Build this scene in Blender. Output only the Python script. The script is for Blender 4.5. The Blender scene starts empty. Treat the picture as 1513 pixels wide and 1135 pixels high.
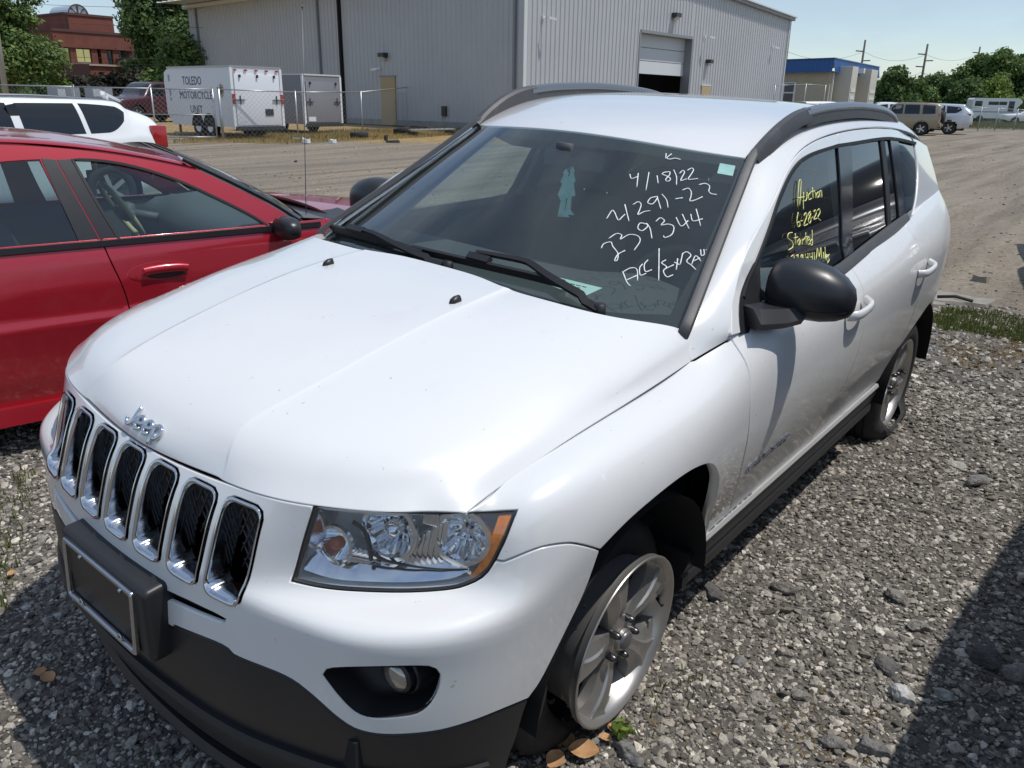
import bpy, bmesh, math, random
import numpy as np
from mathutils import Matrix, Vector
from mathutils.geometry import delaunay_2d_cdt

SC = bpy.context.scene
COL = SC.collection
R = math.radians

# ------------------------------------------------------------------ camera
W_ROLL = np.array([[0.9999993, 7.26e-05, -0.00121], [-0.0, 0.9982033, 0.0599176], [0.0012122, -0.0599176, 0.9982026]])
W_OFF = np.array([0.0, 0.0, 0.0495305])
CAM = np.array([1.5189079, 1.6608999, 1.566051])
CROWS = np.array([[-0.6252007, 0.7803286, 0.0145399], [-0.253379, -0.2205579, 0.9418881], [-0.7381891, -0.585185, -0.3356119]])
FPX = 1175.5711
cam = bpy.data.cameras.new("camera")
cam.sensor_fit = 'HORIZONTAL'
cam.sensor_width = 36.0
cam.lens = FPX / 1513.0 * 36.0
cam.clip_start = 0.05
cam.clip_end = 2000.0
cam_o = bpy.data.objects.new("camera", cam)
COL.objects.link(cam_o)
m = Matrix.Identity(4)
for i in range(3):
    m[i][0] = CROWS[0][i]
    m[i][1] = CROWS[1][i]
    m[i][2] = -CROWS[2][i]
    m[i][3] = CAM[i]
cam_o.matrix_world = m
SC.camera = cam_o

# ------------------------------------------------------------------ sky, sun, exposure
SUN = np.array([-0.19, 0.34, 0.91])
SUN = SUN / np.linalg.norm(SUN)
SC.view_settings.view_transform = 'Standard'
SC.view_settings.look = 'None'
SC.view_settings.gamma = 1.0
SC.view_settings.use_curve_mapping = False
SC.view_settings.exposure = 0.0
world = bpy.data.worlds.new("World")
SC.world = world
world.use_nodes = True
wn = world.node_tree.nodes
wl = world.node_tree.links
wn.clear()
w_out = wn.new('ShaderNodeOutputWorld')
w_bg = wn.new('ShaderNodeBackground')
w_sky = wn.new('ShaderNodeTexSky')
w_sky.sky_type = 'NISHITA'
w_sky.sun_disc = False
w_sky.sun_elevation = math.asin(SUN[2])
w_sky.sun_rotation = math.atan2(SUN[0], SUN[1])
w_sky.altitude = 200.0
w_sky.air_density = 1.0
w_sky.dust_density = 0.5
w_sky.ozone_density = 2.2
w_bg.inputs['Strength'].default_value = 0.14
# thin high cloud, the same all round the sky
w_tc = wn.new('ShaderNodeTexCoord')
w_map = wn.new('ShaderNodeMapping')
w_map.inputs['Scale'].default_value = (1.0, 1.0, 3.2)
w_map.inputs['Rotation'].default_value = (0.0, 0.0, 0.6)
w_n = wn.new('ShaderNodeTexNoise')
w_n.inputs['Scale'].default_value = 1.7
w_n.inputs['Detail'].default_value = 9.0
w_n.inputs['Roughness'].default_value = 0.56
w_n.inputs['Distortion'].default_value = 0.35
w_r = wn.new('ShaderNodeValToRGB')
w_r.color_ramp.elements[0].position = 0.40
w_r.color_ramp.elements[0].color = (0.10, 0.10, 0.10, 1)
w_r.color_ramp.elements[1].position = 0.66
w_r.color_ramp.elements[1].color = (1, 1, 1, 1)
w_mul = wn.new('ShaderNodeMath')
w_mul.operation = 'MULTIPLY'
w_mul.inputs[1].default_value = 0.85
w_mix = wn.new('ShaderNodeMixRGB')
w_mix.inputs['Color2'].default_value = (3.5, 4.25, 5.05, 1)
wl.new(w_tc.outputs['Generated'], w_map.inputs['Vector'])
wl.new(w_map.outputs['Vector'], w_n.inputs['Vector'])
wl.new(w_n.outputs['Fac'], w_r.inputs['Fac'])
wl.new(w_r.outputs['Color'], w_mul.inputs[0])
wl.new(w_mul.outputs[0], w_mix.inputs['Fac'])
wl.new(w_sky.outputs['Color'], w_mix.inputs['Color1'])
wl.new(w_mix.outputs['Color'], w_bg.inputs['Color'])
wl.new(w_bg.outputs['Background'], w_out.inputs['Surface'])

sun = bpy.data.lights.new("sun", 'SUN')
sun.energy = 3.3
sun.angle = R(0.53)
sun.color = (1.0, 0.965, 0.91)
sun_o = bpy.data.objects.new("sun", sun)
COL.objects.link(sun_o)
sun_o.rotation_euler = Vector(SUN.tolist()).to_track_quat('Z', 'Y').to_euler()

random.seed(11)
RNG = np.random.default_rng(5)


# ------------------------------------------------------------------ materials
MATS = {}


def mat(name, col, rough=0.5, metal=0.0, coat=0.0, spec=0.5, var=None, var_scale=6.0, bump=0.0, bump_scale=80.0,
        dirt=None, emit=None, coords='Object', coat_rough=0.04, spots=None):
    """Principled material; var = second colour mixed by noise, dirt = (colour, scale, amount) speckled grime."""
    if name in MATS:
        return MATS[name]
    m = bpy.data.materials.new(name)
    m.use_nodes = True
    n, l = m.node_tree.nodes, m.node_tree.links
    b = n['Principled BSDF']
    b.inputs['Base Color'].default_value = (*col, 1)
    b.inputs['Roughness'].default_value = rough
    b.inputs['Metallic'].default_value = metal
    b.inputs['Coat Weight'].default_value = coat
    b.inputs['Coat Roughness'].default_value = coat_rough
    b.inputs['Specular IOR Level'].default_value = spec
    tc = n.new('ShaderNodeTexCoord')
    cur = None
    if var is not None:
        t = n.new('ShaderNodeTexNoise')
        t.inputs['Scale'].default_value = var_scale
        t.inputs['Detail'].default_value = 6
        t.inputs['Roughness'].default_value = 0.62
        l.new(tc.outputs[coords], t.inputs['Vector'])
        r = n.new('ShaderNodeValToRGB')
        r.color_ramp.elements[0].position = 0.36
        r.color_ramp.elements[1].position = 0.66
        r.color_ramp.elements[0].color = (*col, 1)
        r.color_ramp.elements[1].color = (*var, 1)
        l.new(t.outputs['Fac'], r.inputs['Fac'])
        cur = r.outputs['Color']
    if dirt is not None:
        dc, ds, da = dirt
        t = n.new('ShaderNodeTexNoise')
        t.inputs['Scale'].default_value = ds
        t.inputs['Detail'].default_value = 8
        t.inputs['Roughness'].default_value = 0.72
        l.new(tc.outputs[coords], t.inputs['Vector'])
        r = n.new('ShaderNodeValToRGB')
        r.color_ramp.elements[0].position = 0.55
        r.color_ramp.elements[1].position = 0.8
        r.color_ramp.elements[0].color = (0, 0, 0, 1)
        r.color_ramp.elements[1].color = (da, da, da, 1)
        l.new(t.outputs['Fac'], r.inputs['Fac'])
        mx = n.new('ShaderNodeMixRGB')
        l.new(r.outputs['Color'], mx.inputs['Fac'])
        if cur is not None:
            l.new(cur, mx.inputs['Color1'])
        else:
            mx.inputs['Color1'].default_value = (*col, 1)
        mx.inputs['Color2'].default_value = (*dc, 1)
        cur = mx.outputs['Color']
    if cur is not None:
        l.new(cur, b.inputs['Base Color'])
    if spots is not None:
        t = n.new('ShaderNodeTexNoise')
        t.inputs['Scale'].default_value = spots[1]
        t.inputs['Detail'].default_value = 2.5
        l.new(tc.outputs[coords], t.inputs['Vector'])
        r = n.new('ShaderNodeValToRGB')
        r.color_ramp.elements[0].position = spots[2]
        r.color_ramp.elements[1].position = spots[2] + .02
        r.color_ramp.elements[0].color = (0, 0, 0, 1)
        r.color_ramp.elements[1].color = (.75, .75, .75, 1)
        l.new(t.outputs['Fac'], r.inputs['Fac'])
        mx = n.new('ShaderNodeMixRGB')
        l.new(r.outputs['Color'], mx.inputs['Fac'])
        if cur is not None:
            l.new(cur, mx.inputs['Color1'])
        else:
            mx.inputs['Color1'].default_value = (*col, 1)
        mx.inputs['Color2'].default_value = (*spots[0], 1)
        l.new(mx.outputs['Color'], b.inputs['Base Color'])
    if bump > 0:
        t = n.new('ShaderNodeTexNoise')
        t.inputs['Scale'].default_value = bump_scale
        t.inputs['Detail'].default_value = 5
        l.new(tc.outputs[coords], t.inputs['Vector'])
        bp = n.new('ShaderNodeBump')
        bp.inputs['Strength'].default_value = bump
        bp.inputs['Distance'].default_value = 0.01
        l.new(t.outputs['Fac'], bp.inputs['Height'])
        l.new(bp.outputs['Normal'], b.inputs['Normal'])
    if emit is not None:
        b.inputs['Emission Color'].default_value = (*emit[:3], 1)
        b.inputs['Emission Strength'].default_value = emit[3]
    MATS[name] = m
    return m


def glass(name, tint, ior=1.5, rough=0.0, refl=1.85, haze=None):
    """Thin sheet of glass: tinted see-through plus a Fresnel mirror; haze = (colour, amount) of an uneven diffuse film."""
    if name in MATS:
        return MATS[name]
    m = bpy.data.materials.new(name)
    m.use_nodes = True
    n, l = m.node_tree.nodes, m.node_tree.links
    n.clear()
    o = n.new('ShaderNodeOutputMaterial')
    tr = n.new('ShaderNodeBsdfTransparent')
    tr.inputs['Color'].default_value = (*tint, 1)
    gl = n.new('ShaderNodeBsdfGlossy')
    gl.inputs['Roughness'].default_value = rough
    fr = n.new('ShaderNodeFresnel')
    # a thin pane mirrors the same from both of its sides
    ge = n.new('ShaderNodeNewGeometry')
    io = n.new('ShaderNodeMapRange')
    io.inputs['To Min'].default_value = ior
    io.inputs['To Max'].default_value = 1.0 / ior
    l.new(ge.outputs['Backfacing'], io.inputs['Value'])
    l.new(io.outputs['Result'], fr.inputs['IOR'])
    mu = n.new('ShaderNodeMath')
    mu.operation = 'MULTIPLY'
    mu.use_clamp = True
    mu.inputs[1].default_value = refl
    mx = n.new('ShaderNodeMixShader')
    l.new(fr.outputs[0], mu.inputs[0])
    l.new(mu.outputs[0], mx.inputs['Fac'])
    base = tr.outputs[0]
    if haze is not None:
        df = n.new('ShaderNodeBsdfDiffuse')
        df.inputs['Color'].default_value = (*haze[0], 1)
        tc = n.new('ShaderNodeTexCoord')
        t = n.new('ShaderNodeTexNoise')
        t.inputs['Scale'].default_value = 3.0
        t.inputs['Detail'].default_value = 8
        l.new(tc.outputs['Object'], t.inputs['Vector'])
        k = n.new('ShaderNodeMath')
        k.operation = 'MULTIPLY'
        k.inputs[1].default_value = haze[1] * 2
        l.new(t.outputs['Fac'], k.inputs[0])
        m2 = n.new('ShaderNodeMixShader')
        l.new(k.outputs[0], m2.inputs['Fac'])
        l.new(tr.outputs[0], m2.inputs[1])
        l.new(df.outputs[0], m2.inputs[2])
        base = m2.outputs[0]
    l.new(base, mx.inputs[1])
    l.new(gl.outputs[0], mx.inputs[2])
    l.new(mx.outputs[0], o.inputs['Surface'])
    MATS[name] = m
    return m


# ------------------------------------------------------------------ objects
def tag(o, label=None, cat=None, group=None, kind=None):
    if label: o['label'] = label
    if cat: o['category'] = cat
    if group: o['group'] = group
    if kind: o['kind'] = kind
    return o


def empty(name, loc=(0, 0, 0), rz=0.0, label=None, cat=None, group=None):
    o = bpy.data.objects.new(name, None)
    COL.objects.link(o)
    o.location = loc
    o.rotation_euler = (0, 0, rz)
    o.empty_display_size = 0.2
    return tag(o, label, cat, group)


def link(name, me, parent=None, label=None):
    o = bpy.data.objects.new(name, me)
    COL.objects.link(o)
    if parent is not None:
        o.parent = parent
    if label: o['label'] = label
    return o


def mesh(name, verts, faces, material, parent=None, smooth=False, normals=None, label=None):
    me = bpy.data.meshes.new(name)
    me.from_pydata([tuple(map(float, v)) for v in verts], [], [tuple(map(int, f)) for f in faces])
    if material is not None:
        me.materials.append(material)
    if smooth:
        me.polygons.foreach_set('use_smooth', [True] * len(me.polygons))
    me.update()
    if normals is not None:
        me.normals_split_custom_set_from_vertices([tuple(map(float, v)) for v in normals])
    return link(name, me, parent, label)


def bm_obj(name, bm, material, parent=None, smooth=False, label=None):
    me = bpy.data.meshes.new(name)
    bm.to_mesh(me)
    bm.free()
    if material is not None:
        me.materials.append(material)
    if smooth:
        me.polygons.foreach_set('use_smooth', [True] * len(me.polygons))
        if hasattr(me, 'set_sharp_from_angle'):
            me.set_sharp_from_angle(angle=R(40))
    return link(name, me, parent, label)


class MB:
    """Collects simple shapes into one mesh."""
    def __init__(self):
        self.v, self.f = [], []

    def add(self, v, f):
        k = len(self.v)
        self.v += [tuple(map(float, p)) for p in v]
        self.f += [tuple(int(i) + k for i in q) for q in f]
        return self

    def box(self, c, s, M=None):
        c = np.array(c, float); s = np.array(s, float) / 2
        P = np.array([[x, y, z] for x in (-1, 1) for y in (-1, 1) for z in (-1, 1)]) * s
        if M is not None: P = P @ np.array(M).T
        return self.add(P + c, [(0, 1, 3, 2), (4, 6, 7, 5), (0, 4, 5, 1), (2, 3, 7, 6), (0, 2, 6, 4), (1, 5, 7, 3)])

    def bar(self, a, b, w, h, up=(0, 0, 1)):
        a, b = np.array(a, float), np.array(b, float)
        d = b - a; L = np.linalg.norm(d); d /= L
        u = np.array(up, float)
        if abs(np.dot(u, d)) > 0.97: u = np.array([1., 0, 0])
        s = np.cross(d, u); s /= np.linalg.norm(s); u = np.cross(s, d)
        return self.box((a + b) / 2, (L, w, h), np.array([d, s, u]).T)

    def tube(self, pts, r, n=8, cap=True):
        v, f = tube_geo(pts, r, n, cap)
        return self.add(v, f)

    def build(self, name, material, parent=None, smooth=False, bevel=0.0, label=None):
        if bevel > 0:
            bm = bmesh.new()
            vs = [bm.verts.new(p) for p in self.v]
            for q in self.f:
                try: bm.faces.new([vs[i] for i in q])
                except ValueError: pass
            bmesh.ops.recalc_face_normals(bm, faces=bm.faces)
            bmesh.ops.bevel(bm, geom=list(bm.edges), offset=bevel, segments=2, affect='EDGES', profile=0.6, clamp_overlap=True)
            return bm_obj(name, bm, material, parent, True, label)
        return mesh(name, self.v, self.f, material, parent, smooth, label=label)


def frames(P):
    P = np.array(P, float)
    T = np.gradient(P, axis=0)
    T /= np.linalg.norm(T, axis=1)[:, None] + 1e-12
    u = np.array([0, 0, 1.0]) if abs(T[0][2]) < 0.9 else np.array([1.0, 0, 0])
    U = []
    for t in T:
        u = u - t * np.dot(u, t)
        u = u / (np.linalg.norm(u) + 1e-12)
        U.append(u.copy())
    U = np.array(U)
    return P, T, U, np.cross(T, U)


def tube_geo(pts, r, n=8, cap=True, flat=1.0):
    P, T, U, V = frames(pts)
    rr = np.broadcast_to(np.asarray(r, float), (len(P),))
    th = np.linspace(0, 2 * np.pi, n, endpoint=False)
    v = [P[i] + rr[i] * (np.cos(a) * U[i] * flat + np.sin(a) * V[i]) for i in range(len(P)) for a in th]
    f = [(i * n + j, i * n + (j + 1) % n, (i + 1) * n + (j + 1) % n, (i + 1) * n + j) for i in range(len(P) - 1) for j in range(n)]
    if cap:
        f += [tuple(range(n - 1, -1, -1)), tuple((len(P) - 1) * n + j for j in range(n))]
    return v, f


def loft(rings, closed=True, caps=True):
    """Rings of equal length to one skin."""
    n = len(rings[0])
    v = [p for r in rings for p in r]
    f = []
    m = n if closed else n - 1
    for i in range(len(rings) - 1):
        for j in range(m):
            k = (j + 1) % n
            f.append((i * n + j, i * n + k, (i + 1) * n + k, (i + 1) * n + j))
    if caps and closed:
        f += [tuple(range(n - 1, -1, -1)), tuple((len(rings) - 1) * n + j for j in range(n))]
    return v, f


def lathe(prof, n=48, axis='y', close=False):
    """prof: (radius, height) pairs round an axis."""
    v, f = [], []
    th = np.linspace(0, 2 * np.pi, n, endpoint=False)
    for r, h in prof:
        for a in th:
            c, s = r * np.cos(a), r * np.sin(a)
            v.append((c, h, s) if axis == 'y' else ((c, s, h) if axis == 'z' else (h, c, s)))
    m = len(prof)
    for i in range(m if close else m - 1):
        for j in range(n):
            k = (j + 1) % n
            i2 = (i + 1) % m
            f.append((i * n + j, i * n + k, i2 * n + k, i2 * n + j))
    return v, f


def crv(pts, n=8):
    """Catmull-Rom through the points."""
    P = np.array(pts, float)
    if len(P) < 3:
        return np.array([P[0] + (P[-1] - P[0]) * t for t in np.linspace(0, 1, n + 1)])
    Q = np.vstack([2 * P[0] - P[1], P, 2 * P[-1] - P[-2]])
    out = []
    for i in range(1, len(Q) - 2):
        p0, p1, p2, p3 = Q[i - 1:i + 3]
        for t in np.linspace(0, 1, n, endpoint=False):
            out.append(0.5 * (2 * p1 + (p2 - p0) * t + (2 * p0 - 5 * p1 + 4 * p2 - p3) * t * t + (3 * p1 - p0 - 3 * p2 + p3) * t ** 3))
    out.append(P[-1])
    return np.array(out)


def rrect(w, h, r, n=5, c=(0, 0)):
    """Rounded rectangle, counter-clockwise."""
    out = []
    for cx, cy, a0 in ((w / 2 - r, h / 2 - r, 0), (-w / 2 + r, h / 2 - r, 90), (-w / 2 + r, -h / 2 + r, 180), (w / 2 - r, -h / 2 + r, 270)):
        for k in range(n + 1):
            a = R(a0 + 90 * k / n)
            out.append((c[0] + cx + r * math.cos(a), c[1] + cy + r * math.sin(a)))
    return np.array(out)


# ------------------------------------------------------------------ smooth surfaces
class Spline:
    """Cubic B-spline sheet fitted through a grid of points; a runs over rows of the grid, b over columns."""
    def __init__(self, G, sgn=1, iters=4):
        Q = np.array(G, float)
        self.n, self.m = Q.shape[:2]
        self.sgn = sgn
        C = Q.copy()
        aa, bb = np.meshgrid(np.arange(self.n), np.arange(self.m), indexing='ij')
        for _ in range(iters):
            self.C = self._pad(C)
            C = C + 0.8 * (Q - self.ev(aa.ravel(), bb.ravel()).reshape(Q.shape))
        self.C = self._pad(C)
        self.a0 = 0.0

    @staticmethod
    def _pad(C):
        C = np.concatenate([2 * C[:1] - C[1:2], C, 2 * C[-1:] - C[-2:-1]], 0)
        return np.concatenate([2 * C[:, :1] - C[:, 1:2], C, 2 * C[:, -1:] - C[:, -2:-1]], 1)

    @staticmethod
    def _w(t):
        return np.stack([(1 - t) ** 3 / 6, (3 * t ** 3 - 6 * t ** 2 + 4) / 6, (-3 * t ** 3 + 3 * t ** 2 + 3 * t + 1) / 6, t ** 3 / 6], -1)

    def ev(self, a, b):
        a = np.clip(np.asarray(a, float), 0, self.n - 1); b = np.clip(np.asarray(b, float), 0, self.m - 1)
        i = np.minimum(a.astype(int), self.n - 2); j = np.minimum(b.astype(int), self.m - 2)
        wa, wb = self._w(a - i), self._w(b - j)
        out = np.zeros(a.shape + (3,))
        for p in range(4):
            for q in range(4):
                out += (wa[..., p] * wb[..., q])[..., None] * self.C[i + p, j + q]
        return out

    def dom(self):
        return 0, self.n - 1, 0, self.m - 1


class Field:
    """Sheet given by a function (a, b) -> xyz."""
    def __init__(self, fn, dom, sgn=1):
        self.fn, self._d, self.sgn = fn, dom, sgn

    def ev(self, a, b):
        return self.fn(np.asarray(a, float), np.asarray(b, float))

    def dom(self):
        return self._d


def derivs(S, a, b):
    a0, a1, b0, b1 = S.dom()
    a, b = np.clip(a, a0, a1), np.clip(b, b0, b1)
    ha, hb = (a1 - a0) * 1e-4, (b1 - b0) * 1e-4
    al, ah = np.clip(a - ha, a0, a1), np.clip(a + ha, a0, a1)
    bl, bh = np.clip(b - hb, b0, b1), np.clip(b + hb, b0, b1)
    Pa = (S.ev(ah, b) - S.ev(al, b)) / (ah - al)[..., None]
    Pb = (S.ev(a, bh) - S.ev(a, bl)) / (bh - bl)[..., None]
    N = np.cross(Pa, Pb)
    N /= np.linalg.norm(N, axis=-1)[..., None] + 1e-15
    return Pa, Pb, N


class Off:
    """A sheet moved along its outward normal."""
    def __init__(self, S, d):
        self.S, self.d, self.sgn = S, d, S.sgn

    def ev(self, a, b):
        a, b = np.asarray(a, float), np.asarray(b, float)
        return self.S.ev(a, b) + self.d * self.sgn * derivs(self.S, a, b)[2]

    def dom(self):
        return self.S.dom()


def invert(S, target, proj, grid=(70, 50), face=None):
    """Parameters where proj(S(a, b)) meets each 2-D target."""
    T = np.array(target, float).reshape(-1, 2)
    a0, a1, b0, b1 = S.dom()
    A, B = np.meshgrid(np.linspace(a0, a1, grid[0]), np.linspace(b0, b1, grid[1]), indexing='ij')
    A, B = A.ravel(), B.ravel()
    X = S.ev(A, B)
    Q = proj(X)
    pen = np.zeros(len(A))
    if face is not None:
        N = derivs(S, A, B)[2] * S.sgn
        pen = np.where(face(X, N) > 0.02, 0, 1e12)
    i = np.argmin(((T[:, None, :] - Q[None]) ** 2).sum(-1) + pen[None], axis=1)
    a, b = A[i].copy(), B[i].copy()
    ha, hb = (a1 - a0) * 1e-5, (b1 - b0) * 1e-5
    for _ in range(25):
        r = proj(S.ev(a, b)) - T
        ja = (proj(S.ev(np.clip(a + ha, a0, a1), b)) - proj(S.ev(np.clip(a - ha, a0, a1), b))) / (np.clip(a + ha, a0, a1) - np.clip(a - ha, a0, a1))[:, None]
        jb = (proj(S.ev(a, np.clip(b + hb, b0, b1))) - proj(S.ev(a, np.clip(b - hb, b0, b1)))) / (np.clip(b + hb, b0, b1) - np.clip(b - hb, b0, b1))[:, None]
        det = ja[:, 0] * jb[:, 1] - ja[:, 1] * jb[:, 0]
        det = np.where(np.abs(det) < 1e-9, 1e-9, det)
        da = -(r[:, 0] * jb[:, 1] - r[:, 1] * jb[:, 0]) / det
        db = -(ja[:, 0] * r[:, 1] - ja[:, 1] * r[:, 0]) / det
        lim_a, lim_b = (a1 - a0) * 0.05, (b1 - b0) * 0.08
        a = np.clip(a + np.clip(da, -lim_a, lim_a), a0, a1)
        b = np.clip(b + np.clip(db, -lim_b, lim_b), b0, b1)
    return np.stack([a, b], -1)


# the suv's own frame seen from the camera, to set its panel lines on its skin
C_CAR = W_ROLL.T @ (CAM - W_OFF)
R_CAR = CROWS @ W_ROLL


def see(X, C=None, M=None):
    C = C_CAR if C is None else C
    M = R_CAR if M is None else M
    q = (np.asarray(X) - C) @ M.T
    return np.stack([756.5 + FPX * q[..., 0] / q[..., 2], 567.5 - FPX * q[..., 1] / q[..., 2]], -1)


def on(S, pts, C=None, M=None):
    C0 = C_CAR if C is None else C
    return invert(S, pts, lambda X: see(X, C, M), face=lambda X, N: ((C0 - X) * N).sum(-1) / np.linalg.norm(C0 - X, axis=-1))


def on_xz(S, pts):
    return invert(S, pts, lambda X: X[..., [0, 2]])


def on_xy(S, pts):
    return invert(S, pts, lambda X: X[..., [0, 1]])


def on_yz(S, pts):
    return invert(S, pts, lambda X: X[..., [1, 2]])


def inside(poly, P):
    x, y = P[:, 0], P[:, 1]
    c = np.zeros(len(P), bool)
    j = len(poly) - 1
    for i in range(len(poly)):
        xi, yi = poly[i]; xj, yj = poly[j]
        k = ((yi > y) != (yj > y)) & (x < (xj - xi) * (y - yi) / (yj - yi + 1e-300) + xi)
        c ^= k
        j = i
    return c


def seg_dist(poly, P):
    A, B = poly, np.roll(poly, -1, 0)
    d = np.full(len(P), 1e9)
    for a, b in zip(A, B):
        ab = b - a
        t = np.clip(((P - a) @ ab) / (ab @ ab + 1e-18), 0, 1)
        d = np.minimum(d, np.hypot(*(P - (a + t[:, None] * ab)).T))
    return d


def resample(S, loop, h):
    L = np.array(loop, float)
    keep = [0]
    for i in range(1, len(L)):
        if np.abs(L[i] - L[keep[-1]]).max() > 1e-7: keep.append(i)
    L = L[keep]
    if np.abs(L[0] - L[-1]).max() < 1e-7: L = L[:-1]
    X = S.ev(L[:, 0], L[:, 1])
    n = len(L)
    d1 = X - np.roll(X, 1, 0); d2 = np.roll(X, -1, 0) - X
    cs = (d1 * d2).sum(1) / (np.linalg.norm(d1, axis=1) * np.linalg.norm(d2, axis=1) + 1e-15)
    corner = np.where(cs < math.cos(R(28)))[0]
    if len(corner) == 0: corner = np.array([0])
    out = []
    for k in range(len(corner)):
        i0, i1 = corner[k], corner[(k + 1) % len(corner)]
        if i1 <= i0: i1 += n
        idx = np.arange(i0, i1 + 1) % n
        seg, sx = L[idx], X[idx]
        cl = np.concatenate([[0], np.cumsum(np.linalg.norm(np.diff(sx, axis=0), axis=1))])
        m = max(1, int(round(cl[-1] / h)))
        t = np.linspace(0, cl[-1], m, endpoint=False)
        out.append(np.stack([np.interp(t, cl, seg[:, 0]), np.interp(t, cl, seg[:, 1])], -1))
    return np.concatenate(out)


def panel(name, S, loops, material, parent=None, h=0.03, hb=None, flange=0.014, gap=0.0022, bev=0.0025, mirror=False, label=None, hole_flange=None):
    """A sheet-metal panel: part of S inside loops[0] and outside the other loops, edges turned in."""
    hb = hb or h * 0.55
    rings = []
    L0 = np.array(loops[0], float)
    pa, pb, _ = derivs(S, L0[:, 0], L0[:, 1])
    la, lb = np.linalg.norm(pa, axis=1).mean(), np.linalg.norm(pb, axis=1).mean()
    sc = np.array([la, lb])
    data = []
    for li, loop in enumerate(loops):
        L = resample(S, loop, hb)
        area = 0.5 * np.sum(L[:, 0] * np.roll(L[:, 1], -1) - L[:, 1] * np.roll(L[:, 0], -1))
        if (area > 0) != (li == 0): L = L[::-1]
        X = S.ev(L[:, 0], L[:, 1])
        Pa, Pb, N = derivs(S, L[:, 0], L[:, 1])
        e1 = X - np.roll(X, 1, 0); e2 = np.roll(X, -1, 0) - X
        e1 /= np.linalg.norm(e1, axis=1)[:, None] + 1e-12; e2 /= np.linalg.norm(e2, axis=1)[:, None] + 1e-12
        t = e1 + e2
        t /= np.linalg.norm(t, axis=1)[:, None] + 1e-12
        mit = 1.0 / np.clip((t * e1).sum(1), 0.6, 1)
        ins = np.cross(N, t) * mit[:, None]
        g = gap + bev
        # step in the sheet's own parameters
        w = ins * g
        aa, ab_, bb = (Pa * Pa).sum(1), (Pa * Pb).sum(1), (Pb * Pb).sum(1)
        ra, rb = (Pa * w).sum(1), (Pb * w).sum(1)
        det = aa * bb - ab_ ** 2 + 1e-18
        dl = np.stack([(ra * bb - rb * ab_) / det, (rb * aa - ra * ab_) / det], -1)
        data.append((L, L + dl, X, N * S.sgn, ins))
    ring0 = [d[1] for d in data]
    lo, hi = ring0[0].min(0), ring0[0].max(0)
    ga = np.arange(lo[0], hi[0], h / la); gb = np.arange(lo[1], hi[1], h / lb)
    P = np.stack(np.meshgrid(ga, gb, indexing='ij'), -1).reshape(-1, 2)
    ok = inside(ring0[0], P)
    for r in ring0[1:]: ok &= ~inside(r, P)
    P = P[ok]
    for r in ring0: 
        if len(P): P = P[seg_dist(r * sc, P * sc) > 0.5 * h]
    pts = list(map(tuple, np.concatenate([r * sc for r in ring0] + [P * sc])))
    edges, k = [], 0
    for r in ring0:
        edges += [(k + i, k + (i + 1) % len(r)) for i in range(len(r))]
        k += len(r)
    res = delaunay_2d_cdt([Vector(p) for p in pts], edges, [], 0, 1e-7)
    V2 = np.array([tuple(v) for v in res[0]])
    F = [tuple(f) for f in res[2]]
    cen = np.array([V2[list(f)].mean(0) for f in F])
    ok = inside(ring0[0] * sc, cen)
    for r in ring0[1:]: ok &= ~inside(r * sc, cen)
    F = [f for f, o in zip(F, ok) if o]
    # original index -> output index
    omap = {}
    for i, orig in enumerate(res[3]):
        for q in orig: omap[q] = i
    ab = V2 / sc
    top = S.ev(ab[:, 0], ab[:, 1])
    nrm = derivs(S, ab[:, 0], ab[:, 1])[2] * S.sgn
    verts, norms = list(top), list(nrm)
    if S.sgn < 0: F = [f[::-1] for f in F]
    k = 0
    for li, (L, L2, X, N, ins) in enumerate(data):
        n = len(L)
        r0 = [omap[k + i] for i in range(n)]
        k += n
        b1 = len(verts)
        fl = flange if (li == 0 or hole_flange is None) else hole_flange
        verts += list(X + ins * gap - N * bev)
        norms += list((N - ins) / (np.linalg.norm(N - ins, axis=1)[:, None] + 1e-12))
        if fl > 0:
            verts += list(X + ins * gap - N * fl)
            norms += list(-ins / (np.linalg.norm(ins, axis=1)[:, None] + 1e-12))
        for i in range(n):
            j = (i + 1) % n
            q = (r0[j], r0[i], b1 + i, b1 + j)
            F.append(q if S.sgn > 0 else q[::-1])
            if fl > 0:
                q = (b1 + j, b1 + i, b1 + n + i, b1 + n + j)
                F.append(q if S.sgn > 0 else q[::-1])
    verts, norms = np.array(verts), np.array(norms)
    F = [f for f in F if len(set(f)) == len(f)]
    out = mesh(name, verts, F, material, parent, True, norms, label)
    if not mirror: return out
    fl = np.array([1, -1, 1])
    o2 = mesh(name, verts * fl, [f[::-1] for f in F], material, parent, True, norms * fl, label)
    return out, o2


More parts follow.
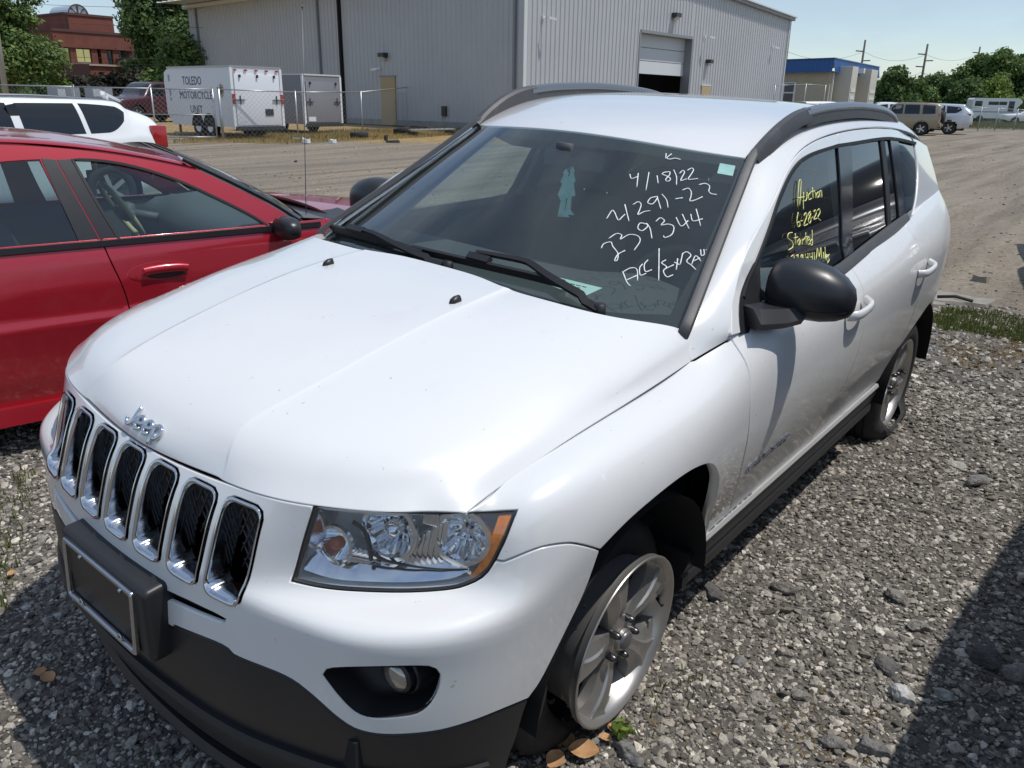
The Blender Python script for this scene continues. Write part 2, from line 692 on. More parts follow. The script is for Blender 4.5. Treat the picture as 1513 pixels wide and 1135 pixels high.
def sweep(name, path, sect, material, parent=None, up=None, smooth=True, mirror=False, caps=True, label=None, closed_path=False):
    """A cross-section (side, up) swept along a path; up: one vector per point or one for all."""
    P = np.array(path, float)
    T = np.gradient(P, axis=0)
    if closed_path:
        T = np.roll(P, -1, 0) - np.roll(P, 1, 0)
    T /= np.linalg.norm(T, axis=1)[:, None] + 1e-12
    U = np.broadcast_to(np.array(up if up is not None else (0, 0, 1), float), P.shape).copy()
    U -= T * (U * T).sum(1)[:, None]
    U /= np.linalg.norm(U, axis=1)[:, None] + 1e-12
    V = np.cross(T, U)
    rings = []
    for i in range(len(P)):
        s = np.array(sect(i / (len(P) - 1)) if callable(sect) else sect, float)
        rings.append([P[i] + V[i] * q[0] + U[i] * q[1] for q in s])
    if closed_path: rings.append(rings[0])
    v, f = loft(rings, True, caps and not closed_path)
    o = mesh(name, v, f, material, parent, smooth, label=label)
    if smooth: o.data.set_sharp_from_angle(angle=R(38))
    if not mirror: return o
    v2 = [(p[0], -p[1], p[2]) for p in v]
    o2 = mesh(name, v2, [q[::-1] for q in f], material, parent, smooth, label=label)
    if smooth: o2.data.set_sharp_from_angle(angle=R(38))
    return o, o2


def flipped(o, name=None):
    """A left-right mirrored copy of a part."""
    me = o.data
    v = np.array([tuple(p.co) for p in me.vertices]) * (1, -1, 1)
    f = [tuple(p.vertices)[::-1] for p in me.polygons]
    sm = any(p.use_smooth for p in me.polygons)
    q = mesh(name or o.name.split('.')[0], v, f, me.materials[0] if me.materials else None, o.parent, sm)
    if sm: q.data.set_sharp_from_angle(angle=R(40))
    return q


def copy_tree(o, parent=None):
    c = o.copy()
    COL.objects.link(c)
    if parent is not None: c.parent = parent
    for ch in list(o.children): copy_tree(ch, c)
    return c


# ------------------------------------------------------------------ placing helpers: where a sight line meets the land
FH = np.array([CROWS[2][0], CROWS[2][1], 0.0]); FH /= np.linalg.norm(FH)
RH = np.array([FH[1], -FH[0], 0.0])


def sst(a, b, x):
    t = np.clip((x - a) / (b - a), 0, 1)
    return t * t * (3 - 2 * t)


def land(x, y):
    """Broad lie of the lot: flat, rising a little towards the fence on the left."""
    x, y = np.asarray(x, float), np.asarray(y, float)
    dx, dy = x - CAM[0], y - CAM[1]
    D = dx * FH[0] + dy * FH[1]
    L = dx * RH[0] + dy * RH[1]
    return (.20 * sst(20, 29, D) + .15 * sst(29, 38, D)) * sst(14, -1, L)


def sight(u, v):
    q = CROWS.T @ np.array([(u - 756.5) / FPX, -(v - 567.5) / FPX, 1.0])
    return q / np.linalg.norm(q)


def at(u, v, D):
    d = sight(u, v)
    return CAM + d * (D / (d @ FH))


def spot(u, v):
    d = sight(u, v)
    z = 0.0
    for _ in range(30):
        p = CAM + d * ((z - CAM[2]) / d[2])
        z = float(land(p[0], p[1]))
    return p


def along(u, D):
    """Ground point under picture column u at forward distance D."""
    p = at(u, 150, D)
    return np.array([p[0], p[1], float(land(p[0], p[1]))])


def vnoise(x, y, seed=0):
    def h(i, j):
        n = (i.astype(np.int64) * 374761393 + j.astype(np.int64) * 668265263 + seed * 974711) & 0x7fffffff
        n = ((n ^ (n >> 13)) * 1274126177) & 0x7fffffff
        return ((n ^ (n >> 16)) & 0xffff) / 65535.0
    i, j = np.floor(x), np.floor(y)
    fx, fy = x - i, y - j
    fx, fy = fx * fx * (3 - 2 * fx), fy * fy * (3 - 2 * fy)
    a, b, c, d = h(i, j), h(i + 1, j), h(i, j + 1), h(i + 1, j + 1)
    return a + (b - a) * fx + (c - a) * fy + (a - b - c + d) * fx * fy


def bumps(x, y):
    d = np.hypot(x - CAM[0], y - CAM[1])
    f = np.clip(1.6 - d / 16, 0, 1)
    k = (vnoise(x * 2.2, y * 2.2, 1) - .5) * .022 + (vnoise(x * 7, y * 7, 2) - .5) * .012 + (vnoise(x * 19, y * 19, 3) - .5) * .006
    far = (vnoise(x * .35, y * .35, 5) - .5) * .05 * np.clip((d - 7) / 8, 0, 1)
    return k * f + far - .006


# ------------------------------------------------------------------ the lot
def ground_material():
    m = bpy.data.materials.new('lot_surface')
    m.use_nodes = True
    n, l = m.node_tree.nodes, m.node_tree.links
    b = n['Principled BSDF']
    b.inputs['Roughness'].default_value = .92
    b.inputs['Specular IOR Level'].default_value = .25
    geo = n.new('ShaderNodeNewGeometry')

    def noise(scale, detail=6, rough=.6, mapping=None):
        t = n.new('ShaderNodeTexNoise')
        t.inputs['Scale'].default_value = scale
        t.inputs['Detail'].default_value = detail
        t.inputs['Roughness'].default_value = rough
        src = geo.outputs['Position']
        if mapping:
            mp = n.new('ShaderNodeMapping')
            mp.inputs['Rotation'].default_value = (0, 0, mapping[0])
            mp.inputs['Scale'].default_value = mapping[1]
            l.new(src, mp.inputs['Vector'])
            src = mp.outputs['Vector']
        l.new(src, t.inputs['Vector'])
        return t.outputs['Fac']

    def ramp(fac, stops):
        r = n.new('ShaderNodeValToRGB')
        while len(r.color_ramp.elements) < len(stops): r.color_ramp.elements.new(.5)
        for e, (p, c) in zip(r.color_ramp.elements, stops):
            e.position = p
            e.color = (*c, 1) if len(c) == 3 else c
        l.new(fac, r.inputs['Fac'])
        return r.outputs['Color']

    def mixc(fac, a, c, mode='MIX'):
        x = n.new('ShaderNodeMixRGB')
        x.blend_type = mode
        if isinstance(fac, float): x.inputs['Fac'].default_value = fac
        else: l.new(fac, x.inputs['Fac'])
        for s, v in ((x.inputs['Color1'], a), (x.inputs['Color2'], c)):
            if isinstance(v, tuple): s.default_value = (*v, 1)
            else: l.new(v, s)
        return x.outputs['Color']

    # chips: cells of several sizes
    vor = n.new('ShaderNodeTexVoronoi'); vor.inputs['Scale'].default_value = 62
    l.new(geo.outputs['Position'], vor.inputs['Vector'])
    vor2 = n.new('ShaderNodeTexVoronoi'); vor2.inputs['Scale'].default_value = 26
    l.new(geo.outputs['Position'], vor2.inputs['Vector'])
    chip = ramp(vor.outputs['Color'], [(0, (.045, .041, .036)), (.45, (.115, .105, .092)), (.78, (.22, .20, .175)), (1, (.42, .39, .34))])
    chip2 = ramp(vor2.outputs['Color'], [(0, (.06, .056, .052)), (.6, (.15, .14, .128)), (1, (.30, .28, .255))])
    gravel = mixc(.45, chip, chip2)
    soil = ramp(noise(3.1, 9, .7), [(.3, (.075, .065, .055)), (.7, (.19, .168, .14))])
    gravel = mixc(ramp(noise(1.3, 6), [(.36, (0, 0, 0)), (.60, (.9, .9, .9))]), gravel, soil)
    # dry lot: pale dirt with faint wheel tracks
    tr = noise(1.0, 7, .66, (.17, (.10, 1.5, 1)))
    dirt = ramp(tr, [(.32, (.145, .122, .097)), (.50, (.262, .226, .180)), (.70, (.36, .315, .255))])
    fine = ramp(noise(17, 9, .8), [(.34, (.50, .49, .47)), (.66, (1.30, 1.27, 1.22))])
    dirt = mixc(1.0, dirt, fine, 'MULTIPLY')
    dirt = mixc(ramp(noise(.42, 7, .7), [(.44, (0, 0, 0)), (.68, (.6, .6, .6))]), dirt, (.19, .165, .137))
    # distance across the lot from the row of parked cars
    sep = n.new('ShaderNodeSeparateXYZ'); l.new(geo.outputs['Position'], sep.inputs['Vector'])

    def lin(cx, cy, c0, nz, amp):
        a = n.new('ShaderNodeMath'); a.operation = 'MULTIPLY'; a.inputs[1].default_value = cx; l.new(sep.outputs['X'], a.inputs[0])
        c = n.new('ShaderNodeMath'); c.operation = 'MULTIPLY_ADD'; c.inputs[1].default_value = cy; l.new(sep.outputs['Y'], c.inputs[0]); l.new(a.outputs[0], c.inputs[2])
        e = n.new('ShaderNodeMath'); e.operation = 'ADD'; e.inputs[1].default_value = c0 - amp * .5; l.new(c.outputs[0], e.inputs[0])
        g = n.new('ShaderNodeMath'); g.operation = 'MULTIPLY_ADD'; g.inputs[1].default_value = amp; l.new(nz, g.inputs[0]); l.new(e.outputs[0], g.inputs[2])
        return g.outputs[0]
    row = lin(-1.0, -.12, -4.9, noise(.9, 6), 1.8)
    fm = n.new('ShaderNodeMapRange'); fm.inputs['From Min'].default_value = 0; fm.inputs['From Max'].default_value = 1.1
    l.new(row, fm.inputs['Value'])
    col = mixc(fm.outputs['Result'], gravel, dirt)
    # ground beyond the fence: worn grass and dirt
    D0 = lin(float(FH[0]), float(FH[1]), float(-(CAM @ FH)) - 27.6, noise(.35, 6), 3.0)
    L0 = lin(float(RH[0]), float(RH[1]), float(-(CAM @ RH)) - 2.0, noise(.3, 4), 2.0)
    dm = n.new('ShaderNodeMapRange'); dm.inputs['From Min'].default_value = 0; dm.inputs['From Max'].default_value = .8; l.new(D0, dm.inputs['Value'])
    lm = n.new('ShaderNodeMapRange'); lm.inputs['From Min'].default_value = 0; lm.inputs['From Max'].default_value = -2.0; l.new(L0, lm.inputs['Value'])
    mm = n.new('ShaderNodeMath'); mm.operation = 'MULTIPLY'; l.new(dm.outputs['Result'], mm.inputs[0]); l.new(lm.outputs['Result'], mm.inputs[1])
    dry = ramp(noise(2.3, 9, .75), [(.30, (.15, .125, .06)), (.48, (.29, .20, .09)), (.62, (.36, .265, .14)), (.8, (.30, .255, .19))])
    col = mixc(mm.outputs[0], col, dry)
    # far off: grass
    R0 = lin(float(FH[0]), float(FH[1]), float(-(CAM @ FH)) - 66.0, noise(.1, 4), 6.0)
    rm = n.new('ShaderNodeMapRange'); rm.inputs['From Min'].default_value = 0; rm.inputs['From Max'].default_value = 3.0; l.new(R0, rm.inputs['Value'])
    grs = ramp(noise(.5, 9, .7), [(.3, (.085, .10, .040)), (.7, (.17, .165, .075))])
    col = mixc(rm.outputs['Result'], col, grs)
    l.new(col, b.inputs['Base Color'])
    bp = n.new('ShaderNodeBump'); bp.inputs['Strength'].default_value = .8; bp.inputs['Distance'].default_value = .012
    hm = n.new('ShaderNodeMath'); hm.operation = 'ADD'
    l.new(vor.outputs['Distance'], hm.inputs[0]); l.new(noise(45, 8, .7), hm.inputs[1])
    l.new(hm.outputs[0], bp.inputs['Height'])
    l.new(bp.outputs['Normal'], b.inputs['Normal'])
    return m


def spread(lo, hi, fine_lo, fine_hi, step, grow=1.13):
    a = list(np.arange(fine_lo, fine_hi, step))
    s = step
    while a[-1] < hi: s *= grow; a.append(a[-1] + s)
    s = step
    while a[0] > lo: s *= grow; a.insert(0, a[0] - s)
    return np.array(a)


gx, gy = spread(-1500, 600, -7.5, 2.2, .05), spread(-1200, 1200, -3.5, 3.2, .05)
GX, GY = np.meshgrid(gx, gy, indexing='ij')
GZ = land(GX, GY) + bumps(GX, GY)
nx, ny = GX.shape
gv = np.stack([GX, GY, GZ], -1).reshape(-1, 3)
ii = np.arange(nx * ny).reshape(nx, ny)
gf = np.stack([ii[:-1, :-1], ii[1:, :-1], ii[1:, 1:], ii[:-1, 1:]], -1).reshape(-1, 4)


def quick_mesh(name, v, f, material, parent=None, smooth=False):
    """Fast mesh from arrays of equal-sided faces."""
    v = np.asarray(v, np.float32); f = np.asarray(f, np.int32)
    k = f.shape[1]
    me = bpy.data.meshes.new(name)
    me.vertices.add(len(v)); me.vertices.foreach_set('co', v.ravel())
    me.loops.add(f.size); me.loops.foreach_set('vertex_index', f.ravel())
    me.polygons.add(len(f)); me.polygons.foreach_set('loop_start', np.arange(0, f.size, k, dtype=np.int32))
    me.polygons.foreach_set('loop_total', np.full(len(f), k, np.int32))
    me.polygons.foreach_set('use_smooth', np.full(len(f), smooth))
    me.materials.append(material)
    me.update(calc_edges=True)
    me.validate()
    return link(name, me, parent)


GROUND = quick_mesh('ground', gv, gf, ground_material(), None, True)
GROUND['kind'] = 'structure'


def gz(x, y): return land(x, y) + bumps(np.asarray(x, float), np.asarray(y, float))


# ------------------------------------------------------------------ gravel: small stones strewn over the near lot
def island_mat(name, stops, rough=.9):
    m = bpy.data.materials.new(name)
    m.use_nodes = True
    n, l = m.node_tree.nodes, m.node_tree.links
    b = n['Principled BSDF']
    b.inputs['Roughness'].default_value = rough
    b.inputs['Specular IOR Level'].default_value = .25
    g = n.new('ShaderNodeNewGeometry')
    r = n.new('ShaderNodeValToRGB')
    while len(r.color_ramp.elements) < len(stops): r.color_ramp.elements.new(.5)
    for e, (p, c) in zip(r.color_ramp.elements, stops):
        e.position = p; e.color = (*c, 1)
    l.new(g.outputs['Random Per Island'], r.inputs['Fac'])
    t = n.new('ShaderNodeTexNoise'); t.inputs['Scale'].default_value = 130; t.inputs['Detail'].default_value = 5
    l.new(g.outputs['Position'], t.inputs['Vector'])
    r2 = n.new('ShaderNodeValToRGB'); r2.color_ramp.elements[0].position = .3; r2.color_ramp.elements[1].position = .72
    r2.color_ramp.elements[0].color = (.62, .62, .62, 1); r2.color_ramp.elements[1].color = (1.2, 1.19, 1.17, 1)
    l.new(t.outputs['Fac'], r2.inputs['Fac'])
    mx = n.new('ShaderNodeMixRGB'); mx.blend_type = 'MULTIPLY'; mx.inputs['Fac'].default_value = 1
    l.new(r.outputs['Color'], mx.inputs['Color1']); l.new(r2.outputs['Color'], mx.inputs['Color2'])
    l.new(mx.outputs['Color'], b.inputs['Base Color'])
    bp = n.new('ShaderNodeBump'); bp.inputs['Strength'].default_value = .5; bp.inputs['Distance'].default_value = .003
    l.new(t.outputs['Fac'], bp.inputs['Height']); l.new(bp.outputs['Normal'], b.inputs['Normal'])
    return m


def ico(sub):
    bm = bmesh.new()
    bmesh.ops.create_icosphere(bm, subdivisions=sub, radius=1)
    v = np.array([tuple(p.co) for p in bm.verts]); f = np.array([[q.index for q in p.verts] for p in bm.faces])
    bm.free()
    return v, f


def strew(name, n_, pick, size, material, squash=(.45, .8), kinds=7, sink=.25):
    v0, f0 = ico(1)
    var = []
    for k in range(kinds):
        s = 1 + .28 * RNG.standard_normal(len(v0)) * .7
        # a few flat broken faces
        w = v0 * s[:, None]
        for _ in range(4):
            d = RNG.standard_normal(3); d /= np.linalg.norm(d)
            h = .55 + .25 * RNG.random()
            ex = np.clip(w @ d - h, 0, None)
            w = w - ex[:, None] * d
        var.append(w)
    xy = pick(n_)
    n_ = len(xy)
    sz = size(xy)
    V = np.empty((n_, len(v0), 3), np.float32)
    kk = RNG.integers(0, kinds, n_)
    ang = RNG.random(n_) * 2 * np.pi
    til = (RNG.random((n_, 2)) - .5) * .9
    sx, sy = .75 + .5 * RNG.random(n_), .75 + .5 * RNG.random(n_)
    sq = squash[0] + (squash[1] - squash[0]) * RNG.random(n_)
    base = np.array(var)[kk]
    P = base * np.stack([sx, sy, sq], -1)[:, None, :]
    P[..., 2] += P[..., 0] * til[:, :1] + P[..., 1] * til[:, 1:] * .6
    c, s = np.cos(ang)[:, None], np.sin(ang)[:, None]
    V[..., 0] = (P[..., 0] * c - P[..., 1] * s) * sz[:, None] + xy[:, :1]
    V[..., 1] = (P[..., 0] * s + P[..., 1] * c) * sz[:, None] + xy[:, 1:]
    z0 = gz(xy[:, 0], xy[:, 1]) + sz * sq * (1 - 2 * sink) * .55
    V[..., 2] = P[..., 2] * sz[:, None] + z0[:, None]
    F = (f0[None] + (np.arange(n_) * len(v0))[:, None, None]).reshape(-1, 3)
    o = quick_mesh(name, V.reshape(-1, 3), F, material)
    o['kind'] = 'stuff'
    return o


def cone_pick(d0, d1, power=1.0, a0=-36, a1=40):
    """Points in the fan of ground in front of the camera, thinner with distance."""
    def f(n_):
        u = RNG.random(n_)
        d = (d0 ** (1 - power) + u * (d1 ** (1 - power) - d0 ** (1 - power))) ** (1 / (1 - power)) if power != 1 else d0 * (d1 / d0) ** u
        a = np.radians(a0 + (a1 - a0) * RNG.random(n_))
        x = CAM[0] + d * (np.cos(a) * FH[0] + np.sin(a) * RH[0])
        y = CAM[1] + d * (np.cos(a) * FH[1] + np.sin(a) * RH[1])
        # leave out what the cars hide for good
        hid = (x > -2.5) & (x < .35) & (np.abs(y) < .35)
        hid |= (x < -.2) & (y < -1.3) & (x > -4)
        patch = vnoise(x * 1.3, y * 1.3, 9)
        keep = ~hid & (patch + .45 * RNG.random(n_) > .30) & (x + .12 * y > -5.6 - .8 * vnoise(x * .9, y * .9, 4))
        return np.stack([x, y], -1)[keep]
    return f


GRAV = island_mat('gravel_stone', [(0, (.09, .081, .070)), (.35, (.21, .19, .165)), (.70, (.35, .32, .278)), (.90, (.50, .46, .395)), (1, (.74, .69, .61))])
dist = lambda xy: np.hypot(xy[:, 0] - CAM[0], xy[:, 1] - CAM[1])
strew('gravel', 98000, cone_pick(1.0, 5.2, .35, -42, 42), lambda xy: (.0034 + .0034 * RNG.random(len(xy)) + .0070 * RNG.random(len(xy)) ** 4) * (.6 + dist(xy) * .22), GRAV)
strew('gravel', 8000, cone_pick(1.0, 8.0, .35, -42, 42), lambda xy: .011 + .012 * RNG.random(len(xy)) ** 2, GRAV)
strew('gravel', 11000, cone_pick(5.0, 9.5, .2, -8, 40), lambda xy: .012 + .016 * RNG.random(len(xy)) ** 3, GRAV)


def dirt_pick(n_):
    xy = cone_pick(7, 40, 1.0, -36, 38)
    d = 7 * (45 / 7) ** RNG.random(n_)
    a = np.radians(-36 + 74 * RNG.random(n_))
    x = CAM[0] + d * (np.cos(a) * FH[0] + np.sin(a) * RH[0]); y = CAM[1] + d * (np.cos(a) * FH[1] + np.sin(a) * RH[1])
    k = vnoise(x * .5, y * 1.4, 12) + .5 * RNG.random(n_) > .75
    return np.stack([x, y], -1)[k]


strew('gravel', 9000, dirt_pick, lambda xy: (.007 + .016 * RNG.random(len(xy)) ** 3) * (1 + dist(xy) / 40), island_mat('dirt_stone', [(0, (.15, .13, .11)), (.6, (.25, .22, .185)), (.93, (.36, .33, .285)), (1, (.55, .52, .46))]), squash=(.3, .6))


# larger stones, each one a thing
def stone(u, v, px_w, label, col, squash=.6, group='larger stones among the gravel', seed=0):
    p = spot(u, v)
    d = np.linalg.norm(p - CAM)
    r = px_w * d / FPX / 2
    rg = np.random.default_rng(seed + int(u * 7 + v))
    v0, f0 = ico(4)
    w = v0.copy()
    for _ in range(16):
        dd = rg.standard_normal(3); dd /= np.linalg.norm(dd)
        ex = np.clip(w @ dd - (.50 + .3 * rg.random()), 0, None)
        w = w - ex[:, None] * dd * .97
    w *= (1 + .16 * (vnoise(w[:, 0] * 5 + seed, w[:, 1] * 5 + w[:, 2] * 4, 3) - .5) + .08 * (vnoise(w[:, 0] * 13 + seed, w[:, 1] * 13 + w[:, 2] * 11, 4) - .5))[:, None]
    w *= np.array([1.1, .8, squash]) * r
    a = rg.random() * 3
    w = w @ np.array([[math.cos(a), -math.sin(a), 0], [math.sin(a), math.cos(a), 0], [0, 0, 1]]).T
    o = mesh('stone', w, f0, mat('stone_%02d' % (round(col[0] * 50)), tuple(min(.6, c * 1.5) for c in col), .95, var=tuple(c * .6 for c in col), var_scale=34, bump=1.0, bump_scale=110, dirt=((.42, .38, .32), 60.0, .6)), None, True)
    o.location = (p[0], p[1], float(gz(p[0], p[1])) + r * squash * .42)
    return tag(o, label, 'stone', group)


big = [
    (1331, 1034, 36, 'pale rounded stone at the edge of the shadow, largest white one in the gravel', (.48, .46, .43), .7),
    (1396, 1030, 30, 'pale grey stone lying just inside the shadow', (.36, .35, .33), .6),
    (1310, 987, 48, 'dark flat stone at the shadow edge behind the white one', (.11, .105, .10), .45),
    (1458, 978, 58, 'long dark stone lying in the shadow at the right', (.09, .088, .085), .5),
    (1160, 874, 36, 'brown-grey angular stone in the sunlit gravel right of the front wheel', (.20, .185, .165), .6),
    (1053, 880, 50, 'broad dark lump of old asphalt close behind the front wheel', (.10, .098, .095), .4),
    (1324, 884, 34, 'grey wedge-shaped stone in the open gravel', (.19, .18, .165), .5),
    (1442, 714, 34, 'dark grey stone on the open gravel at the right edge', (.17, .165, .16), .6),
    (1410, 686, 30, 'pale flat chip of concrete on the gravel right of the rear wheel', (.34, .33, .30), .25),
    (1345, 624, 18, 'dark stone on the gravel beside the rear wheel', (.08, .08, .08), .7),
    (1092, 975, 26, 'grey stone among twigs right of the front wheel', (.17, .165, .16), .6),
    (1290, 1105, 50, 'large rough grey stone at the bottom edge of the picture', (.17, .165, .16), .5),
    (1230, 1095, 40, 'rough grey stone at the bottom edge left of the larger one', (.18, .17, .16), .5),
    (1500, 1000, 44, 'pale brown stone in the shadow at the right edge', (.22, .20, .18), .6),
    (1182, 1025, 30, 'flat brown stone in the lower gravel', (.20, .18, .155), .4),
    (1355, 930, 28, 'grey stone on the sunlit side of the shadow edge', (.22, .21, .20), .6),
    (930, 1118, 46, 'rough grey lump beside the dry leaves under the front wheel', (.15, .148, .14), .6),
    (148, 1010, 22, 'dark stone in the shade left of the bumper', (.12, .12, .115), .6),
    (86, 912, 14, 'pale stone in the shade left of the bumper', (.40, .39, .37), .6),
    (40, 898, 16, 'pale pebble near the plate in the bumper shade', (.42, .41, .39), .6),
]
for k, (u, v, w, lab, c_, sq_) in enumerate(big):
    stone(u, v, w, lab, c_, sq_, seed=k)


# ================================================================== beyond the lot: buildings, trailers, fence, trees, far vehicles
up3 = np.array([0, 0, 1.0])
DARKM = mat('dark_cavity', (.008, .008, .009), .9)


def cat(*a): return np.concatenate([np.atleast_2d(np.array(x, float)) for x in a])


GALV = mat('galvanised_steel', (0.40, 0.41, 0.42), 0.38, metal=0.7)
SIDING = mat('grey_steel_siding', (0.46, 0.46, 0.465), 0.42, spec=.4, var=(.43, .43, .435), var_scale=.6)
TRIM_L = mat('pale_trim', (0.62, 0.62, 0.61), 0.45)
TRIM_D = mat('grey_trim', (0.23, 0.235, 0.245), 0.45)
CONC = mat('concrete', (0.33, 0.32, 0.29), 0.9, var=(.26, .25, .23), var_scale=3)
TAN = mat('tan_door_paint', (0.42, 0.31, 0.16), 0.5)
LAMPH = mat('bronze_lamp_housing', (0.03, 0.03, 0.032), 0.4)
LAMPG = mat('lamp_glass_pale', (0.62, 0.62, 0.6), 0.2)
WHITEM = mat('white_metal', (0.74, 0.75, 0.76), 0.35, coat=.3, dirt=((.5, .49, .46), 3, .3))


class Frame:
    """Local axes on the land: along, outward, up."""
    def __init__(self, p, along_, out):
        self.p = np.array(p, float)
        self.a = np.array(along_, float) / np.linalg.norm(along_)
        self.o = np.array(out, float) / np.linalg.norm(out)
        self.M = np.stack([self.a, self.o, up3], 1)

    def __call__(self, s, o, z): return self.p + self.a * s + self.o * o + up3 * z

    def box(self, mb, s0, s1, o0, o1, z0, z1):
        return mb.box(self((s0 + s1) / 2, (o0 + o1) / 2, (z0 + z1) / 2), (abs(s1 - s0), abs(o1 - o0), abs(z1 - z0)), self.M)

    def s_of(self, u, v=150):
        """Distance along this wall where a sight line meets it."""
        d = sight(u, v)
        k = ((self.p - CAM) @ self.o) / (d @ self.o)
        return (CAM + d * k - self.p) @ self.a

    def z_of(self, u, v):
        d = sight(u, v)
        k = ((self.p - CAM) @ self.o) / (d @ self.o)
        return (CAM + d * k)[2] - self.p[2]


def part_box(fr, name, material, parent, *b, bevel=0.0):
    mb = MB(); fr.box(mb, *b)
    return mb.build(name, material, parent, False, bevel)


# ---- the grey metal building
C0 = at(772, 150, 33.9); CL = at(293, 150, 52.5); CR = at(1153, 150, 54.0)
BZ = .34
for P_ in (C0, CL, CR): P_[2] = BZ
EAVE = 6.25
WH = empty('metal_building', C0, 0, 'large grey metal building with ribbed walls and a half-open roller door', 'building')
C0l = np.zeros(3)
lw = CL - C0; gw = CR - C0
LWf = Frame(C0, lw, -np.array([lw[1], -lw[0], 0]) * (1 if (-np.array([lw[1], -lw[0], 0])) @ (CAM - C0) > 0 else -1))
GWf = Frame(C0, gw, np.array([gw[1], -gw[0], 0]) * (1 if (np.array([gw[1], -gw[0], 0])) @ (CAM - C0) > 0 else -1))
LL, GL = np.linalg.norm(lw), np.linalg.norm(gw)


def to_local(o, root):
    """Keep a part's world shape while parenting it to an unrotated root."""
    o.parent = root
    o.matrix_parent_inverse = Matrix.Translation(-Vector(root.location))
    return o


def ribbed(fr, s0, s1, z0, ztop, pitch, depth):
    """Trapezoid-ribbed sheet from s0 to s1; ztop may be a function."""
    zt = ztop if callable(ztop) else (lambda s: ztop)
    xs, os_ = [], []
    s = s0
    while s < s1 - 1e-6:
        for f_, o_ in ((0, 0), (.58, 0), (.68, depth), (.88, depth), (.98, 0)):
            if s + f_ * pitch <= s1: xs.append(s + f_ * pitch); os_.append(o_)
        s += pitch
    xs.append(s1); os_.append(0)
    v = [fr(a, o_, z0) for a, o_ in zip(xs, os_)] + [fr(a, o_, zt(a)) for a, o_ in zip(xs, os_)]
    n_ = len(xs)
    return v, [(i, i + 1, n_ + i + 1, n_ + i) for i in range(n_ - 1)]


def wpart(name, v, f, material):
    return to_local(mesh(name, v, f, material), WH)


ridge = GL / 2
gz_top = lambda s: EAVE + .045 * (ridge - abs(s - ridge))
v, f = ribbed(LWf, 0, LL, .28, EAVE, .305, .035)
wpart('side_wall', v, f, SIDING)
s0d, s1d = GWf.s_of(944, 85), GWf.s_of(1020, 85)
ztd = GWf.z_of(943, 47)
v, f = ribbed(GWf, 0, s0d, .1, gz_top, .305, .035)
w1 = wpart('end_wall', v, f, SIDING)
v, f = ribbed(GWf, s1d, GL, .1, gz_top, .305, .035)
wpart('end_wall', v, f, SIDING)
v, f = ribbed(GWf, s0d, s1d, ztd, gz_top, .305, .035)
wpart('end_wall', v, f, SIDING)
# far walls and roof
bk = CL + gw
mb = MB()
mb.add([CL, bk, bk + up3 * EAVE, CL + up3 * EAVE], [(0, 1, 2, 3)])
mb.add([CR, bk, bk + up3 * EAVE, CR + up3 * EAVE], [(0, 1, 2, 3)])
wpart('rear_wall', mb.v, mb.f, SIDING)
mb = MB()
rg0, rg1 = GWf(ridge, .3, EAVE + .045 * ridge + .06), GWf(ridge, -LL, EAVE + .045 * ridge + .06)
nrib = int(LL / .61)
for side in (-.35, GL + .35):
    e0, e1 = GWf(side, .3, EAVE + .03), GWf(side, -LL, EAVE + .03)
    mb.add([e0, rg0, rg1, e1], [(0, 1, 2, 3)])
    for k in range(nrib + 1):
        t = k / nrib
        mb.bar(e0 + (e1 - e0) * t + up3 * .035, rg0 + (rg1 - rg0) * t + up3 * .035, .05, .07)
wpart('roof', mb.v, mb.f, TRIM_L)
for nm, a_, b_, w_ in (('eave_gutter', LWf(-.2, .12, EAVE - .04), LWf(LL + .3, .12, EAVE - .04), .22),):
    mb = MB(); mb.bar(a_, b_, w_, .2); wpart(nm, mb.v, mb.f, TRIM_L)
mb = MB(); mb.bar(GWf(-.3, .10, EAVE - .02), GWf(ridge, .10, gz_top(ridge) + .0), .24, .22); wpart('rake_trim', mb.v, mb.f, TRIM_D)
mb = MB(); mb.bar(GWf(ridge, .10, gz_top(ridge)), GWf(GL + .3, .10, EAVE - .02), .24, .22); wpart('rake_trim', mb.v, mb.f, TRIM_D)
mb = MB(); LWf.box(mb, -.05, .22, -.02, .06, .2, EAVE - .1); wpart('corner_trim', mb.v, mb.f, SIDING)
mb = MB(); GWf.box(mb, -.04, .16, -.02, .055, .05, EAVE - .1); wpart('corner_trim', mb.v, mb.f, TRIM_L)
mb = MB(); GWf.box(mb, GL - .14, GL + .03, -.02, .06, .05, EAVE - .1); wpart('corner_trim', mb.v, mb.f, SIDING)
for u_, v_, nm in ((762, 60, 'downspout'), (473, 60, 'downspout'), (295, 60, 'downspout')):
    s_ = LWf.s_of(u_, v_)
    mb = MB(); LWf.box(mb, s_ - .05, s_ + .05, .04, .14, .2, EAVE - .15); wpart(nm, mb.v, mb.f, TRIM_D)
mb = MB(); LWf.box(mb, -.05, LL, -.10, .03, -.35, .30); wpart('foundation', mb.v, mb.f, CONC)
mb = MB(); GWf.box(mb, 0, s0d, -.10, .02, -.35, .12); GWf.box(mb, s1d, GL, -.10, .02, -.35, .12); wpart('foundation', mb.v, mb.f, CONC)
# side door, its lamp, vents
sa, sb = LWf.s_of(586, 150), LWf.s_of(565, 150)
zt_ = LWf.z_of(575, 114)
mb = MB(); LWf.box(mb, sa, sb, .0, .075, .05, zt_); side_door = wpart('side_door', mb.v, mb.f, TAN)
mb = MB(); LWf.box(mb, sa - .06, sb + .06, .0, .085, zt_, zt_ + .07); wpart('door_head', mb.v, mb.f, TRIM_D)
mb = MB(); LWf.box(mb, sa + .06, sa + .14, .075, .13, 1.05, 1.12); x = wpart('door_knob', mb.v, mb.f, GALV)


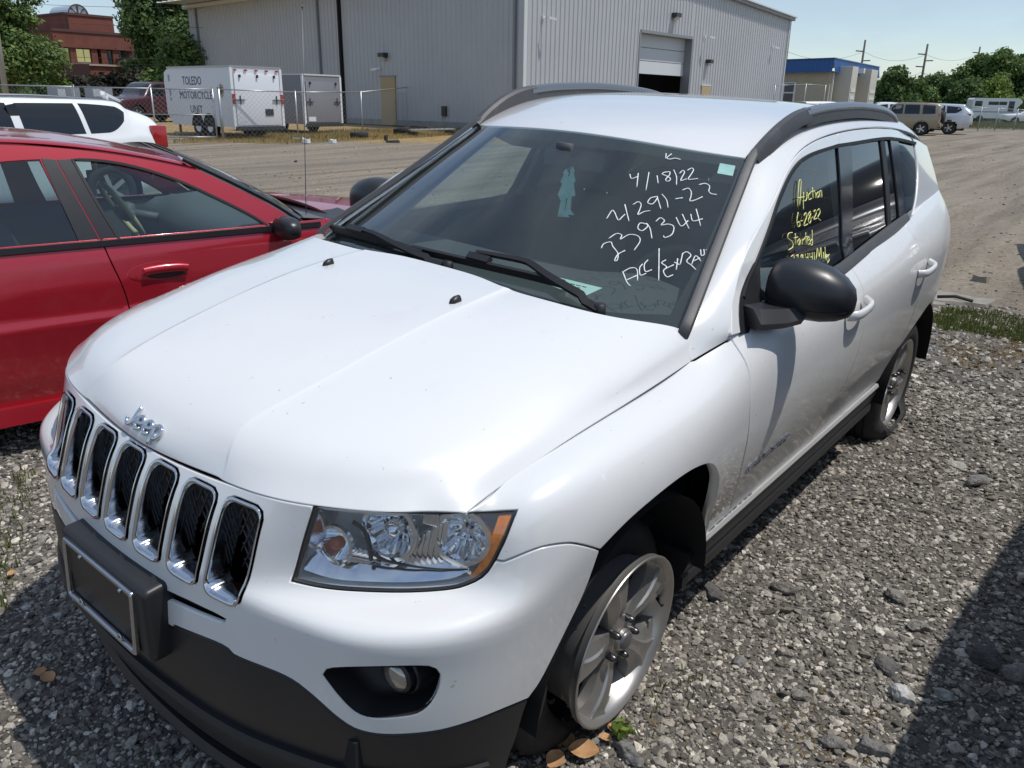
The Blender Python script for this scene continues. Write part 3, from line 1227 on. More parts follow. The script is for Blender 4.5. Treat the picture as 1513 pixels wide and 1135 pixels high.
def wall_lamp(fr, u, v, w=.42):
    s_, z_ = fr.s_of(u, v), fr.z_of(u, v)
    mb = MB(); fr.box(mb, s_ - w / 2, s_ + w / 2, .03, .32, z_ - .02, z_ + .16)
    o = wpart('wall_lamp', mb.v, mb.f, LAMPH)
    mb = MB()
    mb.add([fr(s_ - w * .4, .31, z_ - .02), fr(s_ + w * .4, .31, z_ - .02), fr(s_ + w * .4, .10, z_ - .16), fr(s_ - w * .4, .10, z_ - .16)], [(0, 1, 2, 3)])
    g_ = mesh('lamp_glass', mb.v, mb.f, LAMPG, o)


wall_lamp(LWf, 570, 84); wall_lamp(GWf, 995, 25, .5); wall_lamp(GWf, 1044, 93, .34)


def camera_box(fr, u, v, out=.45):
    s_, z_ = fr.s_of(u, v), fr.z_of(u, v)
    mb = MB(); fr.box(mb, s_ - .05, s_ + .05, .03, .10, z_ - .05, z_ + .08)
    mb.bar(fr(s_, .08, z_), fr(s_ + .05, out, z_ - .02), .03, .03)
    mb.bar(fr(s_ - .06, out - .08, z_ + .0), fr(s_ + .22, out + .08, z_ - .05), .09, .09)
    wpart('security_camera', mb.v, mb.f, WHITEM)


camera_box(GWf, 801, 27); camera_box(GWf, 1040, 55); camera_box(GWf, 1140, 70, .3); camera_box(LWf, 562, 102, .3)
mb = MB(); s_ = LWf.s_of(658); LWf.box(mb, s_ - .14, s_ + .14, .03, .12, LWf.z_of(658, 172), LWf.z_of(658, 157)); wpart('wall_vent', mb.v, mb.f, LAMPH)
# roller door, half up
zb_ = GWf.z_of(955, 109)
hgt = (ztd - zb_) / 3
for k in range(3):
    mb = MB(); GWf.box(mb, s0d + .02, s1d - .02, -.42, -.36, zb_ + k * hgt + .012, zb_ + (k + 1) * hgt - .012)
    sec = wpart('door_section', mb.v, mb.f, mat('roller_door_white', (.62, .63, .64), .4) if k == 0 else mat('roller_door_grey', (.50, .51, .52), .45))
mb = MB(); GWf.box(mb, s1d - .02, s1d + .10, -.45, .05, .0, ztd); GWf.box(mb, s0d - .10, s0d + .01, -.45, .05, 0, ztd); GWf.box(mb, s0d, s1d, -.45, .05, ztd - .01, ztd + .12)
wpart('door_frame', mb.v, mb.f, TRIM_D)
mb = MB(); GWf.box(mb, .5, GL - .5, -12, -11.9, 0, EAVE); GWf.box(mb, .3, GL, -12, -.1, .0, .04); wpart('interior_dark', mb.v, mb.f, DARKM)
mb = MB(); s_ = GWf.s_of(1040); GWf.box(mb, s_ - .48, s_ + .48, .02, .075, .02, GWf.z_of(1040, 127)); wpart('end_door', mb.v, mb.f, mat('ochre_door', (.45, .33, .18), .5))
mb = MB(); GWf.box(mb, s_ - .54, s_ + .54, .02, .085, GWf.z_of(1040, 127), GWf.z_of(1040, 125)); wpart('door_head', mb.v, mb.f, TRIM_L)

# ---- trailers
def trailer(name, label, pr, pl, plen, z0, z1, skin, roofc, tail=True, side_vis=1, clearance=.0):
    """pr, pl: rear right and left bottom corners as seen; the box runs away from them."""
    w = pl - pr; w[2] = 0
    wid = np.linalg.norm(w)
    back = np.array([w[1], -w[0], 0]); back /= np.linalg.norm(back)
    if back @ FH < 0: back = -back
    base = (pr + pl) / 2; base[2] = float(land(base[0], base[1]))
    root = empty(name, base, 0, label, 'trailer')
    fr = Frame(base - w / 2, w, -back)       # s across the rear, o towards the viewer
    def P(nm, mb_, m_, bev=0.0, par=None):
        o = mb_.build(nm, m_, None, False, bev)
        to_local(o, root)
        return o
    n0 = plen
    mb = MB()
    prof = [(0, z0), (0, z1), (-n0 + .35, z1), (-n0 + .06, z1 - .14), (-n0, z1 - .42), (-n0, z0 + .35), (-n0 + .35, z0)]
    v = [fr(0, o_, z_) for o_, z_ in prof] + [fr(wid, o_, z_) for o_, z_ in prof]
    k = len(prof)
    mb.add(v, [tuple(range(k - 1, -1, -1)), tuple(range(k, 2 * k))] + [(i, (i + 1) % k, k + (i + 1) % k, k + i) for i in range(k)])
    P('body', mb, skin)
    mb = MB(); fr.box(mb, -.03, wid + .03, -n0 + .3, .02, z1 - .005, z1 + .045); P('roof_edge', mb, roofc)
    for s_ in (-.035, wid - .055):
        mb = MB(); fr.box(mb, s_, s_ + .09, -.05, .04, z0 - .06, z1 - .02); P('corner_post', mb, WHITEM)
    mb = MB(); fr.box(mb, .10, wid - .10, .0, .05, z0 + .06, z1 - .22); rd = P('ramp_door', mb, skin, .008)
    mb = MB(); fr.box(mb, .0, wid, -.02, .08, z0 - .10, z0 + .02); P('rear_sill', mb, LAMPH)
    for s_ in np.linspace(.16, wid - .16, 5) if tail else ():
        mb = MB(); fr.box(mb, s_ - .05, s_ + .05, .02, .06, z1 - .12, z1 - .07); P('marker_lamp', mb, TAILR)
    for s_ in ((.02, wid - .02) if tail else ()):
        for z_ in (z0 + (z1 - z0) * .52, z0 + (z1 - z0) * .43):
            mb = MB(); fr.box(mb, s_ - .05, s_ + .05, .03, .07, z_ - .07, z_ + .07); P('tail_light', mb, TAILR)
    for s_ in (.26, wid - .26):
        zz = z0 + (z1 - z0) * .46
        mb = MB(); mb.bar(fr(s_, .07, zz - .14), fr(s_, .07, zz + .14), .03, .03); mb.bar(fr(s_ - .16, .08, zz), fr(s_ + .16, .08, zz), .035, .03)
        P('door_latch', mb, LAMPH)
    for s_ in ((.30, wid / 2, wid - .30) if tail else (.3, wid - .3)):
        mb = MB(); fr.box(mb, s_ - .03, s_ + .03, .05, .10, z1 - .32, z1 - .23); P('hinge', mb, LAMPH)
    return root, fr, wid, P


TAILR = mat('red_marker', (0.38, 0.02, 0.02), 0.3)
WTR = mat('white_trailer_skin', (0.70, 0.71, 0.74), 0.35, coat=.3)
a_, b_ = at(420.5, 199, 29.5), at(348.5, 199, 28.0)
troot, tfr, twid, TP = trailer('cargo_trailer', 'white box trailer lettered for a motorcycle unit, behind the fence', a_, b_, 4.3, .38, 2.28, WTR, GALV)
# license and lettering on the left side
mb = MB(); tfr.box(mb, .42 if tfr.s_of(370) > .9 else .42, .74, .05, .07, .75, .97); TP('licence_plate', mb, LAMPH)
left_s = 0.0 if np.linalg.norm(tfr(0, 0, 0) - b_) < np.linalg.norm(tfr(twid, 0, 0) - b_) else twid
lsign = -1 if left_s == 0 else 1
INKB = mat('navy_lettering', (.045, .05, .12), .5)


def side_text(body, size, o0, z_, width):
    tv_, tf_ = text_geo(body, size, .002)
    tv_[:, 0] -= tv_[:, 0].min(); tv_[:, 0] *= width / tv_[:, 0].max()
    # read from the far (front) end towards the rear
    pts = [tfr(left_s + lsign * (.006 + h), o0 + u, z_ + w) for u, w, h in tv_]
    o = mesh('lettering', pts, tf_, INKB); to_local(o, troot)


def text_geo(body, size, extrude):
    cu = bpy.data.curves.new('lettering', 'FONT')
    cu.body = body; cu.size = size; cu.extrude = extrude; cu.resolution_u = 2
    ob = bpy.data.objects.new('lettering', cu)
    COL.objects.link(ob)
    bpy.context.view_layer.update()
    me = bpy.data.meshes.new_from_object(ob.evaluated_get(bpy.context.evaluated_depsgraph_get()))
    v_ = np.array([tuple(p.co) for p in me.vertices]); f_ = [tuple(p.vertices) for p in me.polygons]
    bpy.data.objects.remove(ob); bpy.data.curves.remove(cu); bpy.data.meshes.remove(me)
    return v_, f_


side_text('TOLEDO', .40, -3.03, 1.72, 1.22)
side_text('MOTORCYCLE', .36, -3.30, 1.26, 2.1)
side_text('UNIT', .36, -2.68, .80, .78)
GOLD = mat('gold_badge', (.45, .33, .12), .5)
cpt = [tfr(left_s + lsign * .008, -.62 + y, 1.52 + z) for y, z in ((0, .24), (.13, .17), (.17, .02), (.10, -.14), (0, -.22), (-.10, -.14), (-.17, .02), (-.13, .17))]
o = mesh('shield_emblem', cpt, [tuple(range(8))], GOLD); to_local(o, troot)
cpt = [tfr(left_s + lsign * .011, -.62 + y * .6, 1.52 + z * .6) for y, z in ((0, .24), (.13, .17), (.17, .02), (.10, -.14), (0, -.22), (-.10, -.14), (-.17, .02), (-.13, .17))]
o = mesh('shield_centre', cpt, [tuple(range(8))], INKB); to_local(o, troot)
mb = MB()
for z_, h_ in ((1.95, .22), (1.48, .26), (1.24, .12)):
    mb.add([tfr(left_s + lsign * .008, -3.95 + y, z_ + z) for y, z in ((-.05, -h_ / 2), (.05, -h_ / 2), (.05, h_ / 2), (-.05, h_ / 2))], [(0, 1, 2, 3)])
TP('side_decal', mb, mat('faded_blue_decal', (.30, .32, .42), .5))
for k_, o_ in enumerate((-1.55, -2.30)):
    vv, ff = lathe([(.16, -.10), (.16, .0), (.20, .03), (.30, .03), (.335, .0), (.335, -.18)], 28, 'y')
    c_ = tfr(left_s - lsign * .02, o_, .335)
    Mx = np.stack([tfr.o, tfr.a * lsign, up3], 1)
    w_ = mesh('tyre', np.array(vv) @ Mx.T + c_, ff, mat('far_tyre', (.022, .022, .023), .8)); to_local(w_, troot)
    vv, ff = lathe([(.001, .005), (.12, .005), (.16, .02), (.17, -.02)], 20, 'y')
    w_ = mesh('rim', np.array(vv) @ Mx.T + c_, ff, WHITEM); to_local(w_, troot)
    th = np.linspace(0, math.pi, 16)
    ring = [tfr(left_s + lsign * .004, o_ + .40 * math.cos(t), .36 + .44 * math.sin(t)) for t in th]
    w_ = mesh('wheel_well', ring, [tuple(range(16))], DARKM); to_local(w_, troot)
    for side in (twid - .02 if left_s == 0 else .02,):
        vv, ff = lathe([(.001, .0), (.335, .0), (.335, -.18)], 20, 'y')
        w_ = mesh('tyre', np.array(vv) @ Mx.T + tfr(side, o_, .335), ff, mat('far_tyre', (.022, .022, .023), .8)); to_local(w_, troot)
mb = MB(); mb.bar(tfr(twid / 2, -4.3, .42), tfr(twid / 2, -5.4, .42), .10, .10); mb.bar(tfr(.4, -4.3, .42), tfr(twid / 2, -5.4, .42), .08, .08); mb.bar(tfr(twid - .4, -4.3, .42), tfr(twid / 2, -5.4, .42), .08, .08); mb.bar(tfr(twid / 2, -5.3, .0), tfr(twid / 2, -5.3, .7), .07, .07)
TP('hitch_frame', mb, LAMPH)

GTR = mat('grey_trailer_skin', (0.23, 0.23, 0.25), 0.4, coat=.2)
a_, b_ = at(506, 194, 33.2), at(452, 196, 31.6)
groot, gfr, gwid, GP = trailer('cargo_trailer', 'smaller dark grey box trailer with pale corner posts beside the white one', a_, b_, 3.6, .36, 2.10, GTR, TRIM_L, tail=False)
mb = MB(); gfr.box(mb, .14 if np.linalg.norm(gfr(0, 0, 0) - b_) < np.linalg.norm(gfr(gwid, 0, 0) - b_) else gwid - .5, .50 if np.linalg.norm(gfr(0, 0, 0) - b_) < np.linalg.norm(gfr(gwid, 0, 0) - b_) else gwid - .14, .05, .07, .46, .62); GP('licence_plate', mb, WHITEM)
for s_ in (.15, gwid - .15):
    vv, ff = lathe([(.001, .10), (.30, .10), (.33, .06), (.33, -.06), (.30, -.10), (.001, -.10)], 24, 'y')
    Mx = np.stack([gfr.o, gfr.a, up3], 1)
    w_ = mesh('tyre', np.array(vv) @ Mx.T + gfr(s_, -1.5, .33), ff, mat('far_tyre', (.022, .022, .023), .8)); to_local(w_, groot)

# ---- chain-link fence and gate
WIRE = mat('fence_wire', (0.36, 0.37, 0.38), 0.45, metal=.6)


def chain(root, A, B, h, pitch=.16, r=.0028, z0=.06):
    """Diamond wire between two feet; flat-sided thin wires."""
    d = B - A; L_ = np.linalg.norm(d[:2]); e = d / L_
    V, F = [], []
    nrm_ = np.array([-e[1], e[0], 0])
    k = -int(h / pitch) - 1
    while k * pitch < L_:
        for s_ in (1, -1):
            x0 = k * pitch; xa, xb = (x0, x0 + h) if s_ > 0 else (x0 + h, x0)
            za, zb = 0.0, h
            # clip to the span
            t0, t1 = 0.0, 1.0
            dx = xb - xa
            for lim, sg in ((0, 1), (L_, -1)):
                if dx * sg > 0: t0 = max(t0, (lim - xa) / dx)
                else: t1 = min(t1, (lim - xa) / dx)
            if t1 - t0 < .02: continue
            p = A + e * (xa + dx * t0) + up3 * (z0 + h * t0); q = A + e * (xa + dx * t1) + up3 * (z0 + h * t1)
            w_ = np.cross(q - p, nrm_); w_ /= np.linalg.norm(w_)
            i = len(V)
            V += [p + w_ * r, p + nrm_ * r * 1.6, p - w_ * r, q + w_ * r, q + nrm_ * r * 1.6, q - w_ * r]
            F += [(i, i + 1, i + 4, i + 3), (i + 1, i + 2, i + 5, i + 4), (i + 2, i, i + 3, i + 5)]
        k += 1
    o = mesh('chain_link', V, F, WIRE); o['kind'] = 'stuff'
    to_local(o, root)


def fence(name, label, feet, heights, r=.028, corner=(), rail_low=False, cat_='fence'):
    root = empty(name, feet[0], 0, label, cat_)
    for k, (p, h) in enumerate(zip(feet, heights)):
        mb = MB(); rr = r * (1.7 if k in corner else 1)
        mb.tube([p - up3 * .2, p + up3 * (h + .03)], rr, 8); mb.tube([p + up3 * (h + .03), p + up3 * (h + .05)], rr * 1.25, 8)
        to_local(mb.build('post', GALV, None, True), root)
    for k in range(len(feet) - 1):
        a, b = feet[k] + up3 * (heights[k] - .02), feet[k + 1] + up3 * (heights[k + 1] - .02)
        mb = MB(); mb.tube([a, b], .021, 7); to_local(mb.build('top_rail', GALV, None, True), root)
        if rail_low:
            mb = MB(); mb.tube([feet[k] + up3 * .09, feet[k + 1] + up3 * .09], .021, 7); to_local(mb.build('bottom_rail', GALV, None, True), root)
            mb = MB(); mb.tube([feet[k] + up3 * .62 * heights[k] * .8, feet[k + 1] + up3 * .62 * heights[k + 1] * .8], .016, 7); to_local(mb.build('middle_rail', GALV, None, True), root)
        hh = min(heights[k], heights[k + 1]) - .08
        chain(root, feet[k], feet[k + 1], hh)
    return root


def hgt_to(p, u, v):
    """Height at which picture row v passes over a foot point."""
    D = (p - CAM) @ FH
    return at(u, v, D)[2] - p[2]


gp = spot(325, 207)
f1, f2, f3 = spot(441, 205), spot(536, 199.5), along(617, 40.6)
fence('chain_link_fence', 'galvanised chain-link fence running from the gate post to the grey metal building', [gp + RH * .12, f1, f2, f3], [hgt_to(gp, 325, 131), hgt_to(f1, 440, 135.5), hgt_to(f2, 535, 135.5), hgt_to(f3, 617, 127)], corner=(0, 3))
gA = [gp - RH * .08]
for u_, D_ in ((225, 27.2), (112, 27.6), (-40, 28.3)):
    gA.append(along(u_, D_))
fence('chain_link_gate', 'wide chain-link gate with a bottom rail, closed in front of the dark red suv', gA, [hgt_to(gA[0], 320, 131.5), hgt_to(gA[1], 225, 130), hgt_to(gA[2], 112, 127.5), hgt_to(gA[3], -40, 123.5)], rail_low=True, cat_='gate')
q1, q2, q3 = along(1143, 52), along(1188, 53.5), along(1217, 55)
fence('chain_link_fence', 'short chain-link fence between the grey metal building and the blue-roofed one', [q1, q2, q3], [hgt_to(q1, 1143, 126), hgt_to(q2, 1188, 124), hgt_to(q3, 1217, 126)])
rt = [along(u_, D_) for u_, D_ in ((1424, 62), (1453, 60), (1478, 61.5), (1507, 63), (1545, 65))]
fence('chain_link_fence', 'far chain-link fence in front of the parked white bus', rt, [hgt_to(p, u_, v_) for p, u_, v_ in zip(rt, (1424, 1453, 1478, 1507, 1545), (158, 158.5, 160, 161.5, 163))], r=.035)

# ---- brick office block
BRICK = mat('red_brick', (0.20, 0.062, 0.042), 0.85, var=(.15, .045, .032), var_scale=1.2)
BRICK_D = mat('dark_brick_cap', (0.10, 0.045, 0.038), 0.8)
WINY = mat('bronze_mirror_glass', (0.62, 0.52, 0.22), 0.06, metal=.9)
Db = 78.0
o0 = along(93, Db); o0[2] = 0
e1 = along(206, Db + 6); e1[2] = 0
bw = e1 - o0
BF = Frame(o0, bw, FH * -1)
BF.o = np.array([BF.a[1], -BF.a[0], 0]);
if BF.o @ FH > 0: BF.o = -BF.o
BF.M = np.stack([BF.a, BF.o, up3], 1)
BB = empty('brick_building', o0, 0, 'red brick office block stepping back in storeys, with gold mirrored windows', 'building')
zr = lambda u, v: BF.z_of(u, v)
z_low, z_win0, z_win1, z_band, z_top = zr(85, 95), zr(85, 94), zr(85, 69), zr(80, 44), zr(105, 19)
L1 = BF.s_of(183, 60)


def bpart(nm, m_, *b, bev=0):
    return to_local(part_box(BF, nm, m_, None, *b, bevel=bev), BB)


bpart('lower_wall', BRICK, -.0, L1 + 2, -9, .0, -.5, z_low)
bpart('ledge', mat('pale_ledge', (.45, .33, .27), .7), -.2, L1 + 2, -9, .16, z_low, z_low + .16)
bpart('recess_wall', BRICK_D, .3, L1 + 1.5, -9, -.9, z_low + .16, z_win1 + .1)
bpart('upper_wall', BRICK, .0, L1 + 1, -9, .12, z_win1, z_band - .1)
bpart('parapet', BRICK_D, -.06, L1 + 1.06, -9, .2, z_band - .1, z_band + .12)
sx0, sx1 = BF.s_of(104, 30), BF.s_of(175, 30)
bpart('penthouse', BRICK, sx0, sx1, -14, -1.0, z_band, z_top - .1)
bpart('penthouse_cap', BRICK_D, sx0 - .06, sx1 + .06, -14, -.92, z_top - .1, z_top + .1)
mb = MB(); P0_, P1_ = BF(sx0, -1.0, 0), along(78, Db + 9)
PW = Frame(BF(sx0, -1.0, 0), P1_ - P0_, -RH)
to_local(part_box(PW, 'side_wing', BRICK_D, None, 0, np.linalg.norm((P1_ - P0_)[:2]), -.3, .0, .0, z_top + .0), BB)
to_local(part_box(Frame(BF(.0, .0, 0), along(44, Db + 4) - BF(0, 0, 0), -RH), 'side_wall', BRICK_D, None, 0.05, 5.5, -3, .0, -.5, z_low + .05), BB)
for ua, ub in ((81, 107), (112, 138), (156, 160), (160.5, 168), (173, 180)):
    a_, b_ = BF.s_of(ua + 1, 82), BF.s_of(ub, 82)
    wn_ = bpart('window', TRIM_D if ub < 150 else LAMPH, a_ - .05, b_ + .05, -.9, -.22, z_low + .2, z_win1 - .05)
    npn = 2 if ub - ua > 15 else 1
    for k in range(npn):
        x0, x1 = a_ + (b_ - a_) * k / npn + .04, a_ + (b_ - a_) * (k + 1) / npn - .04
        pn = part_box(BF, 'pane', WINY if ub < 162 else mat('dark_pane', (.03, .035, .04), .08), None, x0, x1, -.23, -.19, z_low + .3, z_win1 - .1)
        pn.parent = wn_
for u_ in (107, 138, 152, 169):
    a_ = BF.s_of(u_ + 2.2, 82); bpart('brick_pier', BRICK, a_ - .28, a_ + .28, -.9, -.02, z_low + .16, z_win1)
# glass vault on the roof
sv = BF.s_of(141, 18); th = np.linspace(0, math.pi, 13)
mb = MB()
rv = .95
for k in range(0, 13, 3):
    mb.bar(BF(sv, -3.2, z_top + .1), BF(sv + rv * math.cos(th[k]), -3.2, z_top + .1 + rv * math.sin(th[k])), .07, .07, up=BF.o)
mb.tube([BF(sv + rv * math.cos(t), -3.2, z_top + .1 + rv * math.sin(t)) for t in th], .06, 6)
to_local(mb.build('skylight_frame', BRICK_D), BB)
vv = [BF(sv + rv * math.cos(t), -3.3, z_top + .1 + rv * math.sin(t)) for t in th] + [BF(sv + rv * math.cos(t), -7, z_top + .1 + rv * math.sin(t)) for t in th]
to_local(mesh('skylight_glass', vv, [(i, i + 1, 14 + i, 13 + i) for i in range(12)] + [tuple(range(12, -1, -1))], mat('skylight_pane', (.45, .52, .58), .1, metal=.3)), BB)
bpart('white_plant_room', WHITEM, BF.s_of(176, 40), BF.s_of(186, 40), -9, -4, z_band, zr(180, 34))

# ---- blue-roofed block
BLUE = mat('blue_steel_fascia', (0.012, 0.085, 0.27), 0.35, coat=.2)
STUC = mat('tan_block_wall', (0.42, 0.37, 0.26), 0.85, var=(.38, .335, .235), var_scale=2)
HVAC = mat('beige_cabinet', (0.50, 0.46, 0.38), 0.5)
c0 = along(1222, 60); c0[2] = 0
cl_ = along(1095, 66); cl_[2] = 0
cr_ = along(1287, 72); cr_[2] = 0
BLf = Frame(c0, cl_ - c0, -FH); BLf.o = np.array([-BLf.a[1], BLf.a[0], 0]); BLf.o *= -1 if BLf.o @ FH > 0 else 1; BLf.M = np.stack([BLf.a, BLf.o, up3], 1)
BRf = Frame(c0, cr_ - c0, RH); BRf.o = np.array([-BRf.a[1], BRf.a[0], 0]); BRf.o *= -1 if BRf.o @ RH < 0 else 1; BRf.M = np.stack([BRf.a, BRf.o, up3], 1)
BU = empty('blue_roofed_building', c0, 0, 'low tan building with a bright blue metal fascia and two wall air conditioners', 'building')
zf1, zf0 = BLf.z_of(1221, 86.5), BLf.z_of(1221, 107)
la, lb = np.linalg.norm((cl_ - c0)[:2]), np.linalg.norm((cr_ - c0)[:2])
mb = MB()
mb.add([c0 - up3 * .3, cl_ - up3 * .3, cl_ + up3 * (zf0 + .1), c0 + up3 * (zf0 + .1)], [(0, 1, 2, 3)]); to_local(mb.build('front_wall', STUC), BU)
mb = MB()
mb.add([c0 - up3 * .3, cr_ - up3 * .3, cr_ + up3 * (zf0 + .1), c0 + up3 * (zf0 + .1)], [(0, 1, 2, 3)]); to_local(mb.build('end_wall', STUC), BU)


def fascia(fr, L_, nm):
    v_, f_ = ribbed(fr, -.25, L_ + .25, 0, 1, .30, .03)
    v_ = np.array(v_); k_ = len(v_) // 2
    v_[:k_, 2] = zf0 + c0[2]; v_[k_:, 2] = zf1 + c0[2]
    v_[:k_] += fr.o * .30; v_[k_:] += fr.o * .16
    to_local(mesh(nm, v_, f_, BLUE), BU)


fascia(BLf, la, 'blue_fascia'); fascia(BRf, lb, 'blue_fascia')
mb = MB(); mb.add([c0 + up3 * (zf1 - .02), cl_ + up3 * (zf1 - .02), cl_ + (cr_ - c0) + up3 * (zf1 - .02), cr_ + up3 * (zf1 - .02)], [(0, 1, 2, 3)]); to_local(mb.build('roof', TRIM_D), BU)
for fr, L_ in ((BLf, la), (BRf, lb)):
    mb = MB(); mb.bar(fr(-.3, .18, zf1), fr(L_ + .3, .18, zf1), .12, .06); to_local(mb.build('roof_edge', BLUE), BU)
for ua, ub, vt in ((1232, 1252, 100), (1262, 1283, 105)):
    a_, b_ = BRf.s_of(ua, 125), BRf.s_of(ub - 11, 125)
    z1_ = BRf.z_of(ub - 4, vt)
    cab = to_local(part_box(BRf, 'air_conditioner', HVAC, None, a_, b_, .0, 1.15, .2, z1_, bevel=.03), BU)
    for zz in (.50, .62):
        g_ = part_box(BRf, 'louvre', TRIM_L, None, a_ + .2, b_ - .2, 1.14, 1.18, z1_ * zz - .12, z1_ * zz + .12); g_.parent = cab
    g_ = part_box(BRf, 'return_grille', LAMPH, None, a_ - .03, a_ + .01, .3, .9, .4, z1_ * .42); g_.parent = cab
a_ = BRf.s_of(1262, 105); to_local(part_box(BRf, 'wall_light', mat('white_lamp_face', (.8, .8, .78), .3), None, a_ - .2, a_ + .25, .3, .75, BRf.z_of(1266, 109), BRf.z_of(1266, 102)), BU)
a_ = BRf.s_of(1224.5); to_local(part_box(BRf, 'downspout', TRIM_L, None, a_ - .08, a_ + .08, .02, .14, -.2, zf0), BU)
a_, b_ = BLf.s_of(1176, 130), BLf.s_of(1158, 130)
fr_ = to_local(part_box(BLf, 'window', WHITEM, None, a_, b_, .0, .08, BLf.z_of(1165, 152) - 1.0, BLf.z_of(1165, 122)), BU)
for k in range(2):
    z0_, z1_ = (BLf.z_of(1165, 136), BLf.z_of(1165, 123.5)) if k else (BLf.z_of(1165, 152) - .9, BLf.z_of(1165, 138))
    p_ = part_box(BLf, 'pane', mat('dark_pane', (.03, .035, .04), .08), None, a_ + .12, b_ - .12, .08, .10, z0_, z1_); p_.parent = fr_

# ---- poles and wires
WOOD = mat('weathered_pole', (0.13, 0.115, 0.10), 0.9, var=(.09, .08, .07), var_scale=4)
tops = []
for u_, v_, D_, arms, lab in ((1153, 30, 105, ((76,),), 'utility pole rising behind the far corner of the grey metal building'), (1273, 59, 120, ((76,), (90,)), 'utility pole behind the blue-roofed building'), (1364, 65, 118, ((80.5,), (90,), (99,)), 'utility pole with three crossarms above the tree line, in the open sky'), (1440.5, 69, 150, ((78,),), 'thin utility pole poking out above the big trees at the right')):
    p = along(u_ + (1 if u_ < 1200 else -8), D_); p[2] = 0
    h_ = hgt_to(p, u_, v_)
    root = empty('utility_pole', p, 0, lab, 'utility pole', 'utility poles along the far road')
    mb = MB(); mb.tube([p - up3 * .2, p + up3 * h_], np.array([.19, .13]), 8); to_local(mb.build('pole', WOOD, None, True), root)
    for j, (va,) in enumerate(arms):
        z_ = hgt_to(p, u_, va); sd = 1 if j % 2 else -1
        mb = MB(); mb.bar(p + up3 * z_ - RH * .1 * sd, p + up3 * (z_ + .05) + RH * 1.1 * sd, .12, .14); to_local(mb.build('crossarm', WOOD), root)
    tops.append((p, h_, [hgt_to(p, u_, a[0]) for a in arms]))


def wire(label, a, b, sag, r=.016):
    t = np.linspace(0, 1, 22)
    P = [a + (b - a) * k - up3 * sag * 4 * k * (1 - k) for k in t]
    mb = MB(); mb.tube(P, r, 5)
    return tag(mb.build('power_line', mat('wire', (.05, .05, .055), .6), None, True), label, 'wire', 'power lines')


for k in range(3):
    (p, h, az), (q, h2, bz) = tops[k], tops[k + 1]
    nm_ = ('first', 'middle', 'last')[k]
    wire('power line of the %s span between the far poles, upper one' % nm_, p + up3 * az[0], q + up3 * bz[0], 1.0)
    wire('power line of the %s span between the far poles, lower one' % nm_, p + up3 * (az[-1] - .8), q + up3 * (bz[-1] - .6), 1.2)
for va, vb, lab in ((2, 12, 'topmost power line crossing the sky and trees at the left'), (26, 41, 'power line crossing the brick penthouse'), (79, 87, 'power line crossing below the gold windows'), (86, 97, 'lowest power line crossing the brick ledge')):
    wire(lab, at(-60, va - 3, 66), at(300, vb, 50), .15, .012)
# grey street light pole at the left edge
p = along(9, 45); 
root = empty('light_pole', p, 0, 'tall pale grey pole at the left edge of the picture', 'pole')
mb = MB(); mb.tube([p - up3 * .2, at(-6, 40, 45), at(-16, -60, 45)], np.array([.16, .13, .11]), 12); to_local(mb.build('shaft', mat('grey_pole', (.36, .35, .33), .6), None, True), root)

# ---- trees
BARK = mat('bark', (0.075, 0.06, 0.048), 0.95, var=(.045, .036, .03), var_scale=9)


def leaf_mat(name, c1, c2):
    if name in MATS: return MATS[name]
    m = bpy.data.materials.new(name); m.use_nodes = True
    n, l = m.node_tree.nodes, m.node_tree.links
    b = n['Principled BSDF']; b.inputs['Roughness'].default_value = .62; b.inputs['Specular IOR Level'].default_value = .3
    g = n.new('ShaderNodeNewGeometry'); r = n.new('ShaderNodeValToRGB')
    r.color_ramp.elements[0].color = (*c1, 1); r.color_ramp.elements[1].color = (*c2, 1)
    l.new(g.outputs['Random Per Island'], r.inputs['Fac']); l.new(r.outputs['Color'], b.inputs['Base Color'])
    tl = n.new('ShaderNodeBsdfTranslucent'); l.new(r.outputs['Color'], tl.inputs['Color'])
    mx = n.new('ShaderNodeMixShader'); mx.inputs['Fac'].default_value = .28
    l.new(b.outputs[0], mx.inputs[1]); l.new(tl.outputs[0], mx.inputs[2]); l.new(mx.outputs[0], n['Material Output'].inputs['Surface'])
    MATS[name] = m
    return m


def crown_mesh(rg, blobs, n_, leaf, flat=.8):
    """Leaf quads thrown through a set of overlapping clumps, denser near their skins."""
    w = np.array([b[3] ** 2 for b in blobs]); w = w / w.sum()
    k = rg.choice(len(blobs), n_, p=w)
    B = np.array(blobs)[k]
    d = rg.standard_normal((n_, 3)); d /= np.linalg.norm(d, axis=1)[:, None]
    rad = B[:, 3] * (.35 + .85 * rg.random(n_) ** .55 + .16 * rg.standard_normal(n_))
    c = B[:, :3] + d * rad[:, None] * np.array([1, 1, flat])
    t = rg.standard_normal((n_, 3)); t /= np.linalg.norm(t, axis=1)[:, None]
    nn = d * .7 + rg.standard_normal((n_, 3)) * .6 + np.array([0, 0, .35]); nn /= np.linalg.norm(nn, axis=1)[:, None]
    a = np.cross(nn, t); a /= np.linalg.norm(a, axis=1)[:, None] + 1e-9
    b = np.cross(nn, a)
    s = leaf * (.6 + .8 * rg.random(n_))[:, None]
    V = np.stack([c - a * s, c - b * s * .55, c + a * s, c + b * s * .55], 1).reshape(-1, 3)
    F = np.arange(4 * n_).reshape(-1, 4)
    return V, F


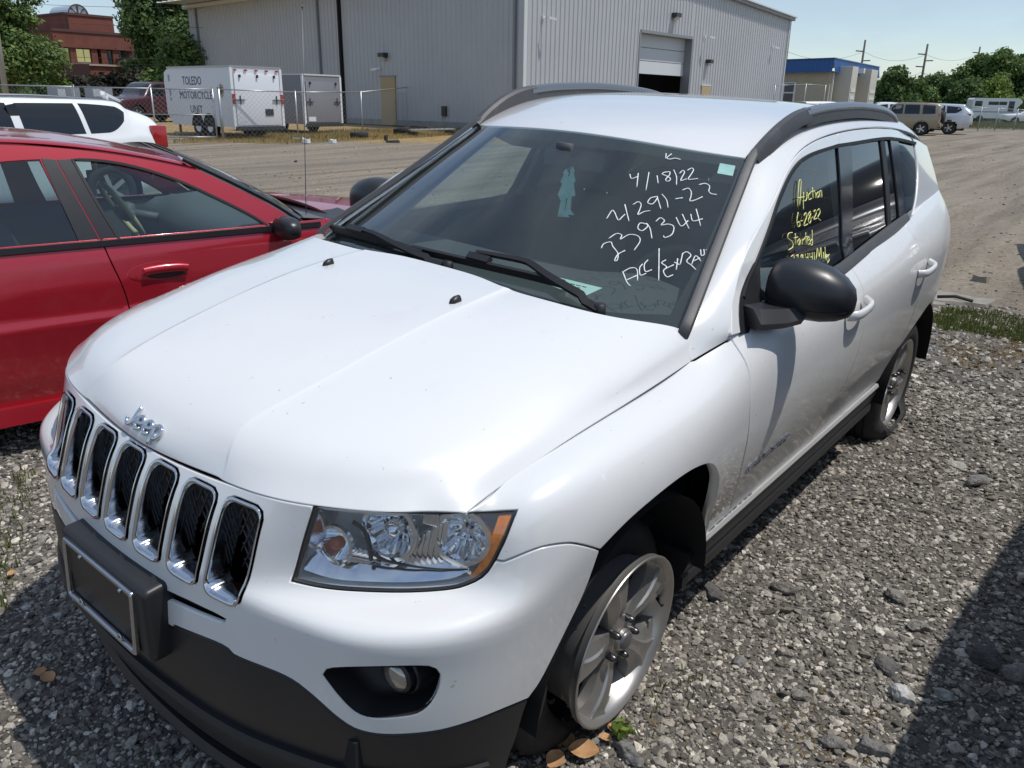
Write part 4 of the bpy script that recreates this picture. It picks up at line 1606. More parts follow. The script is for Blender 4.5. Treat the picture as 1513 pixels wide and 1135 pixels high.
def tree(name, label, p, h, rad, seed, n_=5000, leaf=.22, trunk=.3, cols=((.030, .062, .016), (.075, .125, .030)), mname='leaves_mid', group=None, cat_='tree', low=.25):
    rg = np.random.default_rng(seed)
    root = empty(name, p, 0, label, cat_, group)
    blobs = []
    nb = 15
    for k in range(nb):
        t = (k + .5) / nb
        a = k * 2.4 + rg.random()
        zz = h * (low + (.93 - low) * t)
        rr = rad * (.25 + .75 * math.sin(math.pi * min(1, .18 + .80 * t)) ** .8)
        off = rr * (.25 + .55 * rg.random())
        blobs.append((off * math.cos(a), off * math.sin(a), zz, rad * (.30 + .22 * rg.random()) * (1 - .3 * t)))
    V, F = crown_mesh(rg, blobs, n_, leaf)
    o = quick_mesh('crown', V, F, leaf_mat(mname, *cols), root)
    if trunk > 0:
        mb = MB()
        mb.tube(crv([(0, 0, -.3), (.1 * rg.random(), .1, h * .25), (.15 * rg.random(), 0, h * .55), (0, .1, h * .85)], 4), np.linspace(trunk * .5, .03, 13), 8)
        for b in blobs[2::2]:
            s_ = (0, 0, max(h * .12, b[2] - h * .22))
            mb.tube(crv([s_, (b[0] * .5, b[1] * .5, b[2] - h * .08), b[:3]], 3), np.linspace(trunk * .18, .015, 7), 5)
        mb.build('trunk', BARK, root, True)
    return root


GD = ((.045, .088, .026), (.145, .215, .066))
GM = ((.065, .12, .032), (.19, .265, .078))
GLT = ((.095, .165, .026), (.20, .27, .055))
tr_ = [
    ('tree', 'tall tree at the left edge of the picture, its crown running out of the top', along(26, 54), 10.5, 3.0, 'm', .14, 17000),
    ('tree', 'lower bushy tree left of the brick block, behind the pole', along(12, 60), 4.8, 1.8, 'm', .13, 9000),
    ('tree', 'small dark tree against the left wall of the brick block', along(62, 70), 5.6, 1.5, 'd', .14, 6000),
    ('tree', 'large dark tree between the brick block and the grey metal building', along(266, 58), 11.5, 3.3, 'd', .15, 19000),
    ('tree', 'leafy tree close against the left end of the grey metal building', along(300, 62), 9.5, 2.4, 'd', .15, 10000),
    ('tree', 'tree with a paler lower crown behind the white trailer', along(276, 52), 4.6, 2.2, 'm', .13, 8000),
    ('tree', 'tree at the right corner of the brick block', along(232, 66), 8.2, 2.0, 'd', .15, 8000),
    ('bush', 'dark shrub in front of the brick ledge', along(128, 58), 2.2, 1.7, 'p', .16, 3000),
    ('bush', 'dark shrub at the right foot of the brick block', along(168, 58), 2.5, 2.0, 'p', .16, 3400),
    ('bush', 'dark shrub beside the large dark tree', along(204, 56), 2.8, 1.7, 'p', .16, 2800),
    ('bush', 'small light green bush at the foot of the brick wall', along(92, 55), 2.0, 1.2, 'l', .14, 1800),
    ('tree', 'rounded tree just right of the blue-roofed building', along(1318, 100), 5.7, 2.7, 'd', .23, 2 * 4200),
    ('tree', 'low tree half hidden behind the blue-roofed building', along(1290, 106), 4.4, 2.4, 'd', .23, 2 * 2600),
    ('tree', 'middling tree behind the open-sky pole', along(1350, 112), 4.9, 3.0, 'm', .23, 2 * 3200),
    ('tree', 'tree in the far hedge left of the tan suv roof', along(1378, 118), 5.6, 3.4, 'd', .23, 2 * 3600),
    ('tree', 'tree in the far hedge above the tan suv', along(1402, 115), 5.3, 3.0, 'd', .23, 2 * 3400),
    ('tree', 'dark hedge tree at the foot of the big trees', along(1424, 106), 5.0, 2.8, 'd', .23, 2 * 3400),
    ('tree', 'big tree left of the two tall ones at the right', along(1437, 112), 8.2, 2.9, 'm', .21, 11000),
    ('tree', 'tallest tree at the right with a broken outline', along(1462, 110), 8.8, 3.1, 'm', .21, 13000),
    ('tree', 'dark tall tree at the right edge of the picture', along(1491, 114), 8.4, 3.1, 'd', .21, 12000),
    ('tree', 'tall tree cut by the right edge of the picture', along(1515, 112), 8.8, 3.3, 'd', .21, 10000),
    ('bush', 'bright yellow-green bush below the tall trees', along(1463, 106), 4.9, 3.2, 'l', .22, 4200),
    ('bush', 'low yellow-green bush at the right edge behind the fence', along(1512, 106), 3.0, 1.8, 'l', .22, 2400),
    ('bush', 'green bush in front of the far hedge beside the pale one', along(1430, 106), 3.4, 1.8, 'm', .22, 2400),
]
for k, (nm_, lab, p, h_, r_, kind, lf, n_) in enumerate(tr_):
    cols, mn = {'d': (GD, 'leaves_dark'), 'm': (GM, 'leaves_mid'), 'l': (GLT, 'leaves_light'), 'p': (((.028, .026, .020), (.060, .058, .036)), 'leaves_dull')}[kind]
    tree(nm_, lab, p, h_, r_, 40 + k, n_, lf, .34 if nm_ == 'tree' else .08, cols, mn, 'trees and bushes beyond the lot', nm_, .12 if (nm_ == 'bush' or p[0] < -60 or D_ > 0 and h_ < 7) else .25)
# the wood beyond, one mass
rg = np.random.default_rng(3)
bl = []
for u_ in np.linspace(1285, 1600, 46):
    p = along(u_, 130 + 14 * rg.random())
    bl += [(p[0], p[1], 1.2 + 1.2 * rg.random(), 2.6), (p[0] + rg.random() * 2, p[1] + rg.random() * 2, 3.2 + 1.6 * rg.random(), 2.0)]
V, F = crown_mesh(rg, bl, 26000, .34)
tag(quick_mesh('distant_wood', V, F, leaf_mat('leaves_far', (.045, .075, .032), (.10, .14, .055))), kind='stuff')
bl = []
for u_ in np.linspace(-60, 300, 30):
    p = along(u_, 84 + 10 * rg.random())
    bl += [(p[0], p[1], 1.4 + 1.2 * rg.random(), 2.4), (p[0] + rg.random() * 2, p[1] + rg.random() * 2, 3.2 + 1.2 * rg.random(), 1.8)]
V, F = crown_mesh(rg, bl, 14000, .3)
tag(quick_mesh('distant_wood', V, F, leaf_mat('leaves_far', (.045, .075, .032), (.10, .14, .055))), kind='stuff')


# ---- grass: strips along the fence and on the lot
def grass(name, pick, n_, h0, h1, cols, mname, lean=.5):
    xy = pick(n_); n_ = len(xy)
    z = gz(xy[:, 0], xy[:, 1])
    h_ = h0 + (h1 - h0) * RNG.random(n_) ** 1.6
    a = RNG.random(n_) * 2 * np.pi; ln = h_ * lean * RNG.random(n_)
    w_ = h_ * .05 + .0012
    base = np.stack([xy[:, 0], xy[:, 1], z - .004], -1)
    tip = base + np.stack([np.cos(a) * ln, np.sin(a) * ln, h_], -1)
    mid = base + np.stack([np.cos(a) * ln * .3, np.sin(a) * ln * .3, h_ * .6], -1)
    pr_ = np.stack([-np.sin(a), np.cos(a), 0 * a], -1) * w_[:, None]
    V = np.stack([base - pr_, base + pr_, mid + pr_ * .7, tip, mid - pr_ * .7], 1).reshape(-1, 3)
    F = np.arange(5 * n_).reshape(-1, 5)
    return tag(quick_mesh(name, V, F, leaf_mat(mname, *cols)), kind='stuff')


def strip_pick(poly_uv, clump=.5, sc=1.0):
    """Points inside a picture-traced patch of ground."""
    P = np.array([spot(u, v)[:2] for u, v in poly_uv])
    lo, hi = P.min(0), P.max(0)
    def f(n_):
        q = lo + (hi - lo) * RNG.random((n_ * 4, 2))
        k = inside(P, q) & (vnoise(q[:, 0] * sc, q[:, 1] * sc, 21) + .5 * RNG.random(len(q)) > clump)
        return q[k][:n_]
    return f


DRY = ((.40, .27, .11), (.62, .47, .24))
GRN = ((.11, .14, .035), (.24, .27, .085))
fence_strip = [(240, 213), (330, 210), (420, 212), (520, 208), (640, 202), (700, 198), (690, 190), (560, 191), (450, 196), (330, 198)]
grass('dry_grass', strip_pick(fence_strip, .45, .9), 30000, .03, .12, DRY, 'dry_blades')
grass('grass', strip_pick(fence_strip, .75, .7), 3200, .04, .18, GRN, 'green_blades')
grass('grass', strip_pick([(1375, 470), (1400, 457), (1450, 462), (1500, 470), (1560, 485), (1560, 515), (1500, 505), (1440, 492), (1385, 487)], .42, 2.2), 3800, .015, .07, GRN, 'green_blades')
grass('grass', strip_pick([(1400, 190), (1513, 192), (1600, 196), (1600, 183), (1513, 182), (1430, 183)], .3, .4), 9000, .12, .4, ((.10, .12, .035), (.24, .23, .09)), 'meadow_blades')
grass('grass', strip_pick([(-20, 770), (30, 690), (60, 700), (40, 760), (20, 900), (-30, 980)], .62, 3.2), 420, .02, .06, GRN, 'green_blades')
grass('grass', strip_pick([(880, 1060), (930, 1075), (1000, 930), (1060, 950), (1100, 1000), (1000, 1090), (950, 1110)], .74, 5.0), 110, .01, .04, GRN, 'green_blades')
grass('dry_grass', strip_pick([(1000, 880), (1100, 940), (1300, 1020), (1300, 1130), (950, 1130)], .78, 3.0), 260, .01, .03, DRY, 'dry_blades', 1.8)
grass('dry_grass', strip_pick([(1380, 470), (1500, 480), (1513, 560), (1400, 540)], .66, 2.4), 700, .01, .04, DRY, 'dry_blades', 1.4)

# ---- odds and ends along the fence and on the lot
def ring_tyre(label, u, v, r, w, tilt=0.0):
    p = spot(u, v)
    vv, ff = lathe([(r * .58, .1 * w), (r * .62, w), (r * .92, w), (r, w * .75), (r, -w * .75), (r * .92, -w), (r * .62, -w), (r * .58, -.1 * w)], 32, 'z', close=True)
    o = mesh('old_tyre', vv, ff, mat('far_tyre', (.022, .022, .023), .8), None, True)
    o.location = (p[0], p[1], p[2] + w + math.sin(tilt) * r * .6)
    o.rotation_euler = (tilt, tilt * .3, .4)
    tag(o, label, 'tyre', 'old tyres by the fence')


ring_tyre('old tyre lying flat at the foot of the middle fence post', 531, 204, .33, .10)
ring_tyre('old tyre lying tilted near the tan side door', 594, 198.5, .34, .11, .18)
pa, pb = spot(607, 201), spot(668, 199)
lad = empty('ladder', pa, 0, 'aluminium ladder lying on the ground below the black wall vent', 'ladder')
d_ = (pb - pa); n_ = np.cross(up3, d_); n_ /= np.linalg.norm(n_)
for s_ in (-.2, .2):
    mb = MB(); mb.bar(pa + n_ * s_ + up3 * .22, pb + n_ * s_ + up3 * .22, .07, .03); to_local(mb.build('rail', GALV), lad)
for k in range(8):
    q = pa + d_ * (k + .5) / 8
    mb = MB(); mb.bar(q - n_ * .2 + up3 * .22, q + n_ * .2 + up3 * .22, .05, .04, up=d_); to_local(mb.build('rung', WHITEM), lad)
for k in (0.05, .95):
    q = pa + d_ * k
    mb = MB(); mb.bar(q - n_ * .3 + up3 * .08, q + n_ * .3 + up3 * .08, .12, .16, up=up3); to_local(mb.build('support_block', LAMPH), lad)


def scrap(name, label, u, v, w, h, col, cat_='litter', rough=.8, group=None):
    p = spot(u, v)
    rg_ = np.random.default_rng(int(u * 3 + v))
    k = 7
    top = [(w * (.35 + .25 * rg_.random()) * math.cos(2 * math.pi * j / k), w * (.25 + .25 * rg_.random()) * math.sin(2 * math.pi * j / k), h * (.6 + .5 * rg_.random())) for j in range(k)]
    bot = [(x * 1.1, y * 1.1, -.01) for x, y, z in top]
    v_, f_ = loft([bot, top])
    o = mesh(name, v_, f_, mat('scrap_%s_%02d' % (name, int(col[0] * 99)), col, rough, var=tuple(c * .8 for c in col), var_scale=9))
    o.location = p; o.rotation_euler = (0, 0, rg_.random() * 3)
    tag(o, label, cat_, group)


for u, v, w, h, c_, lab in ((453, 211, .30, .16, (.7, .7, .69), 'white crumpled litter in the dry grass below the grey trailer'), (492, 211, .22, .12, (.72, .72, .7), 'white scrap of litter in the dry grass right of the grey trailer'), (440, 207, .28, .08, (.62, .61, .58), 'pale scrap at the foot of the fence post by the grey trailer'), (570, 207, .20, .16, (.03, .03, .03), 'small black lump in the dry grass before the tan door'), (581, 210, .5, .07, (.05, .045, .04), 'flat dark scrap in the dry grass before the tan door'), (437, 240, .10, .05, (.06, .055, .05), 'dark lump alone on the open dirt')):
    scrap('litter', lab, u, v, w, h, c_)
SLABC = (.30, .275, .235)
for u, v, w, h, lab in ((1402, 440, .55, .025, 'flat slab of broken concrete by the rear of the white suv'), (1440, 447, .35, .025, 'smaller slab of broken concrete beside the weeds'), (1380, 449, .25, .02, 'thin sliver of concrete close behind the rear wheel arch'), (1446, 414, .16, .05, 'chunk of pale rubble on the dirt behind the slab')):
    scrap('concrete_chunk', lab, u, v, w, h, SLABC, 'rubble', .9, 'broken concrete behind the white suv')
scrap('plastic_chip', 'pale blue plastic chip on the gravel near the rear wheel', 1378, 516, .07, .006, (.30, .40, .52), 'litter', .4)
for u, v, w, lab in ((1400, 470, .02, 'a'),):
    q1_, q2_ = spot(1383, 447), spot(1436, 453)
    mb = MB(); mb.tube([q1_ + up3 * .05, (q1_ + q2_) / 2 + up3 * .07, q2_ + up3 * .045], .014, 6)
    tag(mb.build('bent_rod', mat('rusty_rod', (.05, .04, .035), .8), None, True), 'dark bent rod lying across the broken concrete', 'rod')
for u, D_, w, h, lab in ((90, 31, .9, .55, 'grey equipment box behind the gate, left one'), (142, 31, .75, .55, 'grey equipment box behind the gate, right one')):
    p = along(u, D_); root = empty('equipment_box', p, 0, lab, 'equipment box', 'grey boxes behind the gate')
    fr = Frame(p, RH, -FH)
    zt_ = hgt_to(p, u, 129)
    to_local(part_box(fr, 'cabinet', mat('grey_cabinet', (.24, .26, .29), .5), None, -w / 2, w / 2, -.6, 0, 0, zt_, bevel=.02), root)
    to_local(part_box(fr, 'notice', WHITEM, None, -.05, .22, .003, .015, zt_ - .32, zt_ - .06), root)


# ================================================================== other vehicles
def section(x, zb, zs, zh, yw, yt, yb=None, tuck=.93):
    return [(x, y, z) for y, z in ((yw * tuck * .98, zb), (yw * .985, zb + .13), (yw, zb + (zs - zb) * .5), (yw * .99, zs - .10), (yw * .955, zs), ((yw * .955 + yt) / 2 + .015, (zs + zh) / 2), (yt, zh - .05), (yt * .82, zh - .005), (yt * .4, zh + .012), (0, zh + .014))]


def far_car(name, label, cat_, group, loc, heading, paint, secs, wheels, side_win, front_a=None, rear_a=None, rims=None, extras=None, wr=.35, h=.06, glassm=None):
    """A vehicle shaped by cross-sections from nose to tail, with glass, lamps and wheels as parts."""
    root = empty(name, loc, heading, label, cat_, group)
    G = [s_ + [(x, -y, z) for x, y, z in s_[-2::-1]] for s_ in secs]
    S = Spline(G, sgn=1)
    m_ = S.m - 1
    A = np.linspace(0, S.n - 1, 8 * S.n); B = np.linspace(0, m_, 64)
    aa, bb = np.meshgrid(A, B, indexing='ij')
    P = S.ev(aa.ravel(), bb.ravel())
    nb = len(B)
    idx = np.arange(len(P)).reshape(len(A), nb)
    F = []
    for i in range(len(A) - 1):
        for j in range(nb - 1):
            q = [idx[i, j], idx[i + 1, j], idx[i + 1, j + 1], idx[i, j + 1]]
            c = P[q].mean(0)
            if any((c[0] - wx) ** 2 + (c[2] - wr) ** 2 < (wr * 1.17) ** 2 for wx in wheels) and abs(c[1]) > .45: continue
            F.append(q)
    F.append(list(idx[0, ::-1])); F.append(list(idx[-1, :]))
    body = mesh('body', P, F, paint, root, True)
    body.data.set_sharp_from_angle(angle=R(45))
    gm = glassm or mat('car_glass_dark', (.012, .014, .016), .05, coat=.3)

    class Half:
        sgn = 1
        def __init__(s, k): s.k = k
        def ev(s, a, b): return S.ev(a, b) * (1, s.k, 1)
        def dom(s): return (0, S.n - 1, 2.5, 6.6)
    H = Half(1)
    for poly in side_win:
        ab = invert(H, np.array(poly), lambda X: X[..., [0, 2]])
        for k in (1, -1):
            T_ = Half(k); T_.sgn = k
            panel('window', Off(T_, .003), [ab], gm, root, h=h * 1.5, flange=0, gap=.0, bev=.0008)
    for nm, rng in (('windscreen', front_a), ('rear_window', rear_a)):
        if rng:
            a0, a1, b0 = rng
            loop = cat([[a, b0] for a in np.linspace(a0, a1, 6)], [[a1, b] for b in np.linspace(b0, m_ - b0, 12)][1:], [[a, m_ - b0] for a in np.linspace(a1, a0, 6)][1:], [[a0, b] for b in np.linspace(m_ - b0, b0, 12)][1:-1])
            panel(nm, Off(S, .003), [loop], gm, root, h=.12, flange=0, gap=0, bev=.0008)
    for wx in wheels:
        for k in (1, -1):
            yw = max(s_[2][1] for s_ in secs) - .03
            w_ = empty('wheel'); w_.parent = root; w_.location = (wx, yw * k, wr)
            if k < 0: w_.rotation_euler = (0, 0, math.pi)
            vv, ff = lathe([(wr * .62, -.03), (wr * .66, .0), (wr * .88, .006), (wr * .97, -.02), (wr, -.05), (wr, -.2), (wr * .62, -.22)], 32, 'y')
            mesh('tyre', vv, [q[::-1] for q in ff], TYRE_F, w_, True)
            mb = MB(); v_, f_ = lathe([(wr * .64, -.01), (wr * .60, -.015), (wr * .58, -.06), (.001, -.07)], 30, 'y'); mb.add(v_, [q[::-1] for q in f_])
            o = mb.build('rim', rims or RIM_F, w_, True)
            mb = MB()
            for j in range(5):
                a = j * 2 * math.pi / 5
                mb.bar((0, -.025, 0), (wr * .60 * math.cos(a), -.02, wr * .60 * math.sin(a)), wr * .15, .03, up=(0, 1, 0))
            mb.build('spokes', RIM_S, w_)
            th = np.linspace(-.2, math.pi + .2, 18)
            v_, f_ = loft([[(wx + wr * 1.16 * math.cos(t), y_ * k, wr + wr * 1.16 * math.sin(t)) for t in th] for y_ in (yw + .015, yw - .30)], False, False)
            mesh('wheel_arch', v_, f_, DARKM, root)
    mb = MB(); x0, x1 = secs[-1][0][0], secs[0][0][0]
    mb.box(((x0 + x1) / 2, 0, wr * 1.0), (abs(x1 - x0) * .86, max(s_[2][1] for s_ in secs) * 1.2, .3)); mb.build('chassis', DARKM, root)
    if extras: extras(root, S)
    return root


DARKM = mat('dark_cavity', (.008, .008, .009), .9)
TYRE_F = mat('far_tyre', (.022, .022, .023), .8)
RIM_F = mat('far_rim', (.12, .12, .125), .4, metal=.6)
RIM_S = mat('far_rim_spoke', (.55, .55, .56), .3, metal=.7)
RED_L = mat('red_tail_lens', (.36, .012, .014), .15, coat=.5)


def blk(root, nm, c, s, m_, bev=.01, M=None):
    mb = MB(); mb.box(c, s, M)
    return mb.build(nm, m_, root, False, bev)


def suv_secs(L, W, H, belt, hood, gc=.22, fx=None, rake=.30, hl=1.15, tail=.25):
    """Nose at +L/2."""
    f = L / 2
    w = W / 2; t = w * .78
    return [section(f, .45, hood - .18, hood - .12, w * .72, w * .5), section(f - .10, gc + .08, hood - .10, hood - .03, w * .90, w * .68), section(f - .5, gc, hood - .06, hood + .03, w * .98, w * .78), section(f - hl, gc, belt - .05, hood + .08, w, w * .82),
            section(f - hl - .30, gc, belt, belt + .22, w, w * .80), section(f - hl - .62, gc, belt, H - .17, w, t * 1.0), section(f - hl - .95, gc, belt, H - .02, w, t), section(f - hl - 1.6, gc, belt + .01, H, w, t), section(f - hl - 2.3, gc, belt + .02, H - .01, w, t),
            section(-f + .55, gc + .02, belt + .04, H - .04, w * .985, t * .97), section(-f + tail, gc + .05, belt + .05, H - .12, w * .96, t * .92), section(-f + .06, gc + .12, belt - .02, belt + .22, w * .92, t * .92), section(-f, gc + .2, belt - .25, belt - .12, w * .85, w * .70)]


# ---- white crossover standing behind the red car
WHT2 = mat('white_car_paint', (.80, .80, .80), .25, coat=.8)


def wc_extra(root, S):
    for k in (1, -1):
        mb = MB(); mb.tube(crv([(.75, .60 * k, 1.47), (.6, .60 * k, 1.525), (-.6, .59 * k, 1.535), (-1.55, .56 * k, 1.475), (-1.68, .555 * k, 1.44)], 5), .02, 8); mb.build('roof_rail', mat('satin_rail', (.2, .21, .225), .3, metal=.6), root, True)
        blk(root, 'tail_lamp', (-2.08, .74 * k, 1.02), (.22, .20, .30), RED_L, .03)
        blk(root, 'pillar_trim', (-.30, .776 * k, 1.24), (.12, .02, .40), mat('gloss_black_trim', (.012, .013, .015), .12), .004, np.array([[.98, 0, .2], [0, 1, 0], [-.2, 0, .98]]))
    blk(root, 'rear_bumper', (-2.18, 0, .62), (.14, 1.5, .20), mat('black_plastic', (.018, .018, .02), .42), .04)
    mb = MB(); mb.bar((-1.62, .40, 1.50), (-1.52, .52, 1.58), .05, .05); mb.bar((-1.60, .30, 1.60), (-1.78, .46, 1.475), .04, .03); mb.build('roof_clip', WHT2, root)


wcs = suv_secs(4.4, 1.80, 1.515, 1.03, .98, tail=.42)
far_car('parked_crossover', 'white crossover parked behind the red car, its tail pointing right', 'suv', None, tuple(along(238, 11.6) + np.array([2.15, -.85, 0])), R(0), WHT2, wcs, (1.36, -1.30),
        [[(.62, 1.07), (.95, 1.08), (.35, 1.42), (-.22, 1.45), (-.26, 1.07)], [(-.36, 1.07), (-.32, 1.45), (-1.02, 1.45), (-1.08, 1.08)], [(-1.14, 1.08), (-1.08, 1.45), (-1.56, 1.41), (-1.66, 1.34), (-1.62, 1.23), (-1.48, 1.12), (-1.40, 1.09)]], (3.4, 5.9, 6.2), (9.3, 10.7, 6.4), extras=wc_extra, h=.05)

# ---- tan suv and silver suv on the far side of the lot
TANP = mat('tan_car_paint', (.30, .25, .185), .3, metal=.35, coat=.6)
SILV = mat('silver_car_paint', (.58, .60, .63), .28, metal=.4, coat=.6)


def tan_extra(root, S):
    cl = mat('tan_cladding', (.25, .205, .15), .55)
    vv, ff = lathe([(.001, .0), (.30, .0), (.345, .03), (.345, .17), (.30, .2), (.001, .2)], 28, 'x')
    o = mesh('spare_wheel', np.array(vv) + np.array([-2.37, -.08, .98]), ff, TYRE_F, root, True)
    for k in (1, -1):
        blk(root, 'tail_lamp', (-2.12, .80 * k, 1.02), (.12, .12, .34), RED_L, .02)
        mb = MB(); th = np.linspace(-.1, math.pi + .1, 18)
        for wx in (1.35, -1.30):
            pts = [(wx + .44 * math.cos(t), .905 * k, .37 + .44 * math.sin(t)) for t in th]
            mb.tube(pts, .035, 6)
        mb.build('arch_flare', cl, root, True)
        mb = MB(); mb.tube([(.4, .55 * k, 1.80), (-1.7, .53 * k, 1.80)], .02, 6); mb.build('roof_rail', LAMPH, root, True)
    blk(root, 'rear_bumper', (-2.18, 0, .60), (.18, 1.75, .22), cl, .04)


p = along(1334, 49.8)
hd_t = math.atan2(FH[1], FH[0])
ts = suv_secs(4.4, 1.84, 1.80, 1.12, 1.10, gc=.36, tail=.10)
far_car('parked_suv', 'tan suv with a spare wheel on its tail, on the far side of the lot', 'suv', None, p, R(90) + hd_t - R(32), TANP, ts, (1.35, -1.30),
        [[(.50, 1.17), (.80, 1.18), (.34, 1.62), (-.18, 1.68), (-.20, 1.17)], [(-.30, 1.17), (-.28, 1.68), (-1.05, 1.68), (-1.10, 1.18)], [(-1.25, 1.18), (-1.22, 1.67), (-1.85, 1.64), (-1.92, 1.20)]], (3.4, 5.9, 6.2), (10.0, 10.8, 6.4), extras=tan_extra, wr=.37, h=.09)


def silver_extra(root, S):
    for k in (1, -1):
        blk(root, 'tail_lamp', (-2.38, .80 * k, 1.16), (.30, .16, .14), RED_L, .03)
    blk(root, 'rear_bumper', (-2.52, 0, .55), (.16, 1.7, .16), mat('black_plastic', (.018, .018, .02), .42), .04)
    blk(root, 'licence_plate', (-2.56, 0, .80), (.02, .32, .16), WHITEM, .004)


p = along(1372, 52.5)
ss = suv_secs(5.1, 1.98, 1.77, 1.14, 1.12, gc=.30, tail=.45, hl=1.25)
far_car('parked_suv', 'silver suv half hidden behind the tan one, its tail to the right', 'suv', None, p, R(90) + hd_t - R(32), SILV, ss, (1.55, -1.45),
        [[(.70, 1.20), (1.0, 1.22), (.5, 1.60), (-.1, 1.66), (-.1, 1.20)], [(-.2, 1.20), (-.2, 1.66), (-1.05, 1.65), (-1.1, 1.22)], [(-1.2, 1.22), (-1.15, 1.64), (-1.85, 1.58), (-2.0, 1.42), (-1.7, 1.24)]], (3.4, 5.9, 6.2), (9.2, 10.6, 6.3), extras=silver_extra, wr=.38, h=.09)

# ---- dark red suv behind the gate
MAR = mat('dark_red_paint', (.055, .012, .016), .3, coat=.6)
p = along(219, 40)


def red_extra(root, S):
    blk(root, 'grille', (2.17, 0, .82), (.06, 1.0, .22), mat('chrome', (.72, .73, .75), .09, metal=1.0), .01)
    for k in (1, -1): blk(root, 'headlight', (2.10, .66 * k, .86), (.14, .30, .18), LAMPG, .03)
    blk(root, 'front_bumper', (2.18, 0, .52), (.14, 1.6, .2), mat('black_plastic', (.018, .018, .02), .42), .04)


far_car('parked_suv', 'dark red suv standing beyond the gate left of the white trailer', 'suv', None, p, R(0) + R(12), MAR, suv_secs(4.5, 1.86, 1.80, 1.12, 1.08, gc=.32, tail=.12), (1.38, -1.32),
        [[(.50, 1.17), (.80, 1.18), (.34, 1.62), (-.18, 1.68), (-.20, 1.17)], [(-.30, 1.17), (-.28, 1.68), (-1.05, 1.68), (-1.10, 1.18)]], (3.4, 5.9, 6.2), None, extras=red_extra, wr=.37, h=.09)

# ---- white pickup cab and white suv showing over the near roof
p = along(1222, 50)
far_car('parked_pickup', 'white pickup whose cab shows above the near roof rail', 'pickup', None, p, R(90) + hd_t + R(180 + 10), WHT2, suv_secs(4.6, 1.9, 1.78, 1.14, 1.10, gc=.36, tail=.9), (1.4, -1.4),
        [[(.55, 1.2), (.75, 1.2), (.3, 1.6), (-.2, 1.66), (-.2, 1.2)], [(-.32, 1.2), (-.30, 1.66), (-.95, 1.64), (-1.0, 1.2)]], (3.4, 5.9, 6.2), None, wr=.37, h=.09)
p = along(1306, 56)
far_car('parked_suv', 'white suv mostly hidden behind the tan one, dark side glass', 'suv', None, p, R(90) + hd_t - R(14), WHT2, suv_secs(4.8, 1.95, 1.82, 1.14, 1.12, gc=.34, tail=.2), (1.45, -1.4),
        [[(.55, 1.2), (.85, 1.2), (.4, 1.62), (-.15, 1.7), (-.15, 1.2)], [(-.28, 1.2), (-.28, 1.7), (-1.1, 1.69), (-1.12, 1.2)], [(-1.25, 1.2), (-1.22, 1.69), (-1.95, 1.64), (-2.0, 1.24)]], (3.4, 5.9, 6.2), None, wr=.37, h=.09)

# ---- white shuttle bus behind the far fence
p = along(1470, 97); p[2] = 0
hb_ = math.atan2(RH[1], RH[0])
BUS = empty('shuttle_bus', p, hb_ + R(-12), 'white shuttle bus with a row of dark windows behind the far fence', 'bus')
busL = 5.2
prof = [(-2.6, .45), (-2.6, 2.45), (-2.45, 2.62), (1.9, 2.62), (2.4, 2.48), (2.55, 2.2), (2.0, 1.5), (2.3, 1.25), (3.5, 1.12), (3.7, .9), (3.7, .45)]
v, f = loft([[(x, y, z) for x, z in prof] for y in (-1.1, 1.1)], True, True)
mesh('body', v, f, WHITEM, BUS)
for k in (-1, 1):
    for x0, x1, z0, z1 in ((-2.35, -1.6, 1.75, 2.3), (-.95, .1, 1.9, 2.25), (.15, .95, 1.9, 2.25), (1.15, 1.75, 1.2, 2.3)):
        blk(BUS, 'window', ((x0 + x1) / 2, 1.105 * k, (z0 + z1) / 2), (x1 - x0, .02, z1 - z0), mat('car_glass_dark', (.012, .014, .016), .05), .003)
    for wx in (-1.6, 2.7):
        vv, ff = lathe([(.001, .02), (.2, .02), (.36, .02), (.38, -.02), (.38, -.2), (.001, -.2)], 24, 'y')
        mesh('wheel', np.array(vv) * (1, k, 1) + np.array([wx, 1.12 * k, .38]), ff, TYRE_F, BUS, True)
blk(BUS, 'stripe', (0.0, -1.108, 1.15), (5.0, .012, .14), mat('faded_blue_decal', (.30, .32, .42), .5), .002)
blk(BUS, 'bumper', (3.72, 0, .6), (.12, 2.1, .2), LAMPH, .02)
p = along(1522, 88)
far_car('parked_van', 'white van nose showing beyond the shuttle bus at the right edge', 'van', None, p, hb_ + R(170), WHT2, suv_secs(4.6, 1.9, 1.5, 1.02, .98, gc=.3, tail=.2), (1.4, -1.4), [[(.55, 1.06), (.85, 1.06), (.4, 1.34), (-.15, 1.42), (-.15, 1.06)]], (3.4, 5.9, 6.2), None, wr=.34, h=.1)

# ---- white pickup beside the camera: out of the picture, but its shadow and reflection are in it
PU = [section(2.75, .55, .95, 1.02, .80, .62), section(2.62, .42, 1.02, 1.12, .96, .76), section(2.1, .40, 1.08, 1.18, 1.0, .84), section(1.25, .40, 1.18, 1.24, 1.0, .86), section(1.0, .40, 1.22, 1.42, 1.0, .84), section(.62, .40, 1.22, 1.76, 1.0, .80), section(.25, .40, 1.22, 1.90, 1.0, .78), section(-.5, .40, 1.22, 1.93, 1.0, .78), section(-1.15, .40, 1.22, 1.89, 1.0, .78), section(-1.30, .40, 1.22, 1.70, 1.0, .80), section(-1.38, .40, 1.20, 1.36, 1.0, .86), section(-1.5, .40, 1.2, 1.26, 1.0, .9), section(-2.9, .45, 1.2, 1.26, .99, .9), section(-3.05, .55, 1.1, 1.16, .96, .86)]


def pu_extra(root, S):
    for k in (1, -1): blk(root, 'tail_lamp', (-3.0, .92 * k, .98), (.10, .12, .42), RED_L, .02)


